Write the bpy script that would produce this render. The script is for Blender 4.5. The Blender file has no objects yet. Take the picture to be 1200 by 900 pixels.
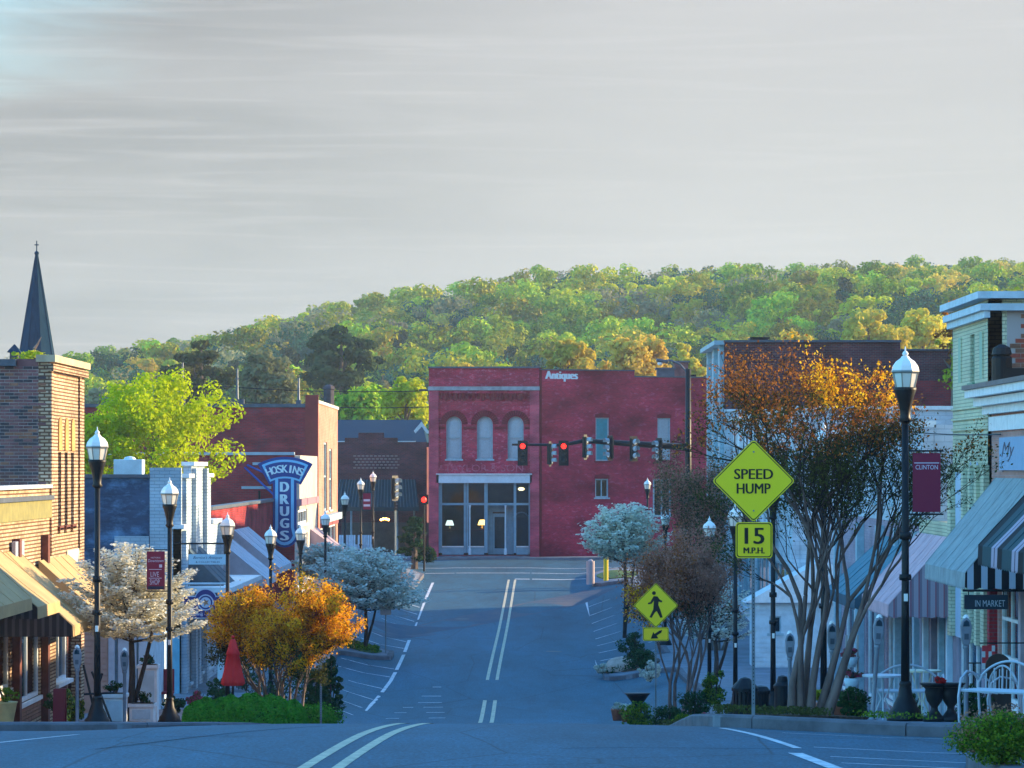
import bpy, math, random
import numpy as np
from mathutils import Vector, Matrix
R = math.radians
PI = math.pi
scene = bpy.context.scene
COL = scene.collection

# ------------------------------------------------------------------ camera, sky, sun, exposure
cam_data = bpy.data.cameras.new('camera')
cam = bpy.data.objects.new('camera', cam_data)
COL.objects.link(cam)
cam.location = (0, 0, 0)                     # eye height; the street falls away in front
cam.rotation_euler = (R(90), 0, 0)
cam_data.sensor_width = 36
cam_data.lens = 120
cam_data.shift_y = 98 / 1200
cam_data.clip_start = 1
cam_data.clip_end = 6000
scene.camera = cam

SUN_EL, SUN_AZ = 14.0, 24.0                   # elevation; degrees towards the far end of the street from due right
world = bpy.data.worlds.new('World')
scene.world = world
world.use_nodes = True
wn, wl = world.node_tree.nodes, world.node_tree.links
wn.clear()
def wnode(t, **kw):
    n = wn.new(t)
    for k, v in kw.items(): setattr(n, k, v)
    return n
sky = wnode('ShaderNodeTexSky', sky_type='NISHITA')
sky.sun_disc = False
sky.sun_elevation = R(SUN_EL)
sky.sun_rotation = R(90 - SUN_AZ)
sky.air_density = 1.6
sky.dust_density = 0.3
sky.ozone_density = 4.0
tc = wnode('ShaderNodeTexCoord')
sep = wnode('ShaderNodeSeparateXYZ')
wl.new(tc.outputs['Generated'], sep.inputs[0])
mp = wnode('ShaderNodeMapping')
mp.inputs['Scale'].default_value = (5, 3, 40)
mp.inputs['Rotation'].default_value = (0, R(-9), 0)
wl.new(tc.outputs['Generated'], mp.inputs[0])
nz = wnode('ShaderNodeTexNoise'); nz.inputs['Scale'].default_value = 1.3
nz.inputs['Detail'].default_value = 7; nz.inputs['Roughness'].default_value = 0.55
nz.inputs['Distortion'].default_value = 0.5
wl.new(mp.outputs[0], nz.inputs['Vector'])
mp2 = wnode('ShaderNodeMapping')
mp2.inputs['Scale'].default_value = (9, 6, 240)
mp2.inputs['Rotation'].default_value = (0, R(5), 0)
wl.new(tc.outputs['Generated'], mp2.inputs[0])
nz2 = wnode('ShaderNodeTexNoise'); nz2.inputs['Scale'].default_value = 1.0
nz2.inputs['Detail'].default_value = 5; nz2.inputs['Distortion'].default_value = 1.2
wl.new(mp2.outputs[0], nz2.inputs['Vector'])
def wmath(op, a, b=None, clamp=False):
    n = wnode('ShaderNodeMath', operation=op); n.use_clamp = clamp
    for i, v in enumerate((a, b)):
        if v is None: continue
        if isinstance(v, (int, float)): n.inputs[i].default_value = v
        else: wl.new(v, n.inputs[i])
    return n.outputs[0]
# cloud brightness: thin streaks, a broad bright sheet that thins to the left
def wramp(v, a, b, lo=0.0, hi=1.0):
    n = wnode('ShaderNodeMapRange'); n.clamp = True; n.interpolation_type = 'SMOOTHSTEP'
    n.inputs[1].default_value = a; n.inputs[2].default_value = b
    n.inputs[3].default_value = lo; n.inputs[4].default_value = hi
    wl.new(v, n.inputs[0]); return n.outputs[0]
broad = wramp(nz.outputs['Fac'], 0.38, 0.62)
fine = wramp(nz2.outputs['Fac'], 0.48, 0.72)
side = wramp(sep.outputs['X'], -0.12, 0.07)          # thicker sheet towards the sun
b1 = wmath('MULTIPLY', broad, wmath('SUBTRACT', 1.0, wmath('MULTIPLY', side, 0.75)))
bright = wmath('ADD', wmath('MULTIPLY', side, 0.30), 0.93)
bright = wmath('SUBTRACT', bright, wmath('MULTIPLY', b1, 0.17))
bright = wmath('ADD', bright, wmath('MULTIPLY', fine, wmath('SUBTRACT', 0.17, wmath('MULTIPLY', side, 0.11))))
CLOUD = 0.87
cc = wnode('ShaderNodeCombineColor')
wl.new(wmath('MULTIPLY', bright, 1.035 * CLOUD), cc.inputs[0])
wl.new(wmath('MULTIPLY', bright, 0.97 * CLOUD), cc.inputs[1])
wl.new(wmath('MULTIPLY', bright, 0.94 * CLOUD), cc.inputs[2])
# cover: overcast sheet near the horizon that breaks up into blue higher up and to the left
zz = wmath('ADD', sep.outputs['Z'], wmath('MULTIPLY', sep.outputs['X'], -0.42))
zz = wmath('ADD', zz, wmath('MULTIPLY', nz.outputs['Fac'], -0.08))
cover = wmath('SUBTRACT', 1.0, wramp(zz, 0.120, 0.235))
cover = wmath('MULTIPLY', cover, 0.97)
mixc = wnode('ShaderNodeMix', data_type='RGBA')
wl.new(cover, mixc.inputs['Factor'])
tint = wnode('ShaderNodeMix', data_type='RGBA', blend_type='MULTIPLY'); tint.inputs['Factor'].default_value = 1
wl.new(sky.outputs[0], tint.inputs[6]); tint.inputs[7].default_value = (.50, .94, 1.28, 1)
wl.new(tint.outputs[2], mixc.inputs[6]); wl.new(cc.outputs[0], mixc.inputs[7])
bg = wnode('ShaderNodeBackground'); bg.inputs['Strength'].default_value = 0.14
wl.new(mixc.outputs[2], bg.inputs['Color'])
wo = wnode('ShaderNodeOutputWorld'); wl.new(bg.outputs[0], wo.inputs['Surface'])

sun_data = bpy.data.lights.new('sun', 'SUN')
sun_data.energy = 3.3
sun_data.angle = R(0.5)
sun_data.color = (1.0, 0.76, 0.45)
sun = bpy.data.objects.new('sun', sun_data)
COL.objects.link(sun)
e, a = R(SUN_EL), R(SUN_AZ)
SD = Vector((math.cos(e) * math.cos(a), math.cos(e) * math.sin(a), math.sin(e)))
sun.rotation_euler = SD.to_track_quat('Z', 'Y').to_euler()
sun.location = (60, 60, 60)

scene.view_settings.view_transform = 'Standard'
scene.view_settings.look = 'None'
scene.view_settings.exposure = 2.02
scene.view_settings.gamma = 1
scene.render.engine = 'CYCLES'
scene.cycles.max_bounces = 6
scene.cycles.transparent_max_bounces = 12

# ------------------------------------------------------------------ helpers
F = 4000.0
def at(px, py, d):
    "a point of the photograph at distance d"
    return Vector(((px - 600) * d / F, d, (548 - py) * d / F))
def XX(px, d): return (px - 600) * d / F
def ZZ(py, d): return (548 - py) * d / F

def tag(o, label=None, cat=None, group=None, kind=None):
    if label: o['label'] = label
    if cat: o['category'] = cat
    if group: o['group'] = group
    if kind: o['kind'] = kind
    return o
ORG = {}
def empty(name, loc, label, cat, group=None, rz=0):
    o = bpy.data.objects.new(name, None)
    o.empty_display_size = .3
    o.location = loc; o.rotation_euler = (0, 0, rz)
    COL.objects.link(o)
    ORG[o.name] = Vector(loc)
    return tag(o, label, cat, group)

class MB:
    def __init__(s): s.v = []; s.f = []; s.mi = []; s.m = 0
    def add(s, vs, fs):
        n = len(s.v); s.v.extend([tuple(p) for p in vs])
        for f in fs: s.f.append(tuple(i + n for i in f)); s.mi.append(s.m)
        return s
    def quad(s, a, b, c, d): return s.add([a, b, c, d], [(0, 1, 2, 3)])
    def box(s, x0, x1, y0, y1, z0, z1):
        v = [(x0,y0,z0),(x1,y0,z0),(x1,y1,z0),(x0,y1,z0),(x0,y0,z1),(x1,y0,z1),(x1,y1,z1),(x0,y1,z1)]
        return s.add(v, [(0,3,2,1),(4,5,6,7),(0,1,5,4),(1,2,6,5),(2,3,7,6),(3,0,4,7)])
    def cbox(s, c, sz, rz=0, rx=0, ry=0):
        M = Matrix.Translation(c) @ Matrix.Rotation(rz, 4, 'Z') @ Matrix.Rotation(ry, 4, 'Y') @ Matrix.Rotation(rx, 4, 'X')
        h = [k / 2 for k in sz]
        v = [M @ Vector((a*h[0], b*h[1], c_*h[2])) for c_ in (-1, 1) for a, b in ((-1,-1),(1,-1),(1,1),(-1,1))]
        return s.add(v, [(0,3,2,1),(4,5,6,7),(0,1,5,4),(1,2,6,5),(2,3,7,6),(3,0,4,7)])
    def fbox(s, W, u0, u1, z0, z1, n0, n1):
        p = [W(u, z, n) for z in (z0, z1) for u, n in ((u0,n0),(u1,n0),(u1,n1),(u0,n1))]
        fs = [(0,3,2,1),(4,5,6,7),(0,1,5,4),(1,2,6,5),(2,3,7,6),(3,0,4,7)]
        if W.flip: fs = [tuple(reversed(f)) for f in fs]
        return s.add(p, fs)
    def fprism(s, W, pts, n0, n1):
        k = len(pts)
        v = [W(u, z, n0) for u, z in pts] + [W(u, z, n1) for u, z in pts]
        fs = [tuple(range(k)), tuple(range(2*k-1, k-1, -1))]
        fs += [(i, i+k, (i+1) % k + k, (i+1) % k) for i in range(k)]
        if W.flip: fs = [tuple(reversed(f)) for f in fs]
        return s.add(v, fs)
    def tube(s, pts, rs, n=8, caps=True):
        pts = [Vector(p) for p in pts]
        if isinstance(rs, (int, float)): rs = [rs] * len(pts)
        base = len(s.v); up = Vector((0, 0, 1)); prev = None
        for i, p in enumerate(pts):
            d = (pts[min(i+1, len(pts)-1)] - pts[max(i-1, 0)])
            if d.length < 1e-9: d = Vector((0, 0, 1))
            d.normalize()
            if prev is None:
                a = d.cross(Vector((0, 1, 0)) if abs(d.y) < .9 else Vector((1, 0, 0))).normalized()
            else:
                a = (prev - d * prev.dot(d)).normalized()
            prev = a; b = d.cross(a)
            for k in range(n):
                t = 2 * PI * k / n
                s.v.append(tuple(p + (a * math.cos(t) + b * math.sin(t)) * rs[i]))
        for i in range(len(pts) - 1):
            for k in range(n):
                A = base + i*n + k; B = base + i*n + (k+1) % n
                s.f.append((A, B, B + n, A + n)); s.mi.append(s.m)
        if caps:
            s.f.append(tuple(base + k for k in range(n-1, -1, -1))); s.mi.append(s.m)
            e = base + (len(pts)-1)*n
            s.f.append(tuple(e + k for k in range(n))); s.mi.append(s.m)
        return s
    def lathe(s, c, prof, n=16, sq=0):
        base = len(s.v); c = Vector(c)
        for r, z in prof:
            for k in range(n):
                t = 2 * PI * (k + .5) / n
                s.v.append((c.x + r * math.cos(t), c.y + r * math.sin(t), c.z + z))
        for i in range(len(prof) - 1):
            for k in range(n):
                A = base + i*n + k; B = base + i*n + (k+1) % n
                s.f.append((A, B, B + n, A + n)); s.mi.append(s.m)
        s.f.append(tuple(base + k for k in range(n-1, -1, -1))); s.mi.append(s.m)
        e = base + (len(prof)-1)*n
        s.f.append(tuple(e + k for k in range(n))); s.mi.append(s.m)
        return s
    def ball(s, c, r, n=8, sz=1.0):
        return s.lathe((c[0], c[1], c[2]), [(max(.001, r*math.sin(PI*i/n)), -r*sz*math.cos(PI*i/n)) for i in range(n+1)], n*2)
    def mesh(s, name, org=Vector((0,0,0)), smooth=False):
        me = bpy.data.meshes.new(name)
        me.from_pydata([(v[0]-org.x, v[1]-org.y, v[2]-org.z) for v in s.v], [], s.f)
        if smooth: me.polygons.foreach_set('use_smooth', [True]*len(s.f))
        if any(s.mi): me.polygons.foreach_set('material_index', s.mi)
        me.update(); return me
    def build(s, name, mat, parent=None, smooth=False, bevel=0, org=None, local=False):
        root = parent
        while root is not None and root.parent is not None: root = root.parent
        if org is None: org = ORG.get(root.name, Vector((0,0,0))) if root is not None else Vector((0,0,0))
        if local: org = Vector((0,0,0))
        me = s.mesh(name, org, smooth)
        for m in (mat if isinstance(mat, (list, tuple)) else [mat]): me.materials.append(m)
        o = bpy.data.objects.new(name, me)
        COL.objects.link(o)
        if parent is not None: o.parent = parent
        elif not local and org.length: o.location = org
        if root is None: ORG[o.name] = Vector(org)
        if bevel:
            b = o.modifiers.new('bevel', 'BEVEL'); b.width = bevel; b.segments = 2; b.limit_method = 'ANGLE'
        return o

def WF(O, U, N):
    "a wall frame: (along, height, out) -> point"
    O, U, N = Vector(O), Vector(U).normalized(), Vector(N).normalized()
    def w(u, z, n=0): return O + U * u + Vector((0, 0, z)) + N * n
    w.U = U; w.N = N; w.flip = U.cross(N).z < 0
    return w
def front(d): return WF((0, d, 0), (1, 0, 0), (0, -1, 0))       # faces the camera; along = X
def left(x): return WF((x, 0, 0), (0, 1, 0), (1, 0, 0))         # left side of the street; along = distance
def right(x): return WF((x, 0, 0), (0, 1, 0), (-1, 0, 0))

def dup(root, loc=None, rz=None, label=None, group=None):
    def cp(o, par):
        c = o.copy(); COL.objects.link(c)
        if par is not None: c.parent = par
        for ch in list(o.children): cp(ch, c)
        return c
    r = cp(root, None)
    if loc is not None: r.location = loc
    if rz is not None: r.rotation_euler = (0, 0, rz)
    if label: r['label'] = label
    if group: r['group'] = group
    return r

_txtcache = {}
def text(W, s, u, z, n, h, mat, parent, name='lettering', width=None, bold=0.0, depth=.006, shear=0, align='CENTER', flip=False, fit=None):
    c = bpy.data.curves.new('t', 'FONT')
    c.body = s; c.size = 1; c.extrude = 0; c.shear = shear
    c.resolution_u = 3
    o = bpy.data.objects.new('t', c); COL.objects.link(o)
    dg = bpy.context.evaluated_depsgraph_get(); dg.update()
    me = bpy.data.meshes.new_from_object(o.evaluated_get(dg))
    bpy.data.objects.remove(o)
    co = np.array([v.co[:] for v in me.vertices])
    if len(co) == 0: return None
    x0, x1, y0, y1 = co[:,0].min(), co[:,0].max(), co[:,1].min(), co[:,1].max()
    sy = h / (y1 - y0); sx = (width / (x1 - x0)) if width else sy
    U = W.U * (-1 if flip else 1)
    root = parent
    while root.parent is not None: root = root.parent
    org = ORG.get(root.name, Vector((0,0,0)))
    pts = []; faces = []
    for c_i, sh in enumerate((0, -1, 1) if bold else (0,)):       # heavier strokes
        base = len(pts)
        for p in co:
            uu = (p[0] - (x0 + x1)/2) * sx + sh * bold * h
            pts.append(W(u, z, n + c_i * .0007) + U * uu + Vector((0, 0, (p[1] - (y0+y1)/2) * sy)) - org)
        faces += [tuple(i + base for i in p.vertices) for p in me.polygons]
    m = bpy.data.meshes.new(name); m.from_pydata([tuple(p) for p in pts], [], faces); m.update()
    m.materials.append(mat)
    t = bpy.data.objects.new(name, m); COL.objects.link(t); t.parent = parent
    bpy.data.meshes.remove(me)
    return t

# ------------------------------------------------------------------ materials
MATS = {}
def mat(name, base, rough=.7, metal=0.0, var=0.0, vscale=3.0, bump=0.0, bscale=40.0, spec=.3, emit=None, estr=0, base2=None, stretch=(1,1,1), coat=0):
    if name in MATS: return MATS[name]
    m = bpy.data.materials.new(name); m.use_nodes = True
    nt = m.node_tree; n, l = nt.nodes, nt.links
    p = n['Principled BSDF']
    p.inputs['Base Color'].default_value = (*base, 1); p.inputs['Roughness'].default_value = rough
    p.inputs['Metallic'].default_value = metal
    p.inputs['Specular IOR Level'].default_value = spec
    if coat: p.inputs['Coat Weight'].default_value = coat
    tcn = n.new('ShaderNodeTexCoord'); mpn = n.new('ShaderNodeMapping'); mpn.inputs['Scale'].default_value = stretch
    geo = n.new('ShaderNodeNewGeometry')
    l.new(geo.outputs['Position'], mpn.inputs[0])
    if var or base2:
        t = n.new('ShaderNodeTexNoise'); t.inputs['Scale'].default_value = vscale; t.inputs['Detail'].default_value = 6
        t.inputs['Roughness'].default_value = .62
        l.new(mpn.outputs[0], t.inputs['Vector'])
        mx = n.new('ShaderNodeMix'); mx.data_type = 'RGBA'
        r = n.new('ShaderNodeMapRange'); r.inputs[1].default_value = .35; r.inputs[2].default_value = .65
        l.new(t.outputs['Fac'], r.inputs[0]); l.new(r.outputs[0], mx.inputs['Factor'])
        b2 = base2 or tuple(c * (1 - var) for c in base)
        b1 = base if base2 else tuple(min(1, c * (1 + var)) for c in base)
        mx.inputs[6].default_value = (*b1, 1); mx.inputs[7].default_value = (*b2, 1)
        l.new(mx.outputs[2], p.inputs['Base Color'])
    if bump:
        t2 = n.new('ShaderNodeTexNoise'); t2.inputs['Scale'].default_value = bscale; t2.inputs['Detail'].default_value = 4
        l.new(mpn.outputs[0], t2.inputs['Vector'])
        b = n.new('ShaderNodeBump'); b.inputs['Strength'].default_value = bump; b.inputs['Distance'].default_value = .02
        l.new(t2.outputs['Fac'], b.inputs['Height']); l.new(b.outputs[0], p.inputs['Normal'])
    if emit:
        p.inputs['Emission Color'].default_value = (*emit, 1); p.inputs['Emission Strength'].default_value = estr
    MATS[name] = m; return m

def brick_mat(name, c1, c2, mortar, w=.215, h=.075, msize=.010, peel=None, pscale=.8, pth=.5, grime=.3, bump=.6, bands=None, gscale=.7):
    "running-bond brick; peel = colour of worn paint patches"
    if name in MATS: return MATS[name]
    m = bpy.data.materials.new(name); m.use_nodes = True
    nt = m.node_tree; n, l = nt.nodes, nt.links
    p = n['Principled BSDF']; p.inputs['Roughness'].default_value = .85; p.inputs['Specular IOR Level'].default_value = .1
    geo = n.new('ShaderNodeNewGeometry'); sp = n.new('ShaderNodeSeparateXYZ'); l.new(geo.outputs['Position'], sp.inputs[0])
    ad = n.new('ShaderNodeMath'); l.new(sp.outputs[0], ad.inputs[0]); l.new(sp.outputs[1], ad.inputs[1])
    cb = n.new('ShaderNodeCombineXYZ'); l.new(ad.outputs[0], cb.inputs[0]); l.new(sp.outputs[2], cb.inputs[1])
    bt = n.new('ShaderNodeTexBrick'); l.new(cb.outputs[0], bt.inputs['Vector'])
    bt.inputs['Scale'].default_value = 1; bt.inputs['Brick Width'].default_value = w; bt.inputs['Row Height'].default_value = h
    bt.inputs['Mortar Size'].default_value = msize; bt.inputs['Mortar Smooth'].default_value = .3; bt.inputs['Bias'].default_value = 0
    bt.inputs['Color1'].default_value = (*c1, 1); bt.inputs['Color2'].default_value = (*c2, 1); bt.inputs['Mortar'].default_value = (*mortar, 1)
    src = bt.outputs['Color']
    nzz = n.new('ShaderNodeTexNoise'); nzz.inputs['Scale'].default_value = pscale; nzz.inputs['Detail'].default_value = 9; nzz.inputs['Roughness'].default_value = .7
    st = n.new('ShaderNodeMapping'); st.inputs['Scale'].default_value = (1, 1, 1.9); l.new(geo.outputs['Position'], st.inputs[0]); l.new(st.outputs[0], nzz.inputs['Vector'])
    if peel:
        r = n.new('ShaderNodeMapRange'); r.inputs[1].default_value = pth - .03; r.inputs[2].default_value = pth + .15
        l.new(nzz.outputs['Fac'], r.inputs[0])
        mx = n.new('ShaderNodeMix'); mx.data_type = 'RGBA'; l.new(r.outputs[0], mx.inputs['Factor'])
        l.new(src, mx.inputs[6]); mx.inputs[7].default_value = (*peel, 1); src = mx.outputs[2]
    g = n.new('ShaderNodeTexNoise'); g.inputs['Scale'].default_value = gscale; g.inputs['Detail'].default_value = 7
    l.new(st.outputs[0], g.inputs['Vector'])
    r2 = n.new('ShaderNodeMapRange'); r2.inputs[1].default_value = .35; r2.inputs[2].default_value = .68
    r2.inputs[3].default_value = 1 + grime * .5; r2.inputs[4].default_value = 1 - grime; l.new(g.outputs['Fac'], r2.inputs[0])
    vm = n.new('ShaderNodeVectorMath'); vm.operation = 'SCALE'; l.new(src, vm.inputs[0]); l.new(r2.outputs[0], vm.inputs['Scale'])
    l.new(vm.outputs[0], p.inputs['Base Color'])
    b = n.new('ShaderNodeBump'); b.inputs['Strength'].default_value = bump; b.inputs['Distance'].default_value = .012; b.invert = True
    l.new(bt.outputs['Fac'], b.inputs['Height']); l.new(b.outputs[0], p.inputs['Normal'])
    MATS[name] = m; return m

def leaf_mat(name, c1, c2, trans=.35, rough=.6, objvar=.25):
    "leaves: two colours by island, translucent, with variation from tree to tree"
    if name in MATS: return MATS[name]
    m = bpy.data.materials.new(name); m.use_nodes = True
    nt = m.node_tree; n, l = nt.nodes, nt.links
    n.remove(n['Principled BSDF'])
    geo = n.new('ShaderNodeNewGeometry'); oi = n.new('ShaderNodeObjectInfo')
    mx = n.new('ShaderNodeMix'); mx.data_type = 'RGBA'
    mx.inputs[6].default_value = (*c1, 1); mx.inputs[7].default_value = (*c2, 1)
    l.new(geo.outputs['Random Per Island'], mx.inputs['Factor'])
    hs = n.new('ShaderNodeHueSaturation'); l.new(mx.outputs[2], hs.inputs['Color'])
    r = n.new('ShaderNodeMapRange'); r.inputs[3].default_value = .5 - objvar * .12; r.inputs[4].default_value = .5 + objvar * .08
    l.new(oi.outputs['Random'], r.inputs[0]); l.new(r.outputs[0], hs.inputs['Hue'])
    mm = n.new('ShaderNodeMath'); mm.operation = 'MULTIPLY'; mm.inputs[1].default_value = 7.31; l.new(oi.outputs['Random'], mm.inputs[0])
    fr = n.new('ShaderNodeMath'); fr.operation = 'FRACT'; l.new(mm.outputs[0], fr.inputs[0])
    r3 = n.new('ShaderNodeMapRange'); r3.inputs[3].default_value = 1 - objvar; r3.inputs[4].default_value = 1 + objvar
    l.new(fr.outputs[0], r3.inputs[0]); l.new(r3.outputs[0], hs.inputs['Value'])
    d = n.new('ShaderNodeBsdfDiffuse'); t = n.new('ShaderNodeBsdfTranslucent')
    l.new(hs.outputs[0], d.inputs['Color']); l.new(hs.outputs[0], t.inputs['Color'])
    ms = n.new('ShaderNodeMixShader'); ms.inputs[0].default_value = trans
    l.new(d.outputs[0], ms.inputs[1]); l.new(t.outputs[0], ms.inputs[2])
    out = n['Material Output']; l.new(ms.outputs[0], out.inputs['Surface'])
    MATS[name] = m; return m

def glass_mat(name, tint=(.55,.62,.65), refl=.35, rough=.03):
    if name in MATS: return MATS[name]
    m = bpy.data.materials.new(name); m.use_nodes = True
    nt = m.node_tree; n, l = nt.nodes, nt.links
    n.remove(n['Principled BSDF'])
    t = n.new('ShaderNodeBsdfTransparent'); t.inputs[0].default_value = (*tint, 1)
    g = n.new('ShaderNodeBsdfGlossy'); g.inputs['Roughness'].default_value = rough; g.inputs['Color'].default_value = (.9,.93,.95,1)
    fr = n.new('ShaderNodeFresnel'); fr.inputs[0].default_value = 1.5
    a = n.new('ShaderNodeMath'); a.operation = 'ADD'; a.use_clamp = True; a.inputs[1].default_value = refl; a.use_clamp = True; l.new(fr.outputs[0], a.inputs[0])
    nzg = n.new('ShaderNodeTexNoise'); nzg.inputs['Scale'].default_value = 1.5
    bp = n.new('ShaderNodeBump'); bp.inputs['Strength'].default_value = .05; l.new(nzg.outputs['Fac'], bp.inputs['Height']); l.new(bp.outputs[0], g.inputs['Normal'])
    ms = n.new('ShaderNodeMixShader'); l.new(a.outputs[0], ms.inputs[0]); l.new(t.outputs[0], ms.inputs[1]); l.new(g.outputs[0], ms.inputs[2])
    l.new(ms.outputs[0], n['Material Output'].inputs['Surface'])
    MATS[name] = m; return m

def stripe_mat(name, cols, widths, axis, rough=.8):
    "printed fabric stripes along one world axis (0 across the street, 1 along it)"
    if name in MATS: return MATS[name]
    m = bpy.data.materials.new(name); m.use_nodes = True
    nt = m.node_tree; n, l = nt.nodes, nt.links
    p = n['Principled BSDF']; p.inputs['Roughness'].default_value = rough; p.inputs['Specular IOR Level'].default_value = .15
    geo = n.new('ShaderNodeNewGeometry'); sp = n.new('ShaderNodeSeparateXYZ'); l.new(geo.outputs['Position'], sp.inputs[0])
    tot = sum(widths)
    dv = n.new('ShaderNodeMath'); dv.operation = 'DIVIDE'; dv.inputs[1].default_value = tot; l.new(sp.outputs[axis], dv.inputs[0])
    ad = n.new('ShaderNodeMath'); ad.operation = 'ADD'; ad.inputs[1].default_value = 100; l.new(dv.outputs[0], ad.inputs[0])
    fr = n.new('ShaderNodeMath'); fr.operation = 'FRACT'; l.new(ad.outputs[0], fr.inputs[0])
    cr = n.new('ShaderNodeValToRGB'); cr.color_ramp.interpolation = 'CONSTANT'; l.new(fr.outputs[0], cr.inputs[0])
    els = cr.color_ramp.elements; pos = 0
    for i, (c, w) in enumerate(zip(cols, widths)):
        el = els[i] if i < 2 else els.new(pos)
        el.position = pos; el.color = (*c, 1); pos += w / tot
    l.new(cr.outputs[0], p.inputs['Base Color'])
    MATS[name] = m; return m

M_asphalt = None
def asphalt():
    m = bpy.data.materials.new('asphalt'); m.use_nodes = True
    nt = m.node_tree; n, l = nt.nodes, nt.links
    p = n['Principled BSDF']; p.inputs['Roughness'].default_value = .7; p.inputs['Specular IOR Level'].default_value = .3
    geo = n.new('ShaderNodeNewGeometry')
    def noise(sc, det, sx=1, sy=1):
        mpn = n.new('ShaderNodeMapping'); mpn.inputs['Scale'].default_value = (sx, sy, 1); l.new(geo.outputs['Position'], mpn.inputs[0])
        t = n.new('ShaderNodeTexNoise'); t.inputs['Scale'].default_value = sc; t.inputs['Detail'].default_value = det; t.inputs['Roughness'].default_value = .65
        l.new(mpn.outputs[0], t.inputs['Vector']); return t.outputs['Fac']
    big = noise(.25, 5, 1.4, .25); mid = noise(1.6, 6, 1, .2); grit = noise(28, 3, 1, .35)
    def mr(v, a, b, c, d):
        r = n.new('ShaderNodeMapRange'); r.inputs[1].default_value = a; r.inputs[2].default_value = b; r.inputs[3].default_value = c; r.inputs[4].default_value = d
        l.new(v, r.inputs[0]); return r.outputs[0]
    def mul(x, y):
        q = n.new('ShaderNodeMath'); q.operation = 'MULTIPLY'; l.new(x, q.inputs[0]); l.new(y, q.inputs[1]); return q.outputs[0]
    k = mul(mul(mr(big, .3, .7, .68, 1.35), mr(mid, .3, .7, .82, 1.18)), mr(grit, .3, .7, .42, 1.62))
    vm = n.new('ShaderNodeVectorMath'); vm.operation = 'SCALE'; vm.inputs[0].default_value = (.012, .070, .108); l.new(k, vm.inputs['Scale'])
    # cracks
    vo = n.new('ShaderNodeTexVoronoi'); vo.feature = 'DISTANCE_TO_EDGE'; vo.inputs['Scale'].default_value = .32
    mpv = n.new('ShaderNodeMapping'); mpv.inputs['Scale'].default_value = (1, .45, 0)
    wv = n.new('ShaderNodeVectorMath'); wv.operation = 'MULTIPLY_ADD'; nn = n.new('ShaderNodeTexNoise'); nn.inputs['Scale'].default_value = 1.1; nn.inputs['Detail'].default_value = 5
    l.new(nn.outputs['Color'], wv.inputs[0]); wv.inputs[1].default_value = (1.6, 1.6, 0); l.new(geo.outputs['Position'], wv.inputs[2])
    l.new(wv.outputs[0], mpv.inputs[0]); l.new(mpv.outputs[0], vo.inputs['Vector'])
    ck = mr(vo.outputs['Distance'], 0, .008, .35, 1)
    vm2 = n.new('ShaderNodeVectorMath'); vm2.operation = 'SCALE'; l.new(vm.outputs[0], vm2.inputs[0]); l.new(ck, vm2.inputs['Scale'])
    l.new(vm2.outputs[0], p.inputs['Base Color'])
    b = n.new('ShaderNodeBump'); b.inputs['Strength'].default_value = .5; b.inputs['Distance'].default_value = .01
    l.new(grit, b.inputs['Height']); l.new(b.outputs[0], p.inputs['Normal'])
    MATS['asphalt'] = m; return m
# ------------------------------------------------------------------ terrain and street
def pchip(xs, ys):
    xs = np.array(xs, float); ys = np.array(ys, float)
    h = np.diff(xs); d = np.diff(ys) / h
    m = np.zeros(len(xs)); m[0] = d[0]; m[-1] = d[-1]
    for i in range(1, len(xs)-1):
        m[i] = 0 if d[i-1]*d[i] <= 0 else 2*d[i-1]*d[i]/(d[i-1]+d[i])
    def f(x):
        x = np.clip(x, xs[0], xs[-1]); i = np.clip(np.searchsorted(xs, x) - 1, 0, len(xs)-2)
        t = (x - xs[i]) / h[i]
        return (2*t**3-3*t**2+1)*ys[i] + (t**3-2*t**2+t)*h[i]*m[i] + (-2*t**3+3*t**2)*ys[i+1] + (t**3-t**2)*h[i]*m[i+1]
    return f
_zr = pchip([-60,0,30,40,46,50,57,71,87,95,102,109,118,128,143,160,175,190,200,330],
            [.8,-1.6,-2.8,-3.13,-3.45,-3.8,-4.45,-5.55,-6.75,-7.2,-7.5,-7.55,-7.3,-7.1,-6.86,-6.3,-5.75,-5.42,-5.35,-5.3])
_zl = pchip([-60,0,30,40,46,50,57,70,84,99,113,128,143,160,172,190,200,330],
            [.7,-1.7,-2.92,-3.26,-3.57,-3.86,-4.5,-5.4,-6.3,-6.85,-7.05,-6.8,-6.2,-5.6,-5.35,-5.4,-5.35,-5.3])
_zq = pchip([-60,0,30,40,46,50,57,69,81,92,100,113,128,143,160,175,190,200,330],
            [.7,-1.7,-2.92,-3.26,-3.57,-3.85,-4.38,-5.2,-6.02,-6.48,-6.65,-6.95,-6.8,-6.3,-5.8,-5.5,-5.42,-5.35,-5.3])
RIDGE = ([-400,0,70,200,270,350,430,500,600,660,700,760,820,900,1000,1100,1200,1700],
         [430,418,414,402,386,362,352,349,334,326,332,326,314,316,308,304,309,330])
def sstep(t):
    t = np.clip(t, 0, 1); return t*t*(3-2*t)
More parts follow.
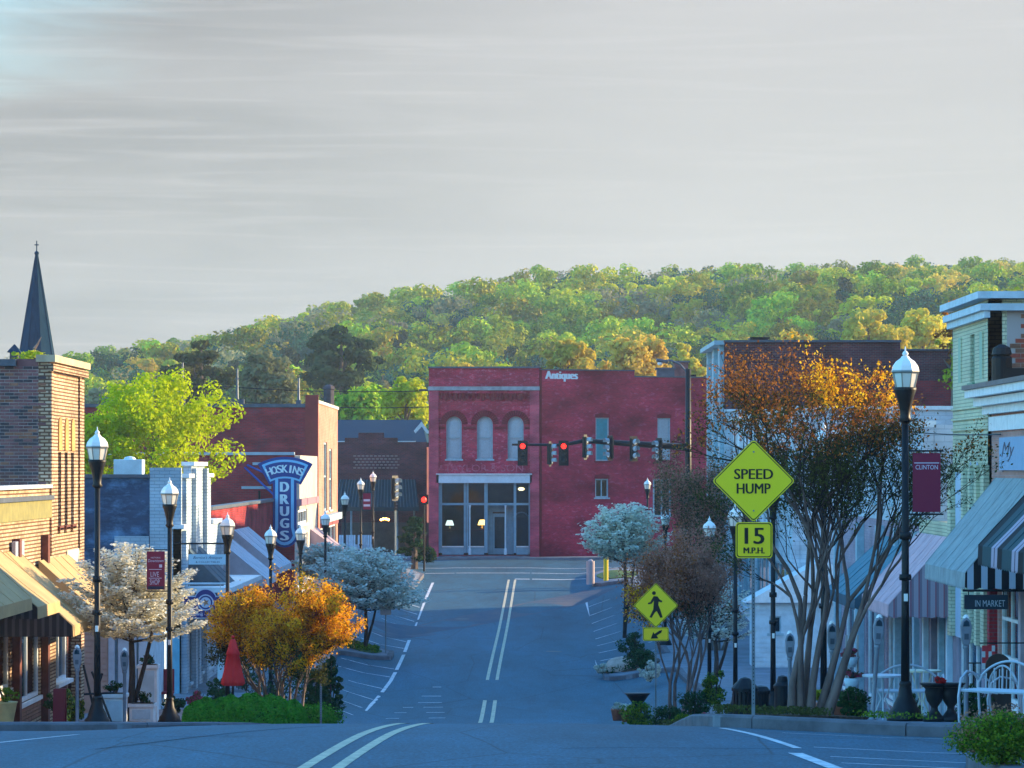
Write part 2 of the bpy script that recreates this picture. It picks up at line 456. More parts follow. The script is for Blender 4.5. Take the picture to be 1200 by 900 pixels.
def ground(x, y):
    z = _zr(y); zl = _zl(y); zq = _zq(y)
    z = z - .022 * np.clip(np.abs(x + 1) - 2, 0, 2.5) * (y > -100)
    tl = sstep((-x - 4.3) / 2.4); tr = sstep((x - 3.0) / 2.6)
    z = z + (zl - z) * tl + (zq - z) * tr
    # the wooded ridge behind the town
    px = 600 + x * F / np.maximum(y, 200)
    top = (548 - np.interp(px, RIDGE[0], RIDGE[1])) * .2 - 11.8
    t = np.clip((y - 340) / 460, 0, 1)
    s = np.sin(t * PI / 2) ** 1.25
    bumps = 2.2 * np.sin(x * .045 + 1.3) * np.sin(y * .021) * np.clip(t * 3, 0, 1) * np.clip((1 - t) * 3, 0, 1)
    z = z + (top + 5.3) * s + bumps
    z = z - np.clip(y - 820, 0, 3000) * .05
    return z
def G(x, y): return float(ground(np.float64(x), np.float64(y)))

def sheet(name, xs, ys, dz, m, kind='structure', parent=None, zfun=ground):
    X, Y = np.meshgrid(xs, ys); Z = zfun(X, Y) + dz
    nx, ny = len(xs), len(ys)
    v = np.stack([X.ravel(), Y.ravel(), Z.ravel()], 1)
    f = [(j*nx+i, j*nx+i+1, (j+1)*nx+i+1, (j+1)*nx+i) for j in range(ny-1) for i in range(nx-1)]
    me = bpy.data.meshes.new(name); me.from_pydata(v.tolist(), [], f)
    me.polygons.foreach_set('use_smooth', [True]*len(f)); me.materials.append(m)
    o = bpy.data.objects.new(name, me); COL.objects.link(o); o['kind'] = kind
    return o
m_soil = mat('soil', (.07,.075,.035), .95, var=.4, vscale=.15, bump=.5, bscale=3)
m_yard = mat('yard', (.10,.105,.09), .95, var=.3, vscale=.6)
xs_g = np.concatenate([np.linspace(-1600,-160,12), np.linspace(-140,-20,20), np.linspace(-14,14,29), np.linspace(20,140,20), np.linspace(160,1600,12)])
ys_g = np.concatenate([np.linspace(-200,20,12), np.arange(24,210,2.0), np.linspace(215,850,64), np.linspace(900,3500,12)])
sheet('ground', xs_g, ys_g, -.12, m_soil)
m_as = asphalt()
# one asphalt sheet from kerb to kerb, and the cross street beyond it
road_xs = np.concatenate([np.linspace(-30,-9,6), np.arange(-8,8.1,.5), np.linspace(9,30,6)])
road = sheet('road', road_xs, np.concatenate([np.arange(-10,52,1.0), [52.0]]), 0, m_as)
road2 = sheet('road', np.arange(-8,8.1,.5), np.arange(52,182.1,1.0), 0, m_as)
road3 = sheet('cross_street', np.concatenate([np.linspace(-120,-9,20), np.arange(-8,8.1,.5), np.linspace(9,120,20)]), np.arange(182,198.6,1.1), 0, m_as)

m_walk = mat('concrete_walk', (.17,.19,.22), .85, var=.18, vscale=1.3, bump=.25, bscale=30)
m_brickwalk = mat('brick_walk', (.30,.17,.14), .85, var=.2, vscale=2)
m_kerb = mat('kerb_concrete', (.11,.11,.125), .85, var=.28, vscale=2.2, bump=.4, bscale=20)
m_white = mat('road_paint_white', (.72,.74,.74), .7, var=.0, base2=(.38,.41,.43), vscale=6)
m_yel = mat('road_paint_yellow', (.62,.55,.36), .7, base2=(.34,.31,.22), vscale=7)

def slab(name, tab, m, h=.15, kerb_side=None):
    ys = [t[0] for t in tab]
    yy = sorted(set(np.round(np.concatenate([np.arange(ys[0], ys[-1], .75), ys]), 3)))
    xl = np.interp(yy, ys, [t[1] for t in tab]); xr = np.interp(yy, ys, [t[2] for t in tab])
    nc = 14; b = MB(); n = len(yy)
    for j in range(n):
        for i in range(nc):
            tt = i / (nc-1)
            if kerb_side == 'r': tt = 1 - (1-tt)**1.8
            if kerb_side == 'l': tt = tt**1.8
            x = xl[j] + (xr[j]-xl[j]) * tt
            b.v.append((x, yy[j], G(x, yy[j]) + h))
    top = len(b.v)
    for j in range(n-1):
        for i in range(nc-1):
            b.f.append((j*nc+i, j*nc+i+1, (j+1)*nc+i+1, (j+1)*nc+i)); b.mi.append(0)
    # side faces
    rim = [(0, i) for i in range(nc)] + [(j, nc-1) for j in range(1, n)] + [(n-1, i) for i in range(nc-2, -1, -1)] + [(j, 0) for j in range(n-2, 0, -1)]
    base = len(b.v)
    for j, i in rim:
        v = b.v[j*nc+i]; b.v.append((v[0], v[1], v[2] - h - .2))
    k = len(rim)
    for q in range(k):
        a, c = rim[q], rim[(q+1) % k]
        b.f.append((a[0]*nc+a[1], base+q, base+(q+1) % k, c[0]*nc+c[1])); b.mi.append(0)
    o = b.build(name, m); o['kind'] = 'structure'
    return o
LT = [(52.6,-24,-6.0),(53.2,-24,-4.6),(54.6,-24,-3.9),(69,-24,-3.8),(74,-24,-4.4),(91,-24,-4.5),(92.6,-24,-5.2),(93.4,-24,-6.4),
      (125.4,-24,-6.4),(126,-24,-5.2),(126.8,-24,-4.5),(129.4,-24,-4.5),(130.2,-24,-5.2),(130.8,-24,-6.4),(165,-24,-6.4),(167,-24,-4.8),(178,-24,-4.6),(181,-24,-5.4),(182,-24,-7)]
RT = [(42.4,6.6,24),(43.2,5.0,24),(44.2,3.5,24),(45.4,2.7,24),(47,2.5,24),(60,2.6,24),(91,2.8,24),(92.4,3.6,24),(93.4,5.6,24),
      (116,5.6,24),(116.8,4,24),(117.8,3.2,24),(122,3.25,24),(123,4,24),(123.8,5.6,24),(166,5.6,24),(167.4,4.4,24),(169,4.0,24),(177,4.1,24),(180,5,24),(182,7,24)]
walk_l = slab('sidewalk_left', LT, m_walk, kerb_side='r')
walk_r = slab('sidewalk_right', RT, m_walk, kerb_side='l')
slab('sidewalk_verge', [(24,5.2,12),(25,4.7,12),(34.5,4.6,12),(36,5.0,12),(36.8,6.2,12)], m_walk, kerb_side='l')
far_tab = [(198.8,-60,60),(199.4,-60,60),(212,-60,60)]
slab('sidewalk_far', far_tab, m_walk)

def kerb_line(pts, parent, side, seg=2.4, w=.16):
    "kerb stones laid end to end along the edge of a pavement; side = +1 when the pavement is to the left of the path"
    P = [Vector((p[0], p[1], 0)) for p in pts]
    L = [0]
    for a, b in zip(P, P[1:]): L.append(L[-1] + (b-a).length)
    def pos(s):
        i = max(0, min(len(P)-2, int(np.searchsorted(L, s)) - 1)); t = (s - L[i]) / max(1e-6, L[i+1]-L[i]); return P[i].lerp(P[i+1], t)
    s = 0
    while s < L[-1] - .2:
        e = min(s + seg - .02, L[-1]); k = 5; b = MB()
        for q in range(k):
            t = s + (e-s)*q/(k-1); p = pos(t)
            dd = (pos(min(t+.15, L[-1])) - pos(max(t-.15, 0))).normalized()
            nn = Vector((-dd.y, dd.x, 0)) * side
            o_, i_ = p - nn * .035, p + nn * w
            zo = G(p.x, p.y)
            b.v += [(o_.x,o_.y,zo-.15), (o_.x,o_.y,zo+.135), (o_.x+nn.x*.03,o_.y+nn.y*.03,zo+.165), (i_.x,i_.y,zo+.168), (i_.x,i_.y,zo-.1)]
        for q in range(k-1):
            for r in range(4):
                A = q*5+r; b.f.append((A, A+1, A+6, A+5)); b.mi.append(0)
        b.f += [(0,1,2,3,4), tuple(range(5*k-1, 5*k-6, -1))]; b.mi += [0, 0]
        b.build('kerb_stone', m_kerb, parent)
        s += seg
kerb_line([(-20,52.6),(-6.0,52.6)] + [(t[2], t[0]) for t in LT], walk_l, +1)
kerb_line([(12,42.4),(6.6,42.4)] + [(t[1], t[0]) for t in RT], walk_r, -1)
kerb_line([(5.2,24),(4.7,25),(4.6,34.5),(5.0,36),(6.2,36.8),(12,36.9)], bpy.data.objects['sidewalk_verge'], -1)
# mulch and turf in the kerbed islands
m_mulch = mat('mulch', (.09,.055,.035), .95, var=.5, vscale=8, bump=.8, bscale=25)
m_turf = mat('turf', (.07,.13,.03), .95, var=.4, vscale=6, bump=.8, bscale=25)
def bed(x0, x1, y0, y1, m, h=.19):
    b = MB(); n = 18
    cx, cy = (x0+x1)/2, (y0+y1)/2
    ring = []
    for k in range(n):
        t = 2*PI*k/n; ring.append((cx + (x1-x0)/2*math.cos(t)*(1+.06*math.sin(5*t)), cy + (y1-y0)/2*math.sin(t)*(1+.05*math.cos(4*t))))
    b.v.append((cx, cy, G(cx, cy)+h+.06))
    for x, y in ring: b.v.append((x, y, G(x, y)+h))
    for x, y in ring: b.v.append((x, y, G(x, y)+.1))
    for k in range(n):
        b.f.append((0, 1+k, 1+(k+1) % n)); b.mi.append(0)
        b.f.append((1+k, 1+n+k, 1+n+(k+1) % n, 1+(k+1) % n)); b.mi.append(0)
    o = b.build('planting_bed', m); o['kind'] = 'structure'
bed(3.0, 5.2, 46.5, 52, m_mulch); bed(-5.9,-4.1,60,72, m_mulch); bed(3.0,4.6,74,88, m_mulch)
bed(-6.2,-4.9,126.9,129.6, m_turf); bed(3.5,5.2,118,122, m_mulch); bed(4.3,6.4,169,177, m_turf); bed(-6.8,-5.0,169,177,m_mulch)
bed(5.0,7.5,27,35.5,m_mulch); bed(-9.2,-6.7,63,70,m_mulch)

def marking(name, pts, w, m, parent, dz=.005, step=1.0):
    P = []
    for (x0,y0),(x1,y1) in zip(pts, pts[1:]):
        n = max(1, int(math.hypot(x1-x0, y1-y0) / step))
        P += [(x0+(x1-x0)*k/n, y0+(y1-y0)*k/n) for k in range(n)]
    P.append(pts[-1]); b = MB()
    for i, (x, y) in enumerate(P):
        a, c = P[max(0,i-1)], P[min(len(P)-1,i+1)]
        dx, dy = c[0]-a[0], c[1]-a[1]; L = math.hypot(dx, dy)
        nx, ny = -dy/L*w/2, dx/L*w/2
        for sgn in (1, -1):
            b.v.append((x+nx*sgn, y+ny*sgn, G(x+nx*sgn, y+ny*sgn) + dz))
    for i in range(len(P)-1):
        b.f.append((2*i, 2*i+1, 2*i+3, 2*i+2)); b.mi.append(0)
    return b.build(name, m, parent)
xc = lambda y: float(np.interp(y, [20,33.7,40,46,60,90,118,143,175],[-2.2,-1.82,-1.6,-1.33,-1.0,-.8,-.68,-.4,0]))
def ycurve(y0, y1, off, st=2.0):
    n = max(2, int((y1-y0)/st)); return [(xc(y0+(y1-y0)*k/n)+off, y0+(y1-y0)*k/n) for k in range(n+1)]
for off in (-.165, .165):
    marking('yellow_line', ycurve(22, 93, off), .12, m_yel, road)
    marking('yellow_line', ycurve(99, 110.5, off), .12, m_yel, road2)
    marking('yellow_line', ycurve(117.5, 175, off), .11, m_yel, road2)
lx = lambda y: float(np.interp(y, [104,109,118,128,143,160,174],[-4.62,-4.5,-4.15,-4.1,-4.18,-4.12,-4.0]))
for a_, b_ in ((106,112.5),(113.5,121),(122,129.5),(131,138),(139.5,148.5),(150,160),(161.5,173)):
    marking('edge_line', [(lx(a_), a_), (lx((a_+b_)/2), (a_+b_)/2), (lx(b_), b_)], .13, m_white, road2)
rx = lambda y: float(np.interp(y, [120,143,166],[3.09,3.3,3.53]))
for a_, b_ in ((121,128),(129.5,142),(143.5,166)):
    marking('edge_line', [(rx(a_), a_), (rx(b_), b_)], .13, m_white, road2)
marking('edge_line', [(2.72,44.2),(2.9,41.5),(3.14,37.5)], .10, m_white, road)
marking('edge_line', [(3.02,36.4),(3.2,33.5),(3.5,30)], .16, m_white, road)
for y in (42.3, 37.9, 35.9, 34.7):
    marking('stall_line', [(3.35, y), (5.9, y-.5)], .06, m_white, road)
marking('edge_line', [(-7.6,38.5),(-6.1,40.6),(-5.45,42.8)], .12, m_white, road)
for k, y in enumerate((103,107,111,114.8,119,122.5)):
    marking('stall_line', [(lx(max(104,y))-.1, y), (-6.2, y+1.6)], .08, m_white, road2)
for y in (133,137,141,145,149,153,157,161):
    marking('stall_line', [(lx(y)-.1, y), (-6.2, y+1.4)], .09, m_white, road2)
for y in (126.5,130.5,134.5,138.5,143,147.5,152,157,162):
    marking('stall_line', [(rx(y)+.1, y), (5.4, y+1.2)], .09, m_white, road2)
for py, x0, x1 in ((806,507,517),(817,494,517),(825,490,518),(831,472,519),(837,462,521),(842,452,522)):
    y = float(np.interp(-py, [-842,-837,-831,-825,-817,-806],[102.3,105,107.5,109.6,112,115]))
    marking('hump_marking', [(XX(x0,y), y), (XX(x1,y), y)], .11, m_white, road2)
for py, x0, x1 in ((806,640,652),(817,640,668),(831,640,688)):
    y = float(np.interp(-py, [-842,-831,-817,-806],[102.3,107.5,112,115]))
    marking('hump_marking', [(XX(x0,y), y), (XX(x1,y), y)], .15, m_as, road2)
def manhole(x, y):
    b = MB(); z = G(x, y); b.v.append((x, y, z+.012))
    for k in range(20): b.v.append((x+.32*math.cos(2*PI*k/20), y+.32*math.sin(2*PI*k/20), G(x+.32*math.cos(2*PI*k/20), y+.32*math.sin(2*PI*k/20))+.012))
    for k in range(20): b.f.append((0, 1+k, 1+(k+1) % 20)); b.mi.append(0)
    o = b.build('manhole_cover', mat('cast_iron', (.03,.032,.035), .5, metal=.6, var=.3, vscale=20), road if y < 52 else road2)
for x_, y_ in ((1.6,131),(-2.2,150)): manhole(x_, y_)
m_tar = mat('tar_seal', (.012,.018,.026), .95, spec=.05)
rt = random.Random(9)
for (xa, ya, xb, yb) in ((-4.5,37,-2.4,43.5),(-7,41,-3,39.5),(.5,36.5,3.2,37.4),(-8,45,-2,46)):
    n_ = 14; pp = [(xa+(xb-xa)*k/n_+rt.gauss(0,.02 if ya < 52 else .06), ya+(yb-ya)*k/n_) for k in range(n_+1)]
    marking('crack_seal', pp, .035 if ya < 52 else .07, m_tar, road if ya < 52 else road2, dz=.004)
marking('stop_line', [(.15,175.6),(3.8,175.6)], .38, m_white, road2)
marking('crosswalk_line', [(-4.6,181),(5.5,181)], .25, m_white, road2)
marking('crosswalk_line', [(-6,186.3),(7,186.3)], .25, m_white, road3)
m_patch = mat('pale_road_band', (.085,.085,.10), .8, base2=(.04,.07,.105), vscale=1.2, stretch=(1,.3,1))  # paler, greyer diagonal band across the road
marking('pale_road_band', [(-6.0,140),(-3,146),(0,154),(4.8,167)], 2.6, m_patch, road2, dz=.003)
marking('pale_road_band', [(-6.2,137),(-3,142)], .9, m_patch, road2, dz=.0025)
# brick paved strip of the left pavement beside the parking bays
bw = []
b = MB(); yy = np.arange(131, 165, 1.0)
for y in yy:
    for x in (-9.3, -8.3, -7.4, -6.6): b.v.append((x, y, G(x,y)+.157))
for j in range(len(yy)-1):
    for i in range(3): b.f.append((j*4+i, j*4+i+1, (j+1)*4+i+1, (j+1)*4+i)); b.mi.append(0)
b.build('brick_paving', m_brickwalk, walk_l)
b = MB(); yy = np.arange(53, 92, 1.0)
for y in yy:
    for x in (-9.9, -8.8, -7.8, -6.9, -6.0): b.v.append((x, y, G(x,y)+.157))
for j in range(len(yy)-1):
    for i in range(4): b.f.append((j*5+i, j*5+i+1, (j+1)*5+i+1, (j+1)*5+i)); b.mi.append(0)
b.build('brick_paving', m_brickwalk, walk_l)
# ------------------------------------------------------------------ building kit
G_dark = glass_mat('window_glass', (.55,.68,.74), .01)
G_clear = glass_mat('clear_glass', (.94,.97,.98), -.03)
G_shop = glass_mat('shop_glass', (.50,.62,.68), .02)
m_dark = mat('dark_interior', (.035,.03,.03), .9)
m_room = mat('room_plaster', (.10,.10,.09), .9, var=.2)
m_blind = mat('window_blind', (.62,.76,.86), .8, var=.06, vscale=8)
m_trimw = mat('trim_white', (.72,.74,.74), .6, var=.1, vscale=5)
m_trimb = mat('trim_blue_grey', (.30,.44,.50), .6, var=.15, vscale=5)
m_black = mat('black_metal', (.006,.007,.009), .5, metal=0, spec=.25)
m_roof = mat('roof_felt', (.05,.055,.06), .9, var=.3)
m_coping = mat('coping_metal', (.09,.11,.14), .5, metal=.4, var=.2)
m_wood = mat('red_brown_wood', (.14,.04,.028), .6, var=.25, vscale=6)

def wall(W, u0, u1, z0, z1, m, parent, holes=(), t=.25, name='wall'):
    "a wall of real thickness with real openings"
    us = sorted({u0, u1, *[h[0] for h in holes], *[h[1] for h in holes]})
    zs = sorted({z0, z1, *[h[2] for h in holes], *[h[3] for h in holes]})
    def hol(u, z): return any(h[0] < u < h[1] and h[2] < z < h[3] for h in holes)
    b = MB()
    for i in range(len(us)-1):
        for j in range(len(zs)-1):
            ua, ub, za, zb = us[i], us[i+1], zs[j], zs[j+1]
            if hol((ua+ub)/2, (za+zb)/2): continue
            b.quad(W(ua,za), W(ub,za), W(ub,zb), W(ua,zb)); b.quad(W(ua,za,-t), W(ua,zb,-t), W(ub,zb,-t), W(ub,za,-t))
    b.quad(W(u0,z1), W(u1,z1), W(u1,z1,-t), W(u0,z1,-t)); b.quad(W(u0,z0), W(u0,z1), W(u0,z1,-t), W(u0,z0,-t)); b.quad(W(u1,z0), W(u1,z0,-t), W(u1,z1,-t), W(u1,z1))
    for h in holes:
        a, c, e, f = h[:4]
        b.quad(W(a,e), W(c,e), W(c,e,-t), W(a,e,-t)); b.quad(W(a,f), W(a,f,-t), W(c,f,-t), W(c,f))
        b.quad(W(a,e), W(a,e,-t), W(a,f,-t), W(a,f)); b.quad(W(c,e), W(c,f), W(c,f,-t), W(c,e,-t))
    return b.build(name, m, parent)

def window(W, u0, u1, z0, z1, parent, fm=None, gm=None, nx=1, nz=2, n=-.10, fw=.06, back=None, sill=True, name='window', arch=False, archm=None, backd=.12, label=None):
    fm = fm or m_trimw; gm = gm or (G_clear if back not in (None, m_dark) else G_dark)
    b = MB()
    if arch:
        r = (u1-u0)/2; zc = z1 - r; cu = (u0+u1)/2; K = 12
        out = [(cu + r*math.cos(PI*k/K), zc + r*math.sin(PI*k/K)) for k in range(K+1)]
        inn = [(cu + (r-fw)*math.cos(PI*k/K), zc + (r-fw)*math.sin(PI*k/K)) for k in range(K+1)]
        for k in range(K):
            b.quad(W(*out[k], n+.04), W(*out[k+1], n+.04), W(*inn[k+1], n+.04), W(*inn[k], n+.04))
            b.quad(W(*inn[k], n+.04), W(*inn[k+1], n+.04), W(*inn[k+1], n-.03), W(*inn[k], n-.03))
        zt = zc
    else:
        zt = z1; b.fbox(W, u0, u1, z1-fw, z1, n-.03, n+.04)
    b.fbox(W, u0, u0+fw, z0, zt-(0 if arch else fw), n-.03, n+.04); b.fbox(W, u1-fw, u1, z0, zt-(0 if arch else fw), n-.03, n+.04)
    b.fbox(W, u0+fw, u1-fw, z0, z0+fw, n-.03, n+.04)
    iw = (u1-u0-2*fw)/nx; ih = (z1-z0-2*fw)/nz
    for i in range(1, nx): b.fbox(W, u0+fw+iw*i-fw*.35, u0+fw+iw*i+fw*.35, z0+fw, z1-fw, n-.02, n+.03)
    for j in range(1, nz): b.fbox(W, u0+fw, u1-fw, z0+fw+ih*j-fw*.4, z0+fw+ih*j+fw*.4, n-.018, n+.035)
    o = b.build(name, fm, parent)
    if label: o['label'] = label
    for i in range(nx):
        for j in range(nz):
            a, c = u0+fw+iw*i, u0+fw+iw*(i+1); e, f = z0+fw+ih*j, z0+fw+ih*(j+1)
            p = MB(); off = -.006 * (j % 2)
            if arch and j == nz-1:
                pts = [(a,e),(c,e)] + [q for q in inn if q[1] >= e]
                p.fprism(W, pts, n-.012+off, n-.002+off)
            else: p.fbox(W, a, c, e, f, n-.012+off, n-.002+off)
            p.build('pane', gm, o)
    if back is not None:
        MB().fbox(W, u0+.01, u1-.01, z0+.01, (z1-.01 if not arch else z1-.02), n-backd-.02, n-backd).build('blind' if back is m_blind else 'window_backing', back, o) if not arch else \
        MB().fprism(W, [(u0+.02,z0+.02),(u1-.02,z0+.02)] + [(cu + (r-.02)*math.cos(PI*k/K), zc + (r-.02)*math.sin(PI*k/K)) for k in range(K+1)], n-backd-.02, n-backd).build('blind', back, o)
    if sill: MB().fbox(W, u0-.08, u1+.08, z0-.09, z0-.003, n-.02, .06).build('sill', fm if sill is True else sill, o)
    return o

def box_part(name, x0, x1, y0, y1, z0, z1, m, parent): return MB().box(x0, x1, y0, y1, z0, z1).build(name, m, parent)

def awning(x_wall, x_front, y0, y1, zt, zb, m_top, m_side, label, val=.22, group=None, scallop=True, m_val=None):
    "a sloping shop awning: fabric top, hanging valance, side panels and a metal frame; street along Y"
    root = empty('awning', (x_wall, (y0+y1)/2, zb), label, 'awning', group)
    sgn = 1 if x_front > x_wall else -1
    b = MB(); n = 10; t = .02
    # fabric top with a slight sag between ribs
    for i in range(n+1):
        y = y0 + (y1-y0)*i/n; s = .045*abs(math.sin(i*PI/n*3))
        for k in range(5):
            q = k/4; b.v.append((x_wall + (x_front-x_wall)*q, y, zt + (zb-zt)*q - s*math.sin(q*PI)))
    for i in range(n):
        for k in range(4): b.f.append((i*5+k, i*5+k+1, (i+1)*5+k+1, (i+1)*5+k)); b.mi.append(0)
    base = len(b.v)
    b.v += [(v[0], v[1], v[2]-t) for v in b.v[:base]]
    for f in list(b.f): b.f.append(tuple(base+i for i in reversed(f))); b.mi.append(0)
    b.build('canopy', m_top, root, smooth=True)
    v = MB(); ns = max(4, int(abs(y1-y0)/.22)); rows = []
    for i in range(ns*4+1):
        y = y0 + (y1-y0)*i/(ns*4); dz = (.05*abs(math.sin(PI*i/4)) if scallop else 0)
        rows.append(((x_front, y, zb), (x_front+sgn*.012, y, zb-val-dz)))
    for a, c in zip(rows, rows[1:]):
        v.quad(a[0], c[0], c[1], a[1]); v.quad((a[0][0]-sgn*.01,)+a[0][1:], (a[1][0]-sgn*.01,)+a[1][1:], (c[1][0]-sgn*.01,)+c[1][1:], (c[0][0]-sgn*.01,)+c[0][1:])
    v.build('valance', m_val or (m_side if scallop else m_top), root)
    for y, dy in ((y0, .01), (y1, -.01)):
        s = MB(); m_ = 16
        for i in range(m_):
            qa, qb = i/m_, (i+1)/m_
            xa, xb = x_wall+(x_front-x_wall)*qa, x_wall+(x_front-x_wall)*qb
            za, zb_ = zt+(zb-zt)*qa-.01, zt+(zb-zt)*qb-.01
            da, db = (.05*abs(math.sin(PI*qa*5)) if scallop else 0), (.05*abs(math.sin(PI*qb*5)) if scallop else 0)
            s.quad((xa,y,zb-val-da), (xb,y,zb-val-db), (xb,y,zb_), (xa,y,za)); s.quad((xa,y+dy,zb-val-da), (xa,y+dy,za), (xb,y+dy,zb_), (xb,y+dy,zb-val-db))
        s.build('side_panel', m_side, root)
    fr = MB()
    for i in range(4):
        y = y0+.05 + (y1-y0-.1)*i/3
        fr.tube([(x_wall, y, zt-.04), (x_front-sgn*.02, y, zb-.04), (x_wall, y, zb-.02)], .014, 5)
    fr.tube([(x_front-sgn*.02, y0+.03, zb-.03), (x_front-sgn*.02, y1-.03, zb-.03)], .014, 5)
    fr.build('frame', m_black, root)
    k = max(2, int(abs(y1-y0)/1.1))
    for i in range(k+1):
        y = y0+.02 + (y1-y0-.04)*i/k
        MB().tube([(x_wall+(x_front-x_wall)*q, y, zt+(zb-zt)*q-.045*abs(math.sin((y-y0)/(y1-y0)*PI*3))*math.sin(q*PI)+.004) for q in (0,.25,.5,.75,1)], .009, 4).build('seam', m_top, root)
    return root

# ------------------------------------------------------------------ left side of the street
XL = -10.5
def brick_wall_pieces(W, u0, u1, z0, z1, parent, mats, bw=.21, bh=.075, skip=None, prob=1.0, seed=3, limit=300, uvis=None):
    "individual bricks standing proud of recessed joints; those past the limit are joined into one stuff part"
    rnd = random.Random(seed); shapes = []
    org = ORG[parent.name]
    for k in range(3):
        b = MB(); d = [.018, .024, .014][k]
        b.cbox((0, 0, 0), (bw-.014, d*2, bh-.016)) if abs(W.N.y) > .5 else b.cbox((0,0,0), (d*2, bw-.014, bh-.016))
        shapes.append(b)
    mes = {(k, j): (lambda me, m: (me.materials.append(m), me)[1])(shapes[k].mesh('brick'), m) for k in range(3) for j, m in enumerate(mats)}
    cells = []; r = 0; z = z0 + bh/2
    while z < z1:
        u = u0 + (bw/2 if r % 2 else 0) + bw/2
        while u < u1 - bw/4:
            if not (skip and skip(u, z)) and rnd.random() < prob: cells.append((u, z))
            u += bw
        z += bh; r += 1
    if uvis: cells.sort(key=uvis)
    rest = {j: MB() for j in range(len(mats))}
    for i, (u, z) in enumerate(cells):
        k = rnd.randrange(3); j = rnd.choices(range(len(mats)), [3,2,1][:len(mats)])[0]
        p = W(u, z, 0)
        if i < limit:
            o = bpy.data.objects.new('brick', mes[(k, j)]); COL.objects.link(o); o.parent = parent; o.location = p - org
        else:
            for q in shapes[k].v: rest[j].v.append((q[0]+p.x, q[1]+p.y, q[2]+p.z))
            n = len(rest[j].v) - 8
            rest[j].f += [tuple(i_+n for i_ in f) for f in shapes[k].f]; rest[j].mi += [0]*6
    R_ = MB(); off = 0
    for j in rest:
        n = len(R_.v); R_.v += rest[j].v; R_.f += [tuple(i_+n for i_ in f) for f in rest[j].f]; R_.mi += [j]*len(rest[j].f)
    if R_.v:
        o = R_.build('brickwork', list(mats), parent); o['kind'] = 'stuff'

m_b_a = mat('brick_purple_brown', (.20,.09,.09), .85, var=.35, vscale=2.2)
m_b_b = mat('brick_charcoal', (.065,.055,.065), .85, var=.3, vscale=3)
m_b_c = mat('brick_rust', (.27,.12,.075), .85, var=.3, vscale=3)
m_mortar = mat('mortar_grey', (.44,.38,.37), .95, var=.3, vscale=1.2)
BR_buff = brick_mat('brick_buff', (.60,.46,.32), (.42,.29,.18), (.15,.08,.05), w=.21, h=.080, msize=.018, grime=.25, bump=1.0)
BR_dark = brick_mat('brick_dark', (.20,.045,.045), (.10,.026,.035), (.14,.11,.11), grime=.4)
BR_red = brick_mat('brick_red', (.55,.030,.065), (.36,.020,.05), (.34,.08,.12), grime=.4, peel=(.68,.22,.32), pth=.56, pscale=3.2)
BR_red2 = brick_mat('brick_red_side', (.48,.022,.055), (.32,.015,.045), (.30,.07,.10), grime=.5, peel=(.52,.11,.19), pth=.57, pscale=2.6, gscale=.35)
BR_pink = brick_mat('brick_pink', (.52,.27,.22), (.44,.23,.19), (.45,.30,.27), grime=.2)
BR_green = brick_mat('brick_painted_green', (.62,.61,.42), (.58,.58,.39), (.36,.37,.26), grime=.18, bump=1.0)
BR_blue = brick_mat('brick_painted_blue', (.035,.075,.14), (.03,.06,.11), (.03,.07,.12), grime=.6, peel=(.10,.24,.40), pth=.53, pscale=.9)
BR_pale = brick_mat('brick_painted_pale', (.44,.54,.60), (.40,.50,.57), (.28,.37,.44), grime=.2, w=.3, h=.1, bump=1.0)
BR_whitewall = brick_mat('brick_painted_white', (.55,.60,.64), (.52,.57,.62), (.42,.47,.52), grime=.3, w=.4, h=.15)
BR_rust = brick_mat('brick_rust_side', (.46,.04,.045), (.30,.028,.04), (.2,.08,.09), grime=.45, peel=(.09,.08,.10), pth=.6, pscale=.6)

# two-storey buff brick building with a dark brick side wall
t = empty('brick_building', (-13, 80.5, -6), 'two-storey building with sunlit buff front, slit windows and dark brick side wall', 'building')
W = left(XL); z0 = -9
slits = [(78.95,79.5,-1.35,.36),(80.1,80.65,-1.35,.36),(81.25,81.8,-1.35,.36)]
shopA = (78.6, 83.2, -5.6, -3.4)
wall(W, 77.5, 83.8, z0, 2.48, BR_buff, t, holes=slits+[shopA])
for s in slits:
    window(W, *s, t, fm=m_wood, nx=1, nz=3, n=-.14, fw=.045, back=m_dark, backd=.3)
    a, c = s[0]-.02, s[1]+.02; cu = (a+c)/2
    MB().fprism(W, [(a,.40),(c,.40)] + [(cu+(c-a)/2*math.cos(PI*k/8), .95+.22*math.sin(PI*k/8)) for k in range(9)], -.05, .03).build('arch_panel', mat('terracotta_panel', (.50,.27,.09), .8, var=.2), t)
    MB().fbox(W, a-.03, c+.03, -1.52, -1.40, 0, .06).build('stone_sill', BR_buff, t)
for u in (77.5, 82.6):
    MB().fbox(W, u, u+.35, -2.0, 2.2, 0, .05).build('pilaster', BR_buff, t)
MB().fbox(W, 77.42, 83.88, 2.2, 2.36, -.05, .10).build('cornice', BR_buff, t)
MB().fbox(W, 77.40, 83.90, 2.40, 2.56, -.3, .14).build('coping', mat('coping_tan', (.45,.36,.24), .8, var=.2), t)
MB().fbox(W, 80.4, 82.6, -2.35, -1.95, 0, .03).build('stone_plaque', mat('plaque_stone', (.6,.55,.42), .8, var=.1), t)
wf = front(77.52)
wall(wf, -24, XL-.26, z0, 2.30, m_mortar, t)
wall(wf, XL-.74, XL-.003, 2.303, 2.47, m_b_a, t, name='parapet')
MB().fbox(wf, -18, XL-.002, -.9, 2.30, .001, .005).build('mortar_bed', m_mortar, t)
MB().box(-24, XL-.75, 77.35, 77.9, 2.303, 2.46).build('coping', m_coping, t)
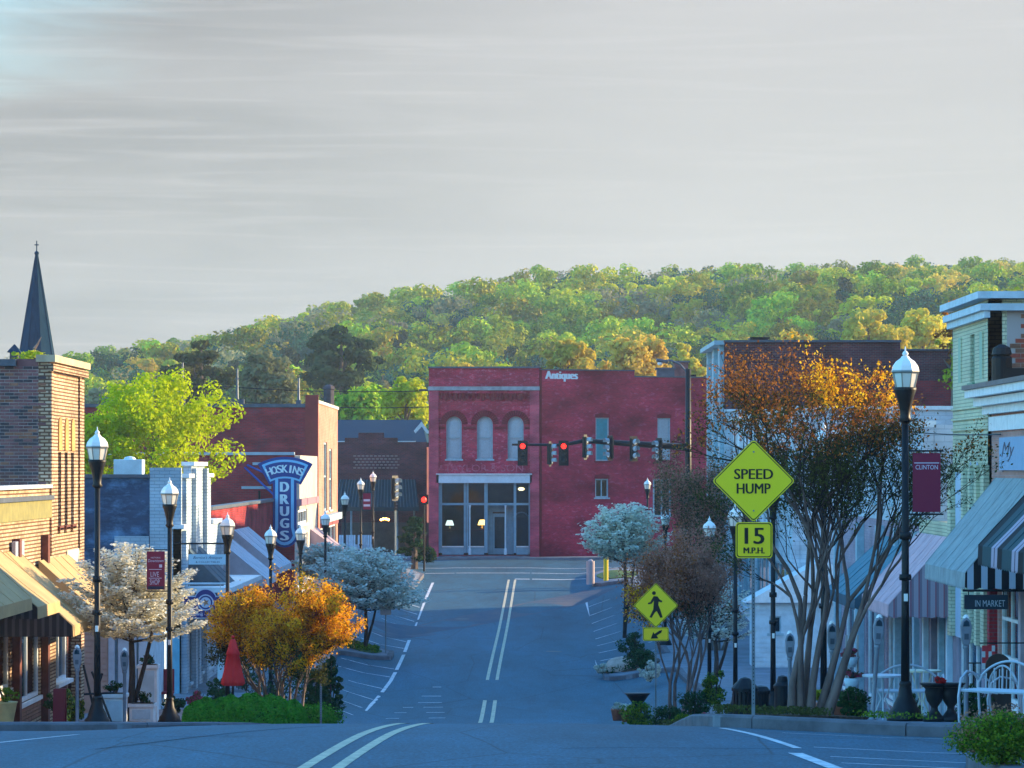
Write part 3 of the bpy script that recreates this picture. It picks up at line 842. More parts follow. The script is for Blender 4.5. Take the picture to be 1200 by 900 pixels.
brick_wall_pieces(wf, -13.2, XL-.06, -.62, 2.28, t, [m_b_a, m_b_b, m_b_c], skip=lambda u, z: False, uvis=lambda c: (c[0] < -11.75, -c[1] if c[0] > -11.75 else c[1]))
box_part('roof', -24, XL-.26, 77.8, 83.5, 2.0, 2.1, m_roof, t)
box_part('rear_wall', -24, XL-.26, 83.55, 83.8, z0, 2.3, BR_dark, t)
box_part('shop_interior', -14, -12.6, 78.3, 83.4, -6.2, -2.5, m_dark, t)
window(W, 78.7, 81.2, -5.0, -3.5, t, fm=m_trimw, gm=G_shop, nx=2, nz=1, n=-.15, fw=.08, name='shop_window')
MB().fbox(W, 78.6, 81.3, -6.4, -5.09, -.18, -.1).build('bulkhead', BR_dark, t)
d_ = MB().fbox(W, 81.5, 82.6, -6.3, -3.6, -.3, -.24).build('door', m_wood, t)
MB().fbox(W, 81.7, 82.4, -5.2, -3.8, -.238, -.232).build('pane', G_dark, d_)

# one-storey buff building with awnings, nearest on the left
t = empty('shop_building', (-13, 71, -5.2), 'one-storey buff brick shop with an olive cornice band at the left edge', 'building')
W = left(XL)
hl = [(62.2,65.0,-4.1,-2.35),(68.0,71.4,-4.6,-2.75),(72.6,75.9,-5.05,-3.2),(73.4,74.6,-2.4,-1.35)]
wall(W, 55, 77.48, -8, -.47, BR_buff, t, holes=hl[:3])
m_olive = mat('cornice_olive', (.26,.24,.08), .75, var=.25, vscale=4, base2=(.17,.16,.06))
MB().fbox(W, 55, 77.46, -1.13, -.72, .003, .06).build('cornice_band', m_olive, t)
MB().fbox(W, 55, 77.46, -.72, -.62, .003, .12).build('cornice', m_coping, t)
MB().fbox(W, 55, 77.46, -.46, -.38, -.3, .08).build('coping', mat('coping_white', (.6,.58,.52), .7, var=.2), t)
for (a, c, e, f) in hl[:3]:
    window(W, a, c, e, f, t, fm=m_trimw, gm=G_shop, nx=2, nz=1, n=-.08, fw=.09, name='shop_window')
    MB().fbox(W, a, c, f+.02, f+.3, .003, .04).build('signboard', m_wood, t)
for u in (65.2, 67.4, 71.7, 76.1): MB().fbox(W, u, u+.32, -6.5, -1.5, .003, .16).build('post', m_wood, t)
for (a, c, e, f) in hl[1:3]:
    k = 0; z = G(XL, (a+c)/2)+.2
    while z < e-.12:
        MB().fbox(W, a, c, z, z+.06, .003, .03).build('brick_course', m_b_c, t); z += .085
box_part('roof', -24, XL-.26, 55, 77.4, -1.2, -1.1, m_roof, t)
box_part('shop_interior', -14, -12.6, 55.3, 77, -6.2, -1.9, m_room, t)
wall(front(55), -24, XL-.26, -8, -.6, BR_dark, t)
s = MB().fbox(W, 71.3, 72.6, -2.15, -1.55, .05, .13).build('hanging_sign', mat('sign_slate', (.30,.33,.42), .6), t)
m_tan = mat('awning_tan', (.42,.29,.13), .85, var=.12, vscale=2, bump=.2, bscale=8)
S_blk = stripe_mat('awning_black_stripe', [(.015,.015,.02),(.07,.065,.07)], [.09,.06], 0)
awning(XL+.02, -8.95, 59.0, 63.6, -1.05, -2.43, m_tan, m_tan, 'tan awning cut off by the left edge of the photo', group='tan shop awnings', scallop=False)
awning(XL+.02, -8.9, 64.0, 67.2, -1.3, -2.62, m_tan, S_blk, 'short tan awning between the cut-off one and the wide one', group='tan shop awnings', scallop=False)
awning(XL+.02, -8.88, 69.0, 72.3, -1.75, -3.2, m_tan, S_blk, 'wide tan awning with dark striped underside above the brick-based window', group='tan shop awnings', scallop=False)
awning(XL+.07, -8.95, 75.2, 80.2, -2.05, -3.36, m_tan, m_tan, 'tan awning in full sun with tree shadows, beside the white dogwood', group='tan shop awnings', scallop=False)

# low annexe with tan siding and pale door surround
t = empty('annexe', (-12, 88.5, -6.3), 'low tan-sided annexe with pale blue pilasters behind the near dogwood', 'building')
m_side = mat('siding_tan', (.50,.36,.28), .8, var=.1)
m_pale = mat('pale_blue_paint', (.50,.62,.68), .65, var=.12, vscale=3)
m_turq = mat('turquoise_boards', (.16,.42,.55), .75, var=.12, vscale=3)
W = front(88)
wall(W, -18, -10.4, -9, -3.1, m_side, t)
z = -6.4; 
while z < -3.2: MB().fbox(W, -11.25, -10.42, z, z+.13, .0, .02).build('siding_board', m_side, t); z += .15
for u, w_ in ((-10.4,.16),(-10.15,.28),(-9.8,.12),(-9.62,.2)): MB().fbox(W, u, u+w_, -9, -3.1, -.1, .05 if w_ > .15 else .02).build('pilaster', m_pale, t)
MB().fbox(W, -10.40, -9.42, -9, -3.1, -.3, -.12).build('door', m_trimb, t)
MB().fbox(W, -18, -9.4, -3.1, -2.9, -.4, .12).build('roof_edge', m_trimw, t)
box_part('roof', -18, -9.42, 88.4, 93, -3.3, -3.2, m_roof, t)
box_part('side_wall', -9.66, -9.42, 88.3, 93, -9, -3.3, m_pale, t)
lt_ = MB().fbox(W, -10.05, -9.93, -4.35, -4.2, .05, .2).build('wall_lantern', m_black, t)

# pale painted shop with a stepped parapet and dark peeling side wall
t = empty('painted_shop', (-12, 107, -7), 'pale blue painted shop with a stepped parapet and a peeling dark blue side wall', 'building')
W = left(-9.9)
hp = [(104.8,106.4,-6.6,-4.2),(107.0,108.2,-7.0,-4.0),(108.8,112.6,-6.5,-4.2)]
wall(W, 102.2, 115.5, -10, -1.84, BR_pale, t, holes=hp)
wall(W, 103.8, 112.2, -1.838, -.32, BR_pale, t, name='parapet')
wall(W, 105.4, 109.9, -.318, 0.05, BR_pale, t, name='parapet')
for a, c, e in ((102.0,103.78,-1.8),(103.65,105.38,-.28),(105.3,110.0,.09),(109.92,112.3,-.28),(112.22,115.6,-1.8)): MB().fbox(W, a, c, e-.03, e+.09, -.3, .1).build('coping', m_trimw, t)
for u in (102.3, 105.5, 109.3, 114.8): MB().fbox(W, u, u+.6, -10, (-1.9 if u in (102.3,114.8) else -.02), .003, .14).build('pilaster', BR_pale, t)
W2 = front(102.2)
wall(W2, -20, -10.86, -10, -.30, BR_blue, t)
wall(W2, -10.85, -9.903, -10, .0, BR_pale, t, name='side_pilaster')
MB().fbox(W2, -11.9, -10.87, -10, -2.05, 0, .02).build('painted_patch', BR_pale, t)
MB().fbox(W2, -11.3, -9.95, -10, -4.9, .021, .05).build('painted_boards', m_turq, t)
MB().fbox(W2, -20, -10.87, -.30, -.2, -.3, .06).build('coping', m_coping, t)
box_part('roof', -20, -10.2, 102.5, 115, -.8, -.7, m_roof, t)
box_part('interior', -14, -12.8, 102.6, 115, -7, -3.4, m_dark, t)
for a, c, e, f in (hp[0], hp[2]): window(W, a, c, e, f, t, fm=m_pale, gm=G_shop, nx=2, nz=1, fw=.1, name='shop_window')
dd = MB().fbox(W, 107.05, 108.15, -7.0, -4.05, -.3, -.25).build('door', m_trimb, t); MB().fbox(W, 107.25, 107.95, -5.9, -4.3, -.249, -.243).build('pane', G_dark, dd)
t = empty('roof_vent', (-11.6, 104.5, -.7), 'square pale rooftop vent box on the dark blue peeling building', 'roof vent')
MB().lathe((-11.7,104.5,-.72), [(.38,0),(.38,.25),(.3,.35),(.3,.5)], 12).build('duct', m_pale, t)
MB().box(-12.15,-11.28,104.1,104.9,-.24,.25).build('hood', m_pale, t, bevel=.02)
MB().lathe((-11.7,104.5,.25), [(.2,0),(.15,.07),(.02,.1)], 10).build('cap', m_pale, t)

# porch posts and a dark awning on the painted shop
m_navy = mat('awning_navy', (.05,.09,.12), .85, var=.2)
awning(-9.88, -8.5, 104.0, 108.2, -2.5, -3.9, m_navy, m_navy, 'small dark slate awning on the pale blue shop', scallop=False)
m_fab = mat('awning_pale_grey', (.42,.48,.54), .85, var=.1)
t = empty('porch', (-9.2, 109, -7.2), 'white porch posts and roof in front of the pale blue shop', 'porch')
for y in (102.6, 106.2, 110, 114): MB().lathe((-8.75, y, -8), [(.11,0),(.11,4.2),(.14,4.25),(.14,4.35)], 8).build('post', m_pale, t)
MB().box(-9.8,-8.4,102.4,114.6,-3.75,-3.6).build('porch_roof', m_pale, t)

# small reddish shop between the painted shop and the drug store
t = empty('small_brick_shop', (-12, 125, -7), 'small single-storey red shop beyond the pale blue stepped front', 'building')
W = left(-10.3); h2 = [(118,121,-6.3,-4.3),(123,126,-6.3,-4.3),(129,134,-6.3,-4.3),(137,142,-6.2,-4.2)]
wall(W, 115.6, 148.9, -10, -1.45, BR_rust, t, holes=h2)
wall(front(116), -20, -10.56, -10, -1.6, BR_rust, t)
for q in h2: window(W, *q, t, fm=m_trimw, nx=2, nz=1, fw=.1, name='shop_window')
box_part('interior', -14, -12.8, 116.4, 148, -7, -2.4, m_dark, t)
MB().fbox(W, 115.7, 148.8, -1.45, -1.33, -.3, .1).build('coping', m_coping, t)
MB().fbox(W, 116, 122, -3.0, -1.9, .003, .05).build('fascia', mat('fascia_maroon', (.28,.07,.09), .7), t)
box_part('roof', -20, -10.56, 116.3, 148.8, -2.0, -1.9, m_roof, t)
awning(-10.28, -8.55, 119, 124, -2.5, -3.9, m_fab, m_fab, 'pale grey awning right of the white hanging shop sign', group='pale grey awnings on the left side', scallop=False)
awning(-10.28, -8.6, 126, 133, -2.3, -3.7, m_fab, m_fab, 'longer pale grey awning above the orange-leaved tree', group='pale grey awnings on the left side', scallop=False)

# drug store
t = empty('drug_store', (-12, 155, -6.3), 'brick drug store with a weathered side wall and white-framed window, behind the blue sign', 'building')
W2 = front(149); 
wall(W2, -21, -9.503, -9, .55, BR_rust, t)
MB().fbox(W2, -21, -9.5, .55, .68, -.35, .06).build('coping', m_fab, t)
for px_, py_, w_ in ((283,573,1.3),(296,545,2.2),(262,603,1.6)):
    u = XX(px_,149); z = ZZ(py_,149); MB().fbox(W2, u, u+w_, z, z+.12, .0, .03).build('stone_band', m_fab, t)
W = left(-9.5)
wall(W, 149.3, 166.6, -9, .55, mat('stucco_cream', (.42,.40,.36), .85, var=.15), t, holes=[(151.0,158.6,-5.5,-3.0),(151.2,158.4,-2.55,-1.9)])
window(W, 151.0, 158.6, -5.5, -3.0, t, fm=m_trimw, gm=G_shop, nx=3, nz=1, fw=.2, name='shop_window')
window(W, 151.2, 158.4, -2.55, -1.9, t, fm=m_trimw, nx=4, nz=1, fw=.1, name='transom_window')
MB().fbox(W, 149.4, 166.4, -1.7, -1.4, .003, .1).build('cornice', mat('cornice_mauve', (.33,.17,.22), .7), t)
box_part('interior', -14, -12.8, 150, 166, -6.5, -1, m_dark, t)
box_part('roof', -21, -9.75, 149.4, 166.6, .0, .1, m_roof, t)
pp = MB().tube([(XX(304,147.6),147.6,-7.2),(XX(304,147.6),147.6,ZZ(575,147.6))], .05, 6).tube([(XX(314,147.6),147.6,-7.2),(XX(314,147.6),147.6,ZZ(600,147.6))], .05, 6)
pp.build('downpipe', m_black, t)

# tall red corner building behind the drug store
t = empty('corner_building', (-13, 176, -5.8), 'tall red brick building with a sunlit pink tower front beyond the drug store', 'building')
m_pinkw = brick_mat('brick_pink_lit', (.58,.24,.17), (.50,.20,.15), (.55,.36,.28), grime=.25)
W = left(-9.5)
hh = [(172.4,175.4,-2.2,1.3),(177.4,180.2,-2.2,1.0),(169.5,184.5,-5.6,-3.0)]
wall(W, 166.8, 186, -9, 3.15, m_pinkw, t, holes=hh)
for q in hh[:2]: window(W, *q, t, fm=m_trimb, nx=1, nz=2, back=m_blind, fw=.12)
window(W, *hh[2], t, fm=m_trimw, gm=G_shop, nx=4, nz=1, fw=.12, name='shop_window')
MB().fbox(W, 169, 185, -2.75, -2.4, .003, .3).build('cornice', m_trimb, t)
MB().fbox(W, 169, 185, -3.0, -2.78, .003, .1).build('fascia', mat('fascia_maroon', (.3,.1,.1)), t)
W2 = front(166.9)
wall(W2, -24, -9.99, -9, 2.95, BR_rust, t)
MB().fbox(W2, -10.1, -9.47, -9, 3.55, -.15, .12).build('corner_pilaster', mat('maroon_paint', (.28,.035,.03), .7, var=.15), t)
MB().fbox(W2, -24, -10.05, 2.95, 3.12, -.4, .08).build('coping', m_coping, t)
MB().fbox(W2, -24, -10.3, .35, .5, .0, .1).build('stone_band', m_fab, t)
MB().fbox(W, 166.9, 186.1, 3.15, 3.3, -.4, .06).build('coping', mat('coping_white', (.6,.58,.52)), t)
MB().lathe((-9.9,184.5,3.3), [(.3,0),(.3,.9),(.36,.95),(.3,1.1),(.1,1.2)], 8).build('chimney', m_b_b, t)
box_part('roof', -24, -9.8, 167.3, 185.9, 2.2, 2.3, m_roof, t)
box_part('rear_wall', -24, -9.8, 185.6, 185.9, -9, 2.9, BR_rust, t)
box_part('interior', -14, -12.8, 167.5, 185, -6, -2.7, m_dark, t)
m_mauve = mat('awning_mauve', (.40,.30,.33), .85, var=.1)
awning(-9.48, -8.0, 160.5, 166, -2.9, -4.0, m_mauve, m_mauve, 'dusty pink awning below the red tower front', scallop=False)

# rooftop masts and chimneys seen above the roofs on the left
for px_, py0, py1, d, lab in ((214,425,460,172,'thin rooftop mast left of the two on the red roof'),(278,432,466,172,'rooftop mast with a wide foot on the red building'),(350,443,466,172,'short pale rooftop pipe near the red tower front')):
    x = XX(px_, d); z1 = ZZ(py0, d); t = empty('roof_mast', (x, d, 2.3), lab, 'mast')
    MB().tube([(x,d,2.2),(x,d,z1)], [.1,.045], 6).build('pole', m_coping, t)
    MB().box(x-.35 if px_ == 278 else x-.12, x+.35 if px_ == 278 else x+.12, d-.2, d+.2, 2.25, 3.45 if px_ < 300 else 3.4).build('foot', m_coping, t)
    if px_ != 350: MB().tube([(x-.12,d,z1-.5),(x+.12,d,z1-.5)], .03, 5).build('cross_arm', m_coping, t)

# church behind the left roofs: only the steeple shows
t = empty('church_steeple', (XX(43,190), 190, -6), 'dark blue church steeple with ball and cross above the roofs at far left', 'steeple')
x = XX(43,190); zb = ZZ(420,190)
m_slate = mat('slate_blue_metal', (.010,.040,.075), .9, metal=0, spec=.05, var=.15, vscale=3, stretch=(3,3,.2))
MB().lathe((x,190,zb), [(1.15,-.6),(1.02,0),(.06,5.75)], 8).build('spire', m_slate, t)
b = MB()
for k in range(8):
    a_ = 2*PI*(k+.5)/8; b.tube([(x+1.03*math.cos(a_),190+1.03*math.sin(a_),zb),(x+.065*math.cos(a_),190+.065*math.sin(a_),zb+5.75)], .03, 4)
b.build('ridge_seam', m_slate, t)
MB().box(x-1.2,x+1.2,188.8,191.2,-9,zb-.5).build('tower', BR_dark, t)
MB().ball((x,190,zb+5.85), .13).build('ball', m_slate, t)
MB().tube([(x,190,zb+5.9),(x,190,zb+6.55)], .03, 6).tube([(x-.12,190,zb+6.32),(x+.12,190,zb+6.32)], .03, 6).build('cross', m_slate, t)
t = empty('cupola', (XX(17,150), 150, 0), 'small dark pointed cupola beside the steeple at far left', 'cupola')
x = XX(17,150)
MB().lathe((x,150,ZZ(413,150)), [(.42,0),(.3,.12),(.02,.36)], 4).build('roof', m_slate, t)
MB().box(x-.18,x+.18,149.8,150.2,-9,ZZ(413,150)).build('drum', m_b_b, t)
# ------------------------------------------------------------------ far end of the street
# dark brick shop with a long striped metal awning
t = empty('dark_brick_shop', (-7.8, 206, -5.35), 'low dark brick shop with a stepped parapet at the far end of the street', 'building')
W = front(206); q = lambda px: XX(px, 206); zq_ = lambda py: ZZ(py, 206)
wall(W, q(380), q(500), -9, zq_(518), BR_dark, t, holes=[(q(400), q(492), -5.2, zq_(596))])
wall(W, q(404), q(466), zq_(518)+.003, zq_(513), BR_dark, t, name='parapet')
wall(W, q(420), q(450), zq_(513)+.003, zq_(507), BR_dark, t, name='parapet')
b = MB()
for r in range(5):
    for c in range(11):
        u = q(414) + c*.25 + (.12 if r % 2 else 0); z = zq_(549) + r*.18
        b.fbox(W, u, u+.17, z, z+.07, .0, .03)
b.build('patterned_brick', mat('brick_light', (.35,.24,.22), .8), t)['kind'] = 'stuff'
box_part('roof', q(380), q(500), 206.3, 216, 1.3, 1.5, m_roof, t)
box_part('rear_wall', q(380), q(500), 211, 211.3, -9, -3.4, m_room, t)
# porch interior
for px_ in (412, 438, 466, 486): MB().tube([(q(px_),205.6,-5.3),(q(px_),205.6,-2.4)], .06, 6).build('porch_post', m_trimb, t)
m_teal = mat('metal_awning', (.02,.045,.05), .7, metal=0, var=.15)
m_teal2 = mat('metal_awning_rib', (.06,.10,.11), .7, metal=0)
t = empty('metal_awning', (q(445), 205, -3), 'long dark ribbed metal awning on the dark brick shop', 'awning')
zt, zb, y0, y1 = zq_(562), zq_(594), 205.98, 203.8
MB().quad((q(398),y0,zt),(q(487),y0,zt),(q(492),y1,zb),(q(393),y1,zb)).quad((q(398),y0,zt-.03),(q(393),y1,zb-.03),(q(492),y1,zb-.03),(q(487),y0,zt-.03)).build('canopy', m_teal, t)
for k in range(26):
    s = (k+.5)/26; a_ = Vector((q(398)+(q(487)-q(398))*s, y0, zt+.02)); c_ = Vector((q(393)+(q(492)-q(393))*s, y1, zb+.02))
    MB().tube([a_, c_], .032, 4).build('rib', m_teal2, t)
MB().box(q(393),q(492),y1-.03,y1+.03,zb-.22,zb+.0).build('fascia', m_teal, t)
# blue slate roofed house behind it
t = empty('slate_roof_house', (-8, 222, -5.3), 'house with a dark blue roof and a white gable end above the dark brick shop', 'house')
q2 = lambda px: XX(px, 222)
v = [(q2(388),216,1.6),(q2(503),216,1.6),(q2(494),222,ZZ(492,222)),(q2(388),222,ZZ(492,222)),(q2(388),228,1.6),(q2(503),228,1.6)]
MB().add(v, [(0,1,2,3),(3,2,5,4),(0,3,4),(1,5,2),(0,4,5,1)]).build('roof', m_slate, t)
box_part('wall', q2(390), q2(501), 216.3, 227.7, -9, 1.6, BR_dark, t)
MB().add([(q2(488),215.8,ZZ(505,216)),(q2(497),215.8,ZZ(494,216)),(q2(507),215.8,ZZ(508,216)),(q2(503),215.8,ZZ(508,216)),(q2(497),215.8,ZZ(500,216)),(q2(490),215.8,ZZ(508,216))],[(0,1,4,5),(1,2,3,4)]).build('gable_trim', m_trimw, t)
MB().box(q2(390),q2(490),215.8,216.0,1.5,1.68).build('gutter', m_trimw, t)

# the red corner building with arched windows
t = empty('red_brick_building', (-1.6, 201, -5.35), 'red brick building with three arched windows above a pale shopfront, facing down the street', 'building')
W = front(200); P = lambda px: XX(px, 200); Z = lambda py: ZZ(py, 200)
arches = [(P(523), P(541), Z(538), Z(488)), (P(559), P(577.5), Z(538), Z(488)), (P(595), P(613.5), Z(538), Z(488))]
shop = (P(512), P(622.5), Z(651), Z(566))
wall(W, P(502.5), P(632), -8, Z(431), BR_red, t, holes=arches+[shop], t=.35)
for i, a_ in enumerate(arches):
    u0, u1, za, zb = a_; r = (u1-u0)/2; cu = (u0+u1)/2; zc = zb - r; K = 10
    arc = [(cu+r*math.cos(PI*k/K), zc+r*math.sin(PI*k/K)) for k in range(K+1)]
    b = MB()                                            # spandrels that close the square hole round the arch
    for k in range(K):
        p0, p1 = arc[k], arc[k+1]
        b.quad(W(p0[0],p0[1],-.002), W(p0[0] if k else u1, zb, -.002), W(p1[0] if k < K-1 else u0, zb, -.002), W(p1[0],p1[1],-.002))
        b.quad(W(*p0,-.002), W(*p1,-.002), W(*p1,-.3), W(*p0,-.3))
    b.build('spandrel', BR_red, t)
    o = [(cu+(r+.34)*math.cos(PI*k/16), zc+(r+.34)*math.sin(PI*k/16)) for k in range(17)]
    for k in range(16):                                 # voussoirs of the brick arch
        i0 = (cu+(r+.02)*math.cos(PI*(k+.06)/16), zc+(r+.02)*math.sin(PI*(k+.06)/16)); i1 = (cu+(r+.02)*math.cos(PI*(k+.94)/16), zc+(r+.02)*math.sin(PI*(k+.94)/16))
        o0 = (cu+(r+.36)*math.cos(PI*(k+.06)/16), zc+(r+.36)*math.sin(PI*(k+.06)/16)); o1 = (cu+(r+.36)*math.cos(PI*(k+.94)/16), zc+(r+.36)*math.sin(PI*(k+.94)/16))
        MB().fprism(W, [i0, o0, o1, i1], .0, .05).build('arch_stone', mat('brick_deep_red', (.17,.008,.02), .85, var=.2), t)
    window(W, *a_, t, fm=m_trimb, arch=True, nx=1, nz=2, n=-.2, fw=.085, back=m_blind, sill=m_trimb)
mdr = MATS['brick_deep_red']
for a_, c_ in ((502.5,514),(621,632)):
    MB().fbox(W, P(a_), P(c_), -8, Z(458), .003, .16).build('pilaster', brick_mat('brick_washed_pink', (.58,.07,.11), (.46,.05,.09), (.40,.14,.18), grime=.45), t)
MB().fbox(W, P(501.5), P(632.5), Z(457.5), Z(453), -.05, .22).build('cornice', mat('stone_grey', (.30,.31,.33), .8, var=.25, vscale=3), t)
MB().fbox(W, P(501.5), P(633), Z(431.5), Z(429.5), -.4, .12).build('coping', m_coping, t)
for k in range(19):
    u = P(515.5) + k*.272; MB().fbox(W, u, u+.15, Z(467.5)-(.1 if k % 2 else 0), Z(461), .003, .14).build('corbel', mdr, t)
MB().fbox(W, P(514.2), P(620.8), Z(461)+.002, Z(458.5), .003, .16).build('corbel_band', BR_red, t)
for a_, c_ in ((514.2,521.5),(543,557.5),(579.5,593.5),(615,620.8)): MB().fbox(W, P(a_), P(c_), Z(503), Z(500), .003, .05).build('string_course', mdr, t)
ghost = mat('faded_lettering', (.46,.14,.20), .85, base2=(.42,.04,.07), vscale=3)
text(W, 'TAYLOR & SON', P(567), Z(548.5), .004, .42, ghost, t, width=4.6)
# shopfront
m_sf = mat('shopfront_blue', (.20,.33,.40), .6, var=.12, vscale=3)
MB().fbox(W, P(511.5), P(623), Z(566), Z(556.5), .003, .16).build('fascia', mat('fascia_pale', (.60,.68,.72), .6, var=.08), t)
MB().fbox(W, P(511), P(623.5), Z(556.3), Z(555), .003, .24).build('fascia_cap', m_trimw, t)
for a_, c_ in ((512,518),(543.5,546),(546.6,549),(567.5,571.5),(602,605),(619.5,622.4)):
    MB().fbox(W, P(a_), P(c_), Z(648), Z(566.2), -.28, -.12).build('mullion', m_sf, t)
for a_ in (548.6, 590.3): MB().lathe((P(a_)+.1, 199.95, Z(650)), [(.09,0),(.09,.3),(.04,.4),(.04,Z(592)-Z(650)-.2),(.07,Z(592)-Z(650))], 8).build('iron_column', m_pale, t)
MB().fbox(W, P(518), P(619.5), Z(592), Z(589.5), -.30, -.10).build('transom_bar', m_sf, t)
for a_, c_ in ((518,543.3),(549,567.3),(605.2,619.3)):
    MB().fbox(W, P(a_), P(c_), Z(650), Z(641.5), -.3, -.14).build('stall_riser', m_sf, t)
    MB().fbox(W, P(a_), P(c_), Z(641.3), Z(640), -.3, -.08).build('sill', m_trimw, t)
    MB().fbox(W, P(a_), P(c_), Z(639.8), Z(592.2), -.215, -.20).build('pane', G_shop, t)
for a_, c_ in ((518,543.3),(549,567.3),(571.7,601.8),(605.2,619.3)):
    MB().fbox(W, P(a_), P(c_), Z(589.3), Z(567), -.216, -.20).build('pane', G_dark, t)
d_ = MB().fbox(W, P(577.5), P(579.5), Z(650), Z(602), -.9, -.82).fbox(W, P(591), P(593), Z(650), Z(602), -.9, -.82).fbox(W, P(579.5), P(591), Z(606), Z(602), -.9, -.82).fbox(W, P(579.5), P(591), Z(650), Z(643), -.9, -.82).build('door', m_sf, t)
MB().fbox(W, P(579.5), P(591), Z(643), Z(606), -.87, -.86).build('pane', G_shop, d_)
MB().fbox(W, P(590), P(590.8), Z(628), Z(624), -.82, -.75).build('handle', m_black, d_)
MB().fbox(W, P(571.7), P(577.3), Z(650), Z(592), -.92, -.84).fbox(W, P(593.2), P(601.8), Z(650), Z(592), -.92, -.84).fbox(W, P(577.3), P(593.2), Z(600), Z(592), -.92, -.84).build('door_surround', m_sf, t)
MB().fbox(W, P(512.3), P(622.2), Z(658), Z(651.2), -.3, .05).build('base_course', mat('stone_base', (.20,.19,.20), .85, var=.3), t)
for a_ in (523, 589, 612): MB().fbox(W, P(a_), P(a_+9), Z(656.5), Z(652.5), .051, .056).build('cellar_vent', m_dark, t)
MB().fbox(W, P(572), P(604), Z(656.5), Z(652), .06, .8).build('step', m_walk, t)
# room behind the shop window
box_part('back_wall', P(504), P(630), 206.0, 206.2, -7, 4.8, m_room, t)
box_part('shop_floor', P(504), P(630), 200.36, 206, Z(651)-.1, Z(651), m_dark, t)
box_part('ceiling', P(504), P(630), 200.36, 206, Z(560)-.1, Z(560), m_room, t)
box_part('upper_backing', P(504), P(630), 201.0, 201.1, Z(554), Z(470), m_room, t)
box_part('side_wall', P(502.6), P(504), 200.36, 214, -8, Z(433), BR_red2, t)
box_part('roof', P(504), P(630), 200.4, 214, Z(440)-.1, Z(440), m_roof, t)
box_part('roof', -25, -20, 0.1, 0.2, -50.1, -50, m_roof, t) if False else None
# the long side wall painted ANTIQUES, turning a little away
c0 = Vector((P(632.4), 200.05, 0)); c1 = Vector((XX(833, 204), 204, 0)); U = (c1-c0).normalized(); N = Vector((U.y, -U.x, 0))
W = WF(c0, U, N); L = (c1-c0).length
def ua(px): # distance along the wall that shows at this column
    k = (px-600)/F; return (k*c0.y - c0.x) / (U.x - k*U.y)
def zw(px, py): u = ua(px); return (548-py) * (c0.y + U.y*u) / F
hs = [(ua(698), ua(713.5), zw(705,540), zw(705,489.5)), (ua(770.5), ua(785.5), zw(778,539), zw(778,490)), (ua(697.5), ua(713), zw(705,583), zw(705,561)), (ua(765), ua(787), zw(776,606), zw(776,561))]
wall(W, 0, ua(743.5), -8, zw(700,434.5), BR_red2, t, holes=[hs[0], hs[2]], name='wall')
wall(W, ua(743.5), L, -8, zw(790,442.5), BR_red2, t, holes=[hs[1], hs[3]], name='wall')
MB().fbox(W, -.02, ua(743.5), zw(700,434.5), zw(700,433), -.4, .07).build('coping', m_coping, t)
MB().fbox(W, ua(743.5)+.003, L, zw(790,442.5), zw(790,441), -.4, .07).build('coping', m_coping, t)
MB().fbox(W, 0, .12, -8, Z(431), -.2, .06).build('corner_pier', mdr, t)
m_tealp = mat('teal_board', (.02,.50,.62), .7, var=.12, vscale=4)
for h_, bk in ((hs[0], m_tealp), (hs[1], m_blind)):
    window(W, *h_, t, fm=m_trimb, nx=1, nz=2, n=-.08, fw=.07, back=bk, backd=.03, sill=mdr)
window(W, *hs[2], t, fm=m_trimb, nx=2, nz=1, n=-.1, fw=.08, back=m_dark, backd=.3)
window(W, *hs[3], t, fm=m_trimb, nx=2, nz=1, n=-.1, fw=.13, back=m_dark, backd=.3, sill=False, name='doorway')
for h_ in hs[:3]:
    cu = (h_[0]+h_[1])/2; w_ = (h_[1]-h_[0])/2+.06
    MB().fprism(W, [(cu-w_, h_[3]+.003), (cu+w_, h_[3]+.003), (cu+w_*.95, h_[3]+.2), (cu, h_[3]+.3), (cu-w_*.95, h_[3]+.2)], .002, .04).build('lintel_arch', mdr, t)
m_letter = mat('letter_white', (.62,.72,.76), .6)
text(W, 'Antiques', (ua(638.5)+ua(677.5))/2, zw(658,441), .012, .62, m_letter, t, width=ua(677.5)-ua(638.5)-.1, bold=.07, name='antiques_lettering')
m_patchp = brick_mat('brick_grey_wash', (.30,.17,.20), (.26,.13,.16), (.30,.2,.22), grime=.4)
box_part('rear_block', P(640), 11.2, 204.6, 216, -8, 3.9, BR_red2, t)
# rooftop bits on the red building
for x0, x1, py0, py1, lab in ((770,790,438,433,'low pale hatch on the roof of the red building'),(790,806,440,425,'dark brick chimney stack on the roof of the red building')):
    tt = empty('roof_box', (XX(x0,207), 211, 5), lab, 'roof box')
    MB().box(XX(x0,211), XX(x1,211), 210.5, 212, 3.8, ZZ(py1,211)).build('box', m_coping if x0 == 770 else m_b_a, tt)
    MB().box(XX(x0,211)-.1, XX(x1,211)+.1, 210.4, 212.1, ZZ(py1,211), ZZ(py1,211)+.1).build('lid', m_coping, tt)

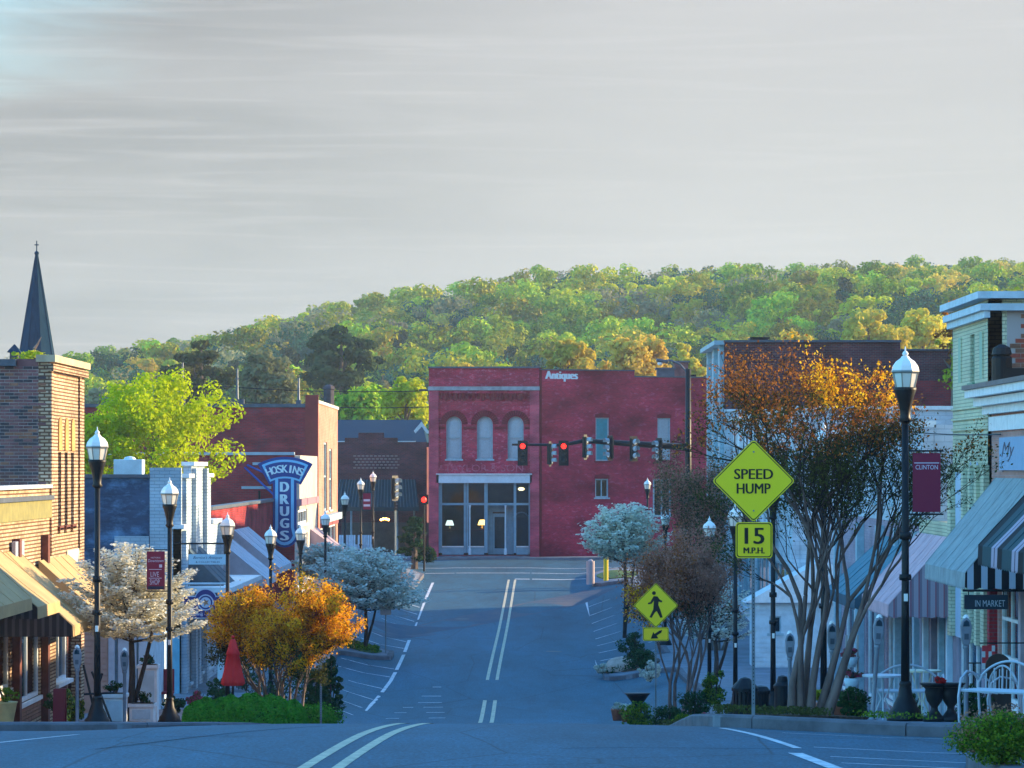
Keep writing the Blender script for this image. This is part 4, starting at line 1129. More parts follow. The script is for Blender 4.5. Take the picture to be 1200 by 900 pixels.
# contents of the antiques shop window: lamps, a table, a wardrobe, a mirror
def table_lamp(px, py, d, lab, shade, glow):
    t = empty('table_lamp', (XX(px,d), d, ZZ(py+18,d)), lab, 'table lamp'); x = XX(px,d); zt = ZZ(py,d)
    MB().lathe((x,d,zt-.55), [(.1,0),(.12,.03),(.04,.08),(.09,.2),(.03,.32),(.02,.4)], 10).build('base', mat('brass', (.35,.24,.1), .4, metal=.6), t)
    m_ = mat(glow[0], shade, .8, emit=shade, estr=glow[1])
    MB().lathe((x,d,zt-.16), [(.26,0),(.25,.05),(.16,.3)], 14).build('lamp_shade', m_, t)
table_lamp(565, 612, 201.6, 'glowing orange table lamp in the shop window of the red building', (1.0,.42,.08), ('shade_orange', 5))
table_lamp(527, 612.5, 201.6, 'small pale table lamp in the left shop window of the red building', (.85,.75,.6), ('shade_pale', 1.2))
def simple_table(x0, x1, d, z0, z1, lab):
    t = empty('display_table', ((x0+x1)/2, d, z0), lab, 'table')
    MB().box(x0, x1, d-.3, d+.3, z1-.06, z1).build('tabletop', m_wood, t)
    for sx in (x0+.05, x1-.1):
        for sy in (d-.25, d+.2): MB().box(sx, sx+.05, sy, sy+.05, z0, z1-.06).build('leg', m_wood, t)
simple_table(P(519.5), P(538), 201.6, Z(651), ZZ(620.5,201.6), 'dark wooden table in the left shop window of the red building')
simple_table(P(551), P(568), 201.6, Z(651), ZZ(620.5,201.6), 'dark wooden table under the glowing lamp')
t = empty('wardrobe', (P(612), 203, Z(651)), 'dark cabinet with a pale arched frame in the right shop window', 'cabinet')
MB().box(P(606.5), P(621), 202.6, 203.3, Z(651), ZZ(606,203)).build('body', mat('dark_wood', (.05,.03,.025), .6), t)
K = 10; cx = P(611); r = .48; zc = ZZ(610,202.5)
MB().tube([(cx-r,202.5,Z(651))] + [(cx-r*math.cos(PI*k/K),202.5,zc+r*math.sin(PI*k/K)) for k in range(K+1)] + [(cx+r,202.5,Z(651))], .05, 6).build('arch_frame', m_trimb, t)
t = empty('framed_picture', (P(530), 205.9, Z(600)), 'dark framed picture on the back wall of the left shop window', 'picture')
MB().box(P(519), P(537), 205.85, 205.95, Z(612), Z(598)).build('frame', MATS['dark_wood'], t)
MB().box(P(521), P(535), 205.82, 205.85, Z(610), Z(600)).build('canvas', m_dark, t)
t = empty('ceiling_light', (P(610), 203, Z(568)), 'warm ceiling light glowing in the transom of the red building', 'ceiling light')
MB().ball((P(611), 203, ZZ(573,203)), .2, 6, .5).build('globe', mat('warm_globe', (1,.6,.3), .6, emit=(1,.55,.22), estr=3), t)
t = empty('person_shape', (P(574),201,-5.3), 'x', 'x') if False else None

# chandelier and furniture behind the dark shop
t = empty('chandelier', (XX(451,207.5), 207.5, -3.2), 'lit amber chandelier in the porch of the dark brick shop', 'chandelier')
mg = mat('amber_glow', (1,.5,.12), .6, emit=(1,.45,.08), estr=7)
for dx in (-.22,-.08,.08,.22): MB().ball((XX(451,207.5)+dx,207.5,ZZ(609,207.5)+(.05 if abs(dx) < .1 else 0)), .07, 5).build('bulb', mg, t)
MB().tube([(XX(451,207.5),207.5,ZZ(609,207.5)+.1),(XX(451,207.5),207.5,-2.4)], .02, 4).tube([(XX(451,207.5)-.25,207.5,ZZ(609,207.5)-.08),(XX(451,207.5)+.25,207.5,ZZ(609,207.5)-.08)], .02, 4).build('frame', m_black, t)
def adirondack(x, d, lab, rz=0):
    z = G(x, d)+.15; t = empty('slatted_chair', (x, d, z), lab, 'chair', 'pale slatted chairs outside the dark brick shop')
    for k in range(4): MB().cbox((x-.2+k*.135, d+.25, z+.75), (.11,.03,.9), rx=-.3).build('back_slat', m_pale, t)
    MB().cbox((x, d, z+.38), (.56,.5,.04), rx=.12).build('seat', m_pale, t)
    for sx in (-.3,.3):
        MB().box(x+sx-.03,x+sx+.03,d-.25,d+.3,z+.58,z+.62).build('armrest', m_pale, t)
        MB().box(x+sx-.03,x+sx+.03,d-.25,d-.19,z,z+.58).build('leg', m_pale, t); MB().box(x+sx-.03,x+sx+.03,d+.22,d+.28,z,z+.58).build('leg', m_pale, t)
    return t
for px_, lab in ((402,'pale slatted chair at the left end of the dark shop porch'),(411,'pale slatted chair second from the left on the dark shop porch'),(424,'pale slatted chair just left of the tall banner pole'),(430,'pale slatted chair half behind the tall banner pole')):
    adirondack(XX(px_,203), 203, lab)

# ------------------------------------------------------------------ right side of the street
# long two-storey block: dark brick above a white painted wall
t = empty('long_brick_block', (15, 160, -6), 'tall dark-topped brick block with a white lower wall, behind the large tree', 'building')
d = 150; W = front(d); A = lambda px: XX(px, d); ZA = lambda py: ZZ(py, d)
wall(W, A(849), A(1180), -9, ZA(480), BR_whitewall, t)
wall(W, A(849), A(1055), ZA(480)+.003, ZA(401), BR_dark, t, name='upper_wall')
wall(W, A(1055), A(1180), ZA(480)+.003, ZA(411), BR_dark, t, name='upper_wall')
MB().fbox(W, A(1064), A(1115), ZA(479), ZA(446), .003, .05).build('red_brick_patch', BR_rust, t)
MB().fbox(W, A(848), A(1180), ZA(482), ZA(479.6), .003, .1).build('stone_band', m_trimw, t)
MB().fbox(W, A(848), A(1056), ZA(401), ZA(398.5), -.4, .12).build('coping', m_coping, t)
MB().fbox(W, A(1056), A(1180), ZA(411), ZA(409), -.4, .12).build('coping', m_coping, t)
for px_ in (866, 872): pass
wr = right(A(849)-.003)
hr = [(152.2,154.2,1.2,3.4),(156,158,1.2,3.4),(152,157.5,-5.4,-3.2),(152.2,154.2,-2.2,-.2)]
wall(wr, 150.3, 161, -9, ZA(399), BR_pale, t, holes=hr)
for h_ in hr: window(wr, *h_, t, fm=m_trimb, back=m_blind, nx=1, nz=2, fw=.1)
for y in (150.3, 154.8, 159.6): MB().fbox(wr, y, y+.6, -9, ZA(404), .003, .2).build('pilaster', m_trimb, t)
MB().fbox(wr, 150, 161.2, ZA(404), ZA(399), .003, .45).build('cornice', m_trimb, t)
box_part('roof', A(850), A(1180), 150.4, 161, 4.9, 5.0, m_roof, t)
box_part('rear_wall', A(850), A(1180), 160.8, 161, -9, 5.4, BR_dark, t)
tt = empty('roof_box', (A(893), 152, 5.6), 'dark flat roof unit on the long brick block', 'roof box')
MB().box(A(884),A(903),151.5,153,5.0,ZA(396)).build('box', m_b_b, tt); MB().box(A(882),A(905),151.4,153.1,ZA(396)+.002,ZA(393.5)).build('lid', m_black, tt)
# small white building and shed under the trees on the right
t = empty('white_house', (10, 118, -6.8), 'small white-sided building with a pale gable seen under the trees on the right', 'building')
W = front(116)
wall(W, 8.2, 12.4, -9, ZZ(706,116), m_pale, t, holes=[(8.75,9.15,ZZ(742,116),ZZ(722,116))])
z = ZZ(836,116)
while z < ZZ(708,116): MB().fbox(W, 8.2, 12.4, z, z+.13, .0, .02).build('siding_board', m_pale, t) if not ZZ(744,116) < z+.06 < ZZ(720,116) else None; z += .16
MB().add([W(7.9,ZZ(706,116),.25), W(12.6,ZZ(706,116),.25), W(10.6,ZZ(655,116),.25), W(7.9,ZZ(706,116),-1.9), W(12.6,ZZ(706,116),-1.9), W(10.6,ZZ(655,116),-1.9)],[(0,1,2),(3,5,4),(0,2,5,3),(2,1,4,5)]).build('roof', m_trimw, t)
box_part('side_wall', 8.2, 8.4, 116.3, 117.8, -9, ZZ(706,116), m_pale, t)
window(W, 8.75, 9.15, ZZ(742,116), ZZ(722,116), t, fm=m_trimb, back=m_dark, nx=1, nz=1, fw=.05)

# white painted two-storey shop below the dark brick block
t = empty('white_painted_shop', (12, 130, -6.5), 'white painted two-storey shop seen through the branches of the large tree', 'building')
W = right(9.7); hw2 = [(120+5.2*i, 122.4+5.2*i, -1.4, .9) for i in range(6)] + [(120,127,-6.2,-3.4),(129,136,-6.0,-3.2),(138,147,-5.8,-3.0)]
wall(W, 118, 149.7, -9, 2.0, BR_whitewall, t, holes=hw2)
for q_ in hw2: window(W, *q_, t, fm=m_trimb, nx=1 if q_[2] > -3 else 3, nz=2 if q_[2] > -3 else 1, fw=.1, back=m_blind if q_[2] > -3 else None)
wall(front(118), 9.96, 24, -9, 2.0, BR_whitewall, t)
MB().fbox(W, 117.9, 149.8, 2.0, 2.14, -.3, .14).build('coping', m_trimw, t); MB().fbox(front(118), 9.9, 24, 2.0, 2.13, -.3, .1).build('coping', m_trimw, t)
box_part('roof', 9.96, 24, 118.3, 149.6, 1.5, 1.6, m_roof, t); box_part('interior', 11.4, 11.6, 118.4, 149, -7, 1.4, m_dark, t)
# green painted corner building
t = empty('green_brick_building', (12, 70.6, -5.2), 'two-storey green painted brick building with a pale cornice and a bare red brick side', 'building')
XR = 9.5; W = right(XR)
hg = [(70.1,70.75,1.75,2.75),(69.1,72.6,-5.0,-2.6)]
wall(W, 67.9, 79.6, -8, -2.5, mat('ground_floor_mauve', (.24,.22,.27), .8, var=.15), t, holes=[(69.1,72.6,-5.0,-2.62)] + [(73.9+1.42*k_, 74.95+1.42*k_, -5.6, -2.75) for k_ in range(4)])
for k_ in range(4):
    window(W, 73.9+1.42*k_, 74.95+1.42*k_, -5.6, -2.75, t, fm=(m_trimb, m_wood, m_pale, m_trimb)[k_], nx=1, nz=2, fw=.08, back=(m_dark, mat('olive_curtain', (.22,.20,.05), .9), m_dark, m_dark)[k_], backd=.2, n=-.12, name='door' if k_ in (0, 2) else 'window')
    MB().fbox(W, 73.55+1.42*k_, 73.86+1.42*k_, -8, -2.5, .003, .12).build('pilaster', (m_pale, m_trimb, MATS['ground_floor_mauve'], m_pale)[k_], t)
wall(W, 67.9, 79.6, -2.497, -1.2, BR_green, t)
wall(W, 67.9, 73.55, -1.197, 3.35, BR_green, t, holes=[hg[0]], name='upper_wall')
window(W, *hg[0], t, fm=mat('green_trim', (.14,.28,.20), .6), nx=1, nz=2, back=mat('green_shade', (.12,.25,.16), .8), n=-.12, fw=.06)
for u in (68.75, 72.05): MB().fbox(W, u, u+.62, 1.8, 2.75, .0, .0015).build('recess_panel', mat('green_panel', (.33,.46,.33), .8), t); MB().fbox(W, u+.0, u+.04, 1.8, 2.75, .002, .03).build('panel_trim', BR_green, t)
MB().fbox(W, 67.8, 73.65, 2.98, 3.12, .003, .12).build('cornice', m_pale, t)
MB().fbox(W, 67.75, 73.7, 3.124, 3.26, -.28, .2).build('cornice', m_pale, t)
MB().fbox(W, 67.7, 73.75, 3.36, 3.5, -.35, .26).build('coping', m_pale, t)
for z in (.78, 1.0, 1.22): MB().fbox(W, 67.85, 73.55, z, z+.05, .003, .04).build('string_course', BR_green, t)
for u0, w_ in ((67.9,.5),(69.0,.3),(70.0,.3),(71.05,.3),(73.05,.5)):
    MB().fbox(W, u0, u0+w_, -3.6, .05, .003, .12).build('pilaster', BR_green, t)
for u0 in (69.3, 70.3):
    MB().fprism(W, [(u0,-3.6),(u0+.68,-3.6),(u0+.68,-.15),(u0+.34,.12),(u0,-.15)], .002, .02).build('panel', mat('blue_shutter', (.38,.50,.62), .6, var=.06), t)
MB().fbox(W, 71.4, 73.0, -3.6, -.1, .002, .02).build('panel', MATS['blue_shutter'], t)
window(W, *hg[1], t, fm=m_trimw, gm=G_shop, nx=3, nz=1, fw=.1, name='shop_window')
Wf = front(67.9)
gx = XX(1183, 67.9)
wall(Wf, XR, 22, -8, 3.35, BR_green, t)
brick_wall_pieces(Wf, gx, gx+2.0, 1.2, 3.15, t, [m_b_c, mat('brick_bright_red', (.36,.075,.045), .85, var=.2), mat('brick_mid_red', (.25,.06,.045), .85, var=.2)], bw=.22, bh=.098, limit=300, skip=lambda u, z: u < gx+.22 and z > 2.6, seed=8)
MB().fbox(Wf, gx-.05, 22, 1.2, 3.12, .0, .004).build('bare_mortar', mat('mortar_pale', (.42,.36,.34), .9), t)
MB().fbox(Wf, XR, 22, 3.36, 3.5, -.3, .25).build('coping', m_pale, t); MB().fbox(Wf, XR+.0, 22, 3.12, 3.26, .003, .18).build('cornice', m_pale, t)
box_part('roof', XR+.3, 22, 68.2, 79.5, -1.4, -1.3, m_roof, t); box_part('upper_roof', XR+.3, 22, 68.2, 73.4, 2.9, 3.0, m_roof, t)
box_part('interior', XR+1.6, XR+1.8, 68.3, 79.4, -6, -1.4, m_dark, t)
wall(WF((0,73.55,0),(1,0,0),(0,1,0)), XR+.26, 22, -1.4, 3.3, BR_green, t, name='rear_wall')
tt = empty('roof_vent', (XX(1172,66.5), 66.5, 1.3), 'black rooftop vent hood against the green wall', 'roof vent')
x = XX(1174,67); MB().lathe((x,67,1.4), [(.2,0),(.2,.75),(.16,.8),(.2,.82),(.17,.95),(.05,1.02)], 12).build('hood', m_black, tt)
MB().box(x, x+1.2, 66.8, 67.3, 1.4, 1.95).build('duct', m_black, tt)

# pink brick shop with a white classical cornice
t = empty('pink_brick_shop', (11, 62, -4.6), 'pink brick shop with a white moulded cornice and a pale blue name board', 'building')
W = right(XR)
hq = [(59.5,62.5,-4.3,-1.95),(63.2,66.6,-4.5,-2.1),(54,58.5,-4.0,-1.7)]
wall(W, 14, 67.6, -7, 1.5, BR_pink, t, holes=hq)  # runs on unseen towards the camera to shade the foreground road
for q_, z_, n_ in ((0,1.05,.18),(1,1.21,.34),(2,1.38,.5)): MB().fbox(W, 14, 67.7+.1*q_, z_, z_+.152, .003, n_).build('cornice', m_trimw, t)
MB().fbox(W, 14, 67.9, 1.535, 1.62, -.3, .56).build('coping', m_coping, t)
MB().fbox(W, 14, 67.5, .72, 1.0, .003, .08).build('frieze', m_trimw, t)
wall(front(14), XR+.26, 20, -7, 1.4, BR_pink, t); box_part('roof', XR+.3, 20, 14.3, 67.6, 1.0, 1.1, m_roof, t)
box_part('interior', XR+2.2, XR+2.4, 14.5, 67.5, -5.5, .4, m_dark, t)
for q_ in hq: window(W, *q_, t, fm=m_trimw, gm=G_shop, nx=3, nz=3, fw=.08, name='shop_window')
sb = MB().fbox(W, 56, 66.1, -.05, .58, .003, .07).build('name_board', mat('board_blue', (.22,.36,.52), .6, var=.05), t)
text(W, 'My', 64.9, .30, .075, .38, mat('script_dark', (.03,.05,.10), .6), t, width=1.7, flip=True, shear=.4)
text(W, 'Shop', 61.6, .2, .075, .30, MATS['script_dark'], t, width=2.2, flip=True, shear=.4)
for y, w_ in ((59.2,.2),(62.7,.3),(66.8,.3),(58.7,.2)): MB().fbox(W, y, y+w_, -7, -.9, .003, .16).build('pilaster', BR_rust if y == 66.8 else mat('pilaster_mauve', (.40,.34,.38), .7, var=.15), t)

# shops beyond the green building
t = empty('row_of_shops', (11, 90, -6), 'low pale shopfronts under the awnings between the green building and the large tree', 'building')
hw = [(80.5,83.5,-5.6,-3.2),(84.5,87.5,-5.9,-3.3),(89.5,92.5,-6.2,-3.4),(94.5,98.5,-6.3,-3.4)]
W = right(9.6)
MB().fbox(W, 79.7, 101, .95, 1.1, -.3, .12).build('coping', m_trimw, t)
wall(W, 79.7, 101, -1.347, .95, BR_whitewall, t, holes=[(82,83,-.9,.4),(86,87,-.9,.4),(90,91,-.9,.4),(94,95,-.9,.4),(98,99,-.9,.4)], name='upper_wall')
for y in (82,86,90,94,98): window(W, y, y+1, -.9, .4, t, fm=m_trimb, nx=1, nz=2, fw=.07, back=m_blind)
wall(W, 79.7, 101, -9, -1.35, brick_mat('brick_mauve', (.40,.30,.34), (.33,.25,.30), (.3,.25,.3), grime=.3), t, holes=hw)
for q_ in hw: window(W, *q_, t, fm=m_trimw, gm=G_shop, nx=2, nz=1, fw=.1, name='shop_window')
wall(front(79.7), 9.86, 22, -9, 1.0, BR_whitewall, t); wall(WF((0,101,0),(1,0,0),(0,1,0)), 9.86, 22, -9, 1.0, BR_whitewall, t, name='rear_wall')
box_part('roof', 9.9, 22, 80, 101, .6, .7, m_roof, t); box_part('interior', 11.2, 11.4, 80, 100.8, -6.5, -1.8, m_dark, t)
for y in (79.8, 83.8, 88.0, 93.0, 99.4): MB().fbox(W, y, y+.45, -9, -1.5, .003, .2).build('pilaster', m_trimb, t)

S_teal_t = mat('awning_teal', (.26,.31,.31), .85, var=.16, vscale=3, bump=.15, bscale=8)
S_side = stripe_mat('awning_side_black_pale', [(.012,.012,.016),(.42,.46,.54)], [.135,.115], 0)
S_pink_t = mat('awning_faded_pink', (.54,.36,.38), .85, var=.15, vscale=2.5, bump=.15, bscale=8)
S_pink_s = stripe_mat('awning_side_pink', [(.36,.28,.32),(.30,.10,.13),(.22,.16,.20)], [.10,.03,.05], 0)
S_near = stripe_mat('awning_top_striped', [(.012,.014,.018),(.42,.35,.42),(.10,.07,.10),(.42,.35,.42),(.03,.07,.08)], [.55,.30,.10,.30,1.1], 1)
awning(9.48, 8.1, 50.0, 59.3, .15, -1.35, S_near, S_side, 'black and mauve striped awning at the right edge', val=.3, m_val=S_near)
awning(9.48, 8.1, 61.0, 66.9, -.2, -1.88, S_teal_t, S_side, 'pale teal awning with black and white striped side', val=.26, m_val=S_teal_t)
awning(9.40, 8.1, 73.4, 79.0, -1.5, -2.95, S_pink_t, S_pink_s, 'faded pink awning with red striped side panel left of the teal one', val=.24, m_val=S_pink_t)
awning(9.58, 8.1, 80.6, 87.8, -1.75, -3.1, mat('awning_deep_teal', (.08,.20,.25), .85, var=.1), m_navy, 'dark teal awning behind the large tree', val=.22)

# unseen blocks added behind the green building to keep sun off the left fronts
for i, (ya, yb, top, m_) in enumerate(((112,127.5,5.3,BR_dark),(128,145.5,6.0,BR_rust),(146,166,6.8,BR_dark))):
    xa, xb = (.13*ya+(4.5,.8,.8)[i], .13*yb+(4.5,.8,.8)[i])
    t = empty('unseen_shade_block', (24, (ya+yb)/2, -6), ('unseen dark brick block added to shade the left fronts, nearest behind the green building','unseen reddish brick block added to shade the left fronts, middle behind the green building','unseen dark brick block added to shade the left fronts, farthest behind the green building')[i], 'building')
    c0_, c1_ = Vector((xa,ya,0)), Vector((xb,yb,0)); u_ = (c1_-c0_).normalized(); Wb_ = WF(c0_, u_, (-u_.y, u_.x, 0)); L_ = (c1_-c0_).length
    hb = [(1.2+3.2*k_, 2.4+3.2*k_, z_, z_+1.6) for k_ in range(int((L_-2)/3.2)) for z_ in (-2.5, 1.4)]
    wall(Wb_, 0, L_, -9, top, m_, t, holes=hb)
    for h_ in hb: window(Wb_, *h_, t, back=m_blind, fw=.08)
    wall(front(ya), xa+.3, 36, -9, top, m_, t); wall(WF((0,yb,0),(1,0,0),(0,1,0)), xb+.3, 36, -9, top-.1, m_, t, name='rear_wall')
    MB().add([(xa+.2,ya+.2,top-.5),(36,ya+.2,top-.5),(36,yb-.2,top-.5),(xb+.2,yb-.2,top-.5)],[(0,1,2,3)]).build('roof', m_roof, t)
# ------------------------------------------------------------------ street furniture
m_globe = mat('lamp_globe', (.86,.84,.78), .35, spec=.5)
m_glassw = mat('lamp_glass', (.80,.76,.66), .18, spec=.8)
m_cage = mat('lamp_cage', (.35,.33,.28), .4, metal=.5)
def make_lamp(x, d, label):
    z = G(x, d) + .15; t = empty('street_lamp', (x, d, z), label, 'street lamp', 'black lantern street lamps along both pavements')
    c = (x, d, z)
    MB().lathe(c, [(.25,0),(.25,.05),(.22,.09),(.215,.14),(.17,.19),(.15,.25),(.10,.34),(.085,.44),(.075,.47),(.085,.5),(.07,.54)], 14).build('base', m_black, t, smooth=True)
    b = MB().lathe(c, [(.06,.54),(.052,1.5),(.046,4.02)], 12)
    b.lathe(c, [(.08,1.9),(.085,1.94),(.08,1.98)], 12).lathe(c, [(.075,2.45),(.08,2.5),(.075,2.55)], 12)
    b.build('pole', m_black, t, smooth=True)
    MB().lathe(c, [(.052,4.02),(.09,4.06),(.068,4.1),(.075,4.2),(.115,4.36),(.15,4.46),(.15,4.5)], 12).build('cup', m_black, t, smooth=True)
    g = MB().lathe(c, [(.13,4.50),(.155,4.60),(.175,4.70)], 8); g.build('glass', m_glassw, t)
    cg = MB()
    for k in range(8):
        a_ = 2*PI*(k+.5)/8; cg.tube([(x+.133*math.cos(a_),d+.133*math.sin(a_),z+4.50),(x+.18*math.cos(a_),d+.18*math.sin(a_),z+4.71)], .008, 4)
    cg.lathe(c, [(.185,4.69),(.20,4.71),(.19,4.73)], 8); cg.build('cage', m_cage, t)
    MB().lathe(c, [(.19,4.73),(.175,4.79),(.13,4.85),(.07,4.89),(.05,4.92)], 8).build('lantern_roof', m_globe, t)
    MB().lathe(c, [(.03,4.92),(.045,4.95),(.03,4.98),(.012,4.99),(.006,5.05)], 8).build('finial', m_globe, t, smooth=True)
    MB().box(x-.025, x+.025, d-.085, d-.05, z+1.62, z+1.72).build('outlet_box', m_globe, t)
    return t
proto = make_lamp(-6.95, 57.2, 'tallest left-hand street lamp, beside the tan awnings')
lamps = [(-7.02,70,'second street lamp on the left, carrying the maroon banner'),(-7.0,84,'left street lamp with a sunlit lantern in front of the pale blue shop'),
 (-7.0,99,'street lamp just left of the lower end of the blue drug store sign'),(-7.0,113,'street lamp just right of the lower end of the blue drug store sign'),
 (-7.0,128,'street lamp in front of the red tower front'),(-7.0,143,'sunlit street lamp above the left dogwood, before the dark shop'),
 (-7.0,158,'left street lamp between the sunlit one and the farthest one'),(-7.0,172,'farthest left street lamp, highest against the dark brick shop'),
 (5.3,46,'tallest right-hand street lamp, rising through the large tree beside the white benches'),(5.25,57.5,'street lamp with its lantern hidden in the crown of the large tree'),
 (5.3,69.3,'street lamp between the speed sign post and the large tree'),(5.3,81,'street lamp whose pole stands just left of the speed sign post'),(5.35,92.5,'street lamp behind the pedestrian sign shrubs on the right pavement'),
 (6.55,165,'sunlit street lamp in front of the red brick side wall'),(5.75,128,'street lamp with a white lantern above the white dogwood on the right')]
for x, d, lab in lamps:
    dup(proto, (x, d, G(x, d)+.15), label=lab)
def banner(x, d, side, z0, z1, w, lab, cols):
    "a banner hung from two arms on a lamp"
    t = empty('banner', (x, d, z0), lab, 'banner')
    xa, xb = (x-.10-w, x-.10) if side < 0 else (x+.10, x+.10+w)
    b = MB()
    for z in (z0-.03, z1+.03): b.tube([(x+side*.05,d,z),(x+side*(.14+w),d,z)], .012, 6)
    b.build('arms', m_black, t)
    MB().box(xa, xb, d-.008, d+.008, z0, z1).build('cloth', cols[0], t)
    return t, xa, xb
m_maroon = mat('banner_maroon', (.23,.02,.05), .8)
m_prt = mat('banner_print', (.62,.55,.66), .8)
zl_ = lambda py, d: ZZ(py, d)
t, xa, xb = banner(-7.02, 70, -1, zl_(691,70), zl_(646,70), .37, 'maroon banner on the second left street lamp', [m_maroon])
Wb = front(69.991); cx = (xa+xb)/2
text(Wb, 'HISTORIC', cx, zl_(653.5,70), .002, .03, m_prt, t, width=.2)
text(Wb, 'Downtown', cx, zl_(657,70), .002, .06, m_prt, t, width=.32, shear=.2)
MB().fbox(Wb, cx+.07, cx+.13, zl_(665,70), zl_(661.5,70), 0, .002).build('emblem', m_prt, t)
for py in (667.3, 677.5): MB().fbox(Wb, cx-.14, cx+.12, zl_(py,70)-.006, zl_(py,70)+.006, 0, .002).build('rule', m_prt, t)
text(Wb, 'LIVE', cx-.02, zl_(673,70), .002, .10, m_prt, t, width=.17)
text(Wb, 'SHOP', cx-.02, zl_(682,70), .002, .11, m_prt, t, width=.2)
MB().fbox(Wb, xa+.02, xb-.02, zl_(690.5,70), zl_(687,70), 0, .002).build('print_band', mat('banner_dark', (.03,.03,.06), .8), t)
t, xa, xb = banner(5.3, 46, +1, zl_(600,46), zl_(531,46), .375, 'maroon banner on the tallest right street lamp', [m_maroon])
Wb = front(45.991); text(Wb, 'CLINTON', (xa+xb)/2, zl_(547.5,46), .002, .06, m_prt, t, width=.30)
MB().fbox(Wb, xa+.02, xb-.02, zl_(543,46), zl_(542,46), 0, .002).build('rule', m_prt, t)
t, xa, xb = banner(-7.0, 158, +1, zl_(597,158), zl_(578,158), .36, 'maroon and pale banner on the street lamp before the dark brick shop', [m_maroon])
for py in (586, 592): MB().fbox(front(157.99), xa+.03, xb-.03, zl_(py+1.5,158), zl_(py-1,158), 0, .003).build('print_band', m_prt, t)

# ---- yellow warning signs
m_fyg = mat('sign_yellow_green', (.88,.72,.002), .45, spec=.5)
m_fyg2 = mat('sign_yellow', (.92,.68,.003), .45, spec=.5)
m_sgb = mat('sign_black', (.01,.012,.01), .5)
m_post = mat('galvanised_post', (.20,.25,.28), .5, metal=.6, var=.15)
m_alu = mat('sign_back', (.4,.42,.44), .4, metal=.7)
def rrect(cx, cz, hw, hh, r, rot=0, k=5):
    pts = []
    for sx, sz, a0 in ((1,1,0),(-1,1,90),(-1,-1,180),(1,-1,270)):
        for i in range(k+1):
            a_ = R(a0 + 90*i/k); pts.append((sx*(hw-r)+r*math.cos(a_), sz*(hh-r)+r*math.sin(a_)))
    c_, s_ = math.cos(rot), math.sin(rot)
    return [(cx+p[0]*c_-p[1]*s_, cz+p[0]*s_+p[1]*c_) for p in pts]
def plate(W, t, cx, cz, hw, hh, rot, face, name='sign_plate'):
    MB().fprism(W, rrect(cx, cz, hw, hh, .045, rot), 0, .004).build(name, face, t)
    o = rrect(cx, cz, hw-.012, hh-.012, .04, rot); i_ = rrect(cx, cz, hw-.024, hh-.024, .035, rot); b = MB(); n = len(o)
    for k in range(n): b.quad(W(*o[k],.0055), W(*o[(k+1)%n],.0055), W(*i_[(k+1)%n],.0055), W(*i_[k],.0055))
    b.build('border', m_sgb, t)
def sign_post(t, x, d, z0, z1):
    b = MB(); b.box(x-.022, x+.022, d+.01, d+.045, z0, z1)
    z = z0 + .2
    b.build('post', m_post, t)
    h = MB()
    while z < z1-.1: h.box(x-.006, x+.006, d+.006, d+.0095, z, z+.014); z += .05
    h.build('post_holes', m_sgb, t)['kind'] = 'stuff'
d = 45; x = XX(883, d); z0 = G(x, d)+.12; W = front(d-.02)
t = empty('speed_hump_sign', (x, d, z0), 'yellow diamond SPEED HUMP sign with a square 15 M.P.H. plate below', 'road sign')
sign_post(t, x, d, z0, ZZ(516,d))
s_ = .5337*.74*.5*2/2
hw = (930-835)/2*d/F/math.sqrt(2)+.01
plate(W, t, x, ZZ(563.5,d), hw, hw, R(45), m_fyg)
text(W, 'SPEED', x, ZZ(555.5,d), .0065, 12*d/F, m_sgb, t, width=45*d/F, bold=.035)
text(W, 'HUMP', x, ZZ(572.5,d), .0065, 12*d/F, m_sgb, t, width=39*d/F, bold=.035)
for py in (529.5, 598.5): MB().fprism(W, [(x+.012*math.cos(2*PI*k/8), ZZ(py,d)+.012*math.sin(2*PI*k/8)) for k in range(8)], .004, .012).build('bolt', m_post, t)
plate(W, t, XX(883.5,d), ZZ(633,d), 21.5*d/F, 21*d/F, 0, m_fyg2)
text(W, '15', XX(884,d), ZZ(628,d), .0065, 19*d/F, m_sgb, t, width=22*d/F, bold=.035)
text(W, 'M.P.H.', XX(883.5,d), ZZ(645,d), .0065, 7*d/F, m_sgb, t, width=24*d/F, bold=.06)

d = 85; x = XX(768.5, d); z0 = G(x, d)+.12; W = front(d-.02)
t = empty('pedestrian_sign', (x, d, z0), 'yellow diamond pedestrian crossing sign with an arrow plate below', 'road sign')
sign_post(t, x, d, z0, ZZ(686,d))
hw = 51/2*d/F/math.sqrt(2)+.015
plate(W, t, x, ZZ(709.5,d), hw, hw, R(45), m_fyg)
k_ = d/F
def P2(px, py): return (XX(px, d), ZZ(py, d))
MB().fprism(W, [(XX(766.3,d)+2.3*k_*math.cos(2*PI*k/10), ZZ(695,d)+2.3*k_*math.sin(2*PI*k/10)) for k in range(10)], .0045, .007).build('figure_head', m_sgb, t)
fig = [(766,698.5),(770.5,699),(773,702.5),(776,704),(775.5,706),(771.8,705),(771.5,709),(774,715),(776.5,723.5),(773.8,724),(769.5,716),(767.5,717.5),(763.5,724),(761,723.2),(765.5,714),(766.3,704),(763.5,707.5),(759.5,708.2),(759.3,706.3),(762,705.5)]
MB().fprism(W, [P2(*p) for p in reversed(fig)], .0045, .007).build('figure', m_sgb, t)
plate(W, t, XX(768.5,d), ZZ(743,d), 15.2*k_, 8*k_, 0, m_fyg2)
arr = [(776,738.2),(775,741.2),(769.5,744.8),(771.5,748),(762.5,748.5),(765.5,740.5),(767,742.8),(772.5,739)]
MB().fprism(W, [P2(*p) for p in arr], .0045, .007).build('arrow', m_sgb, t)

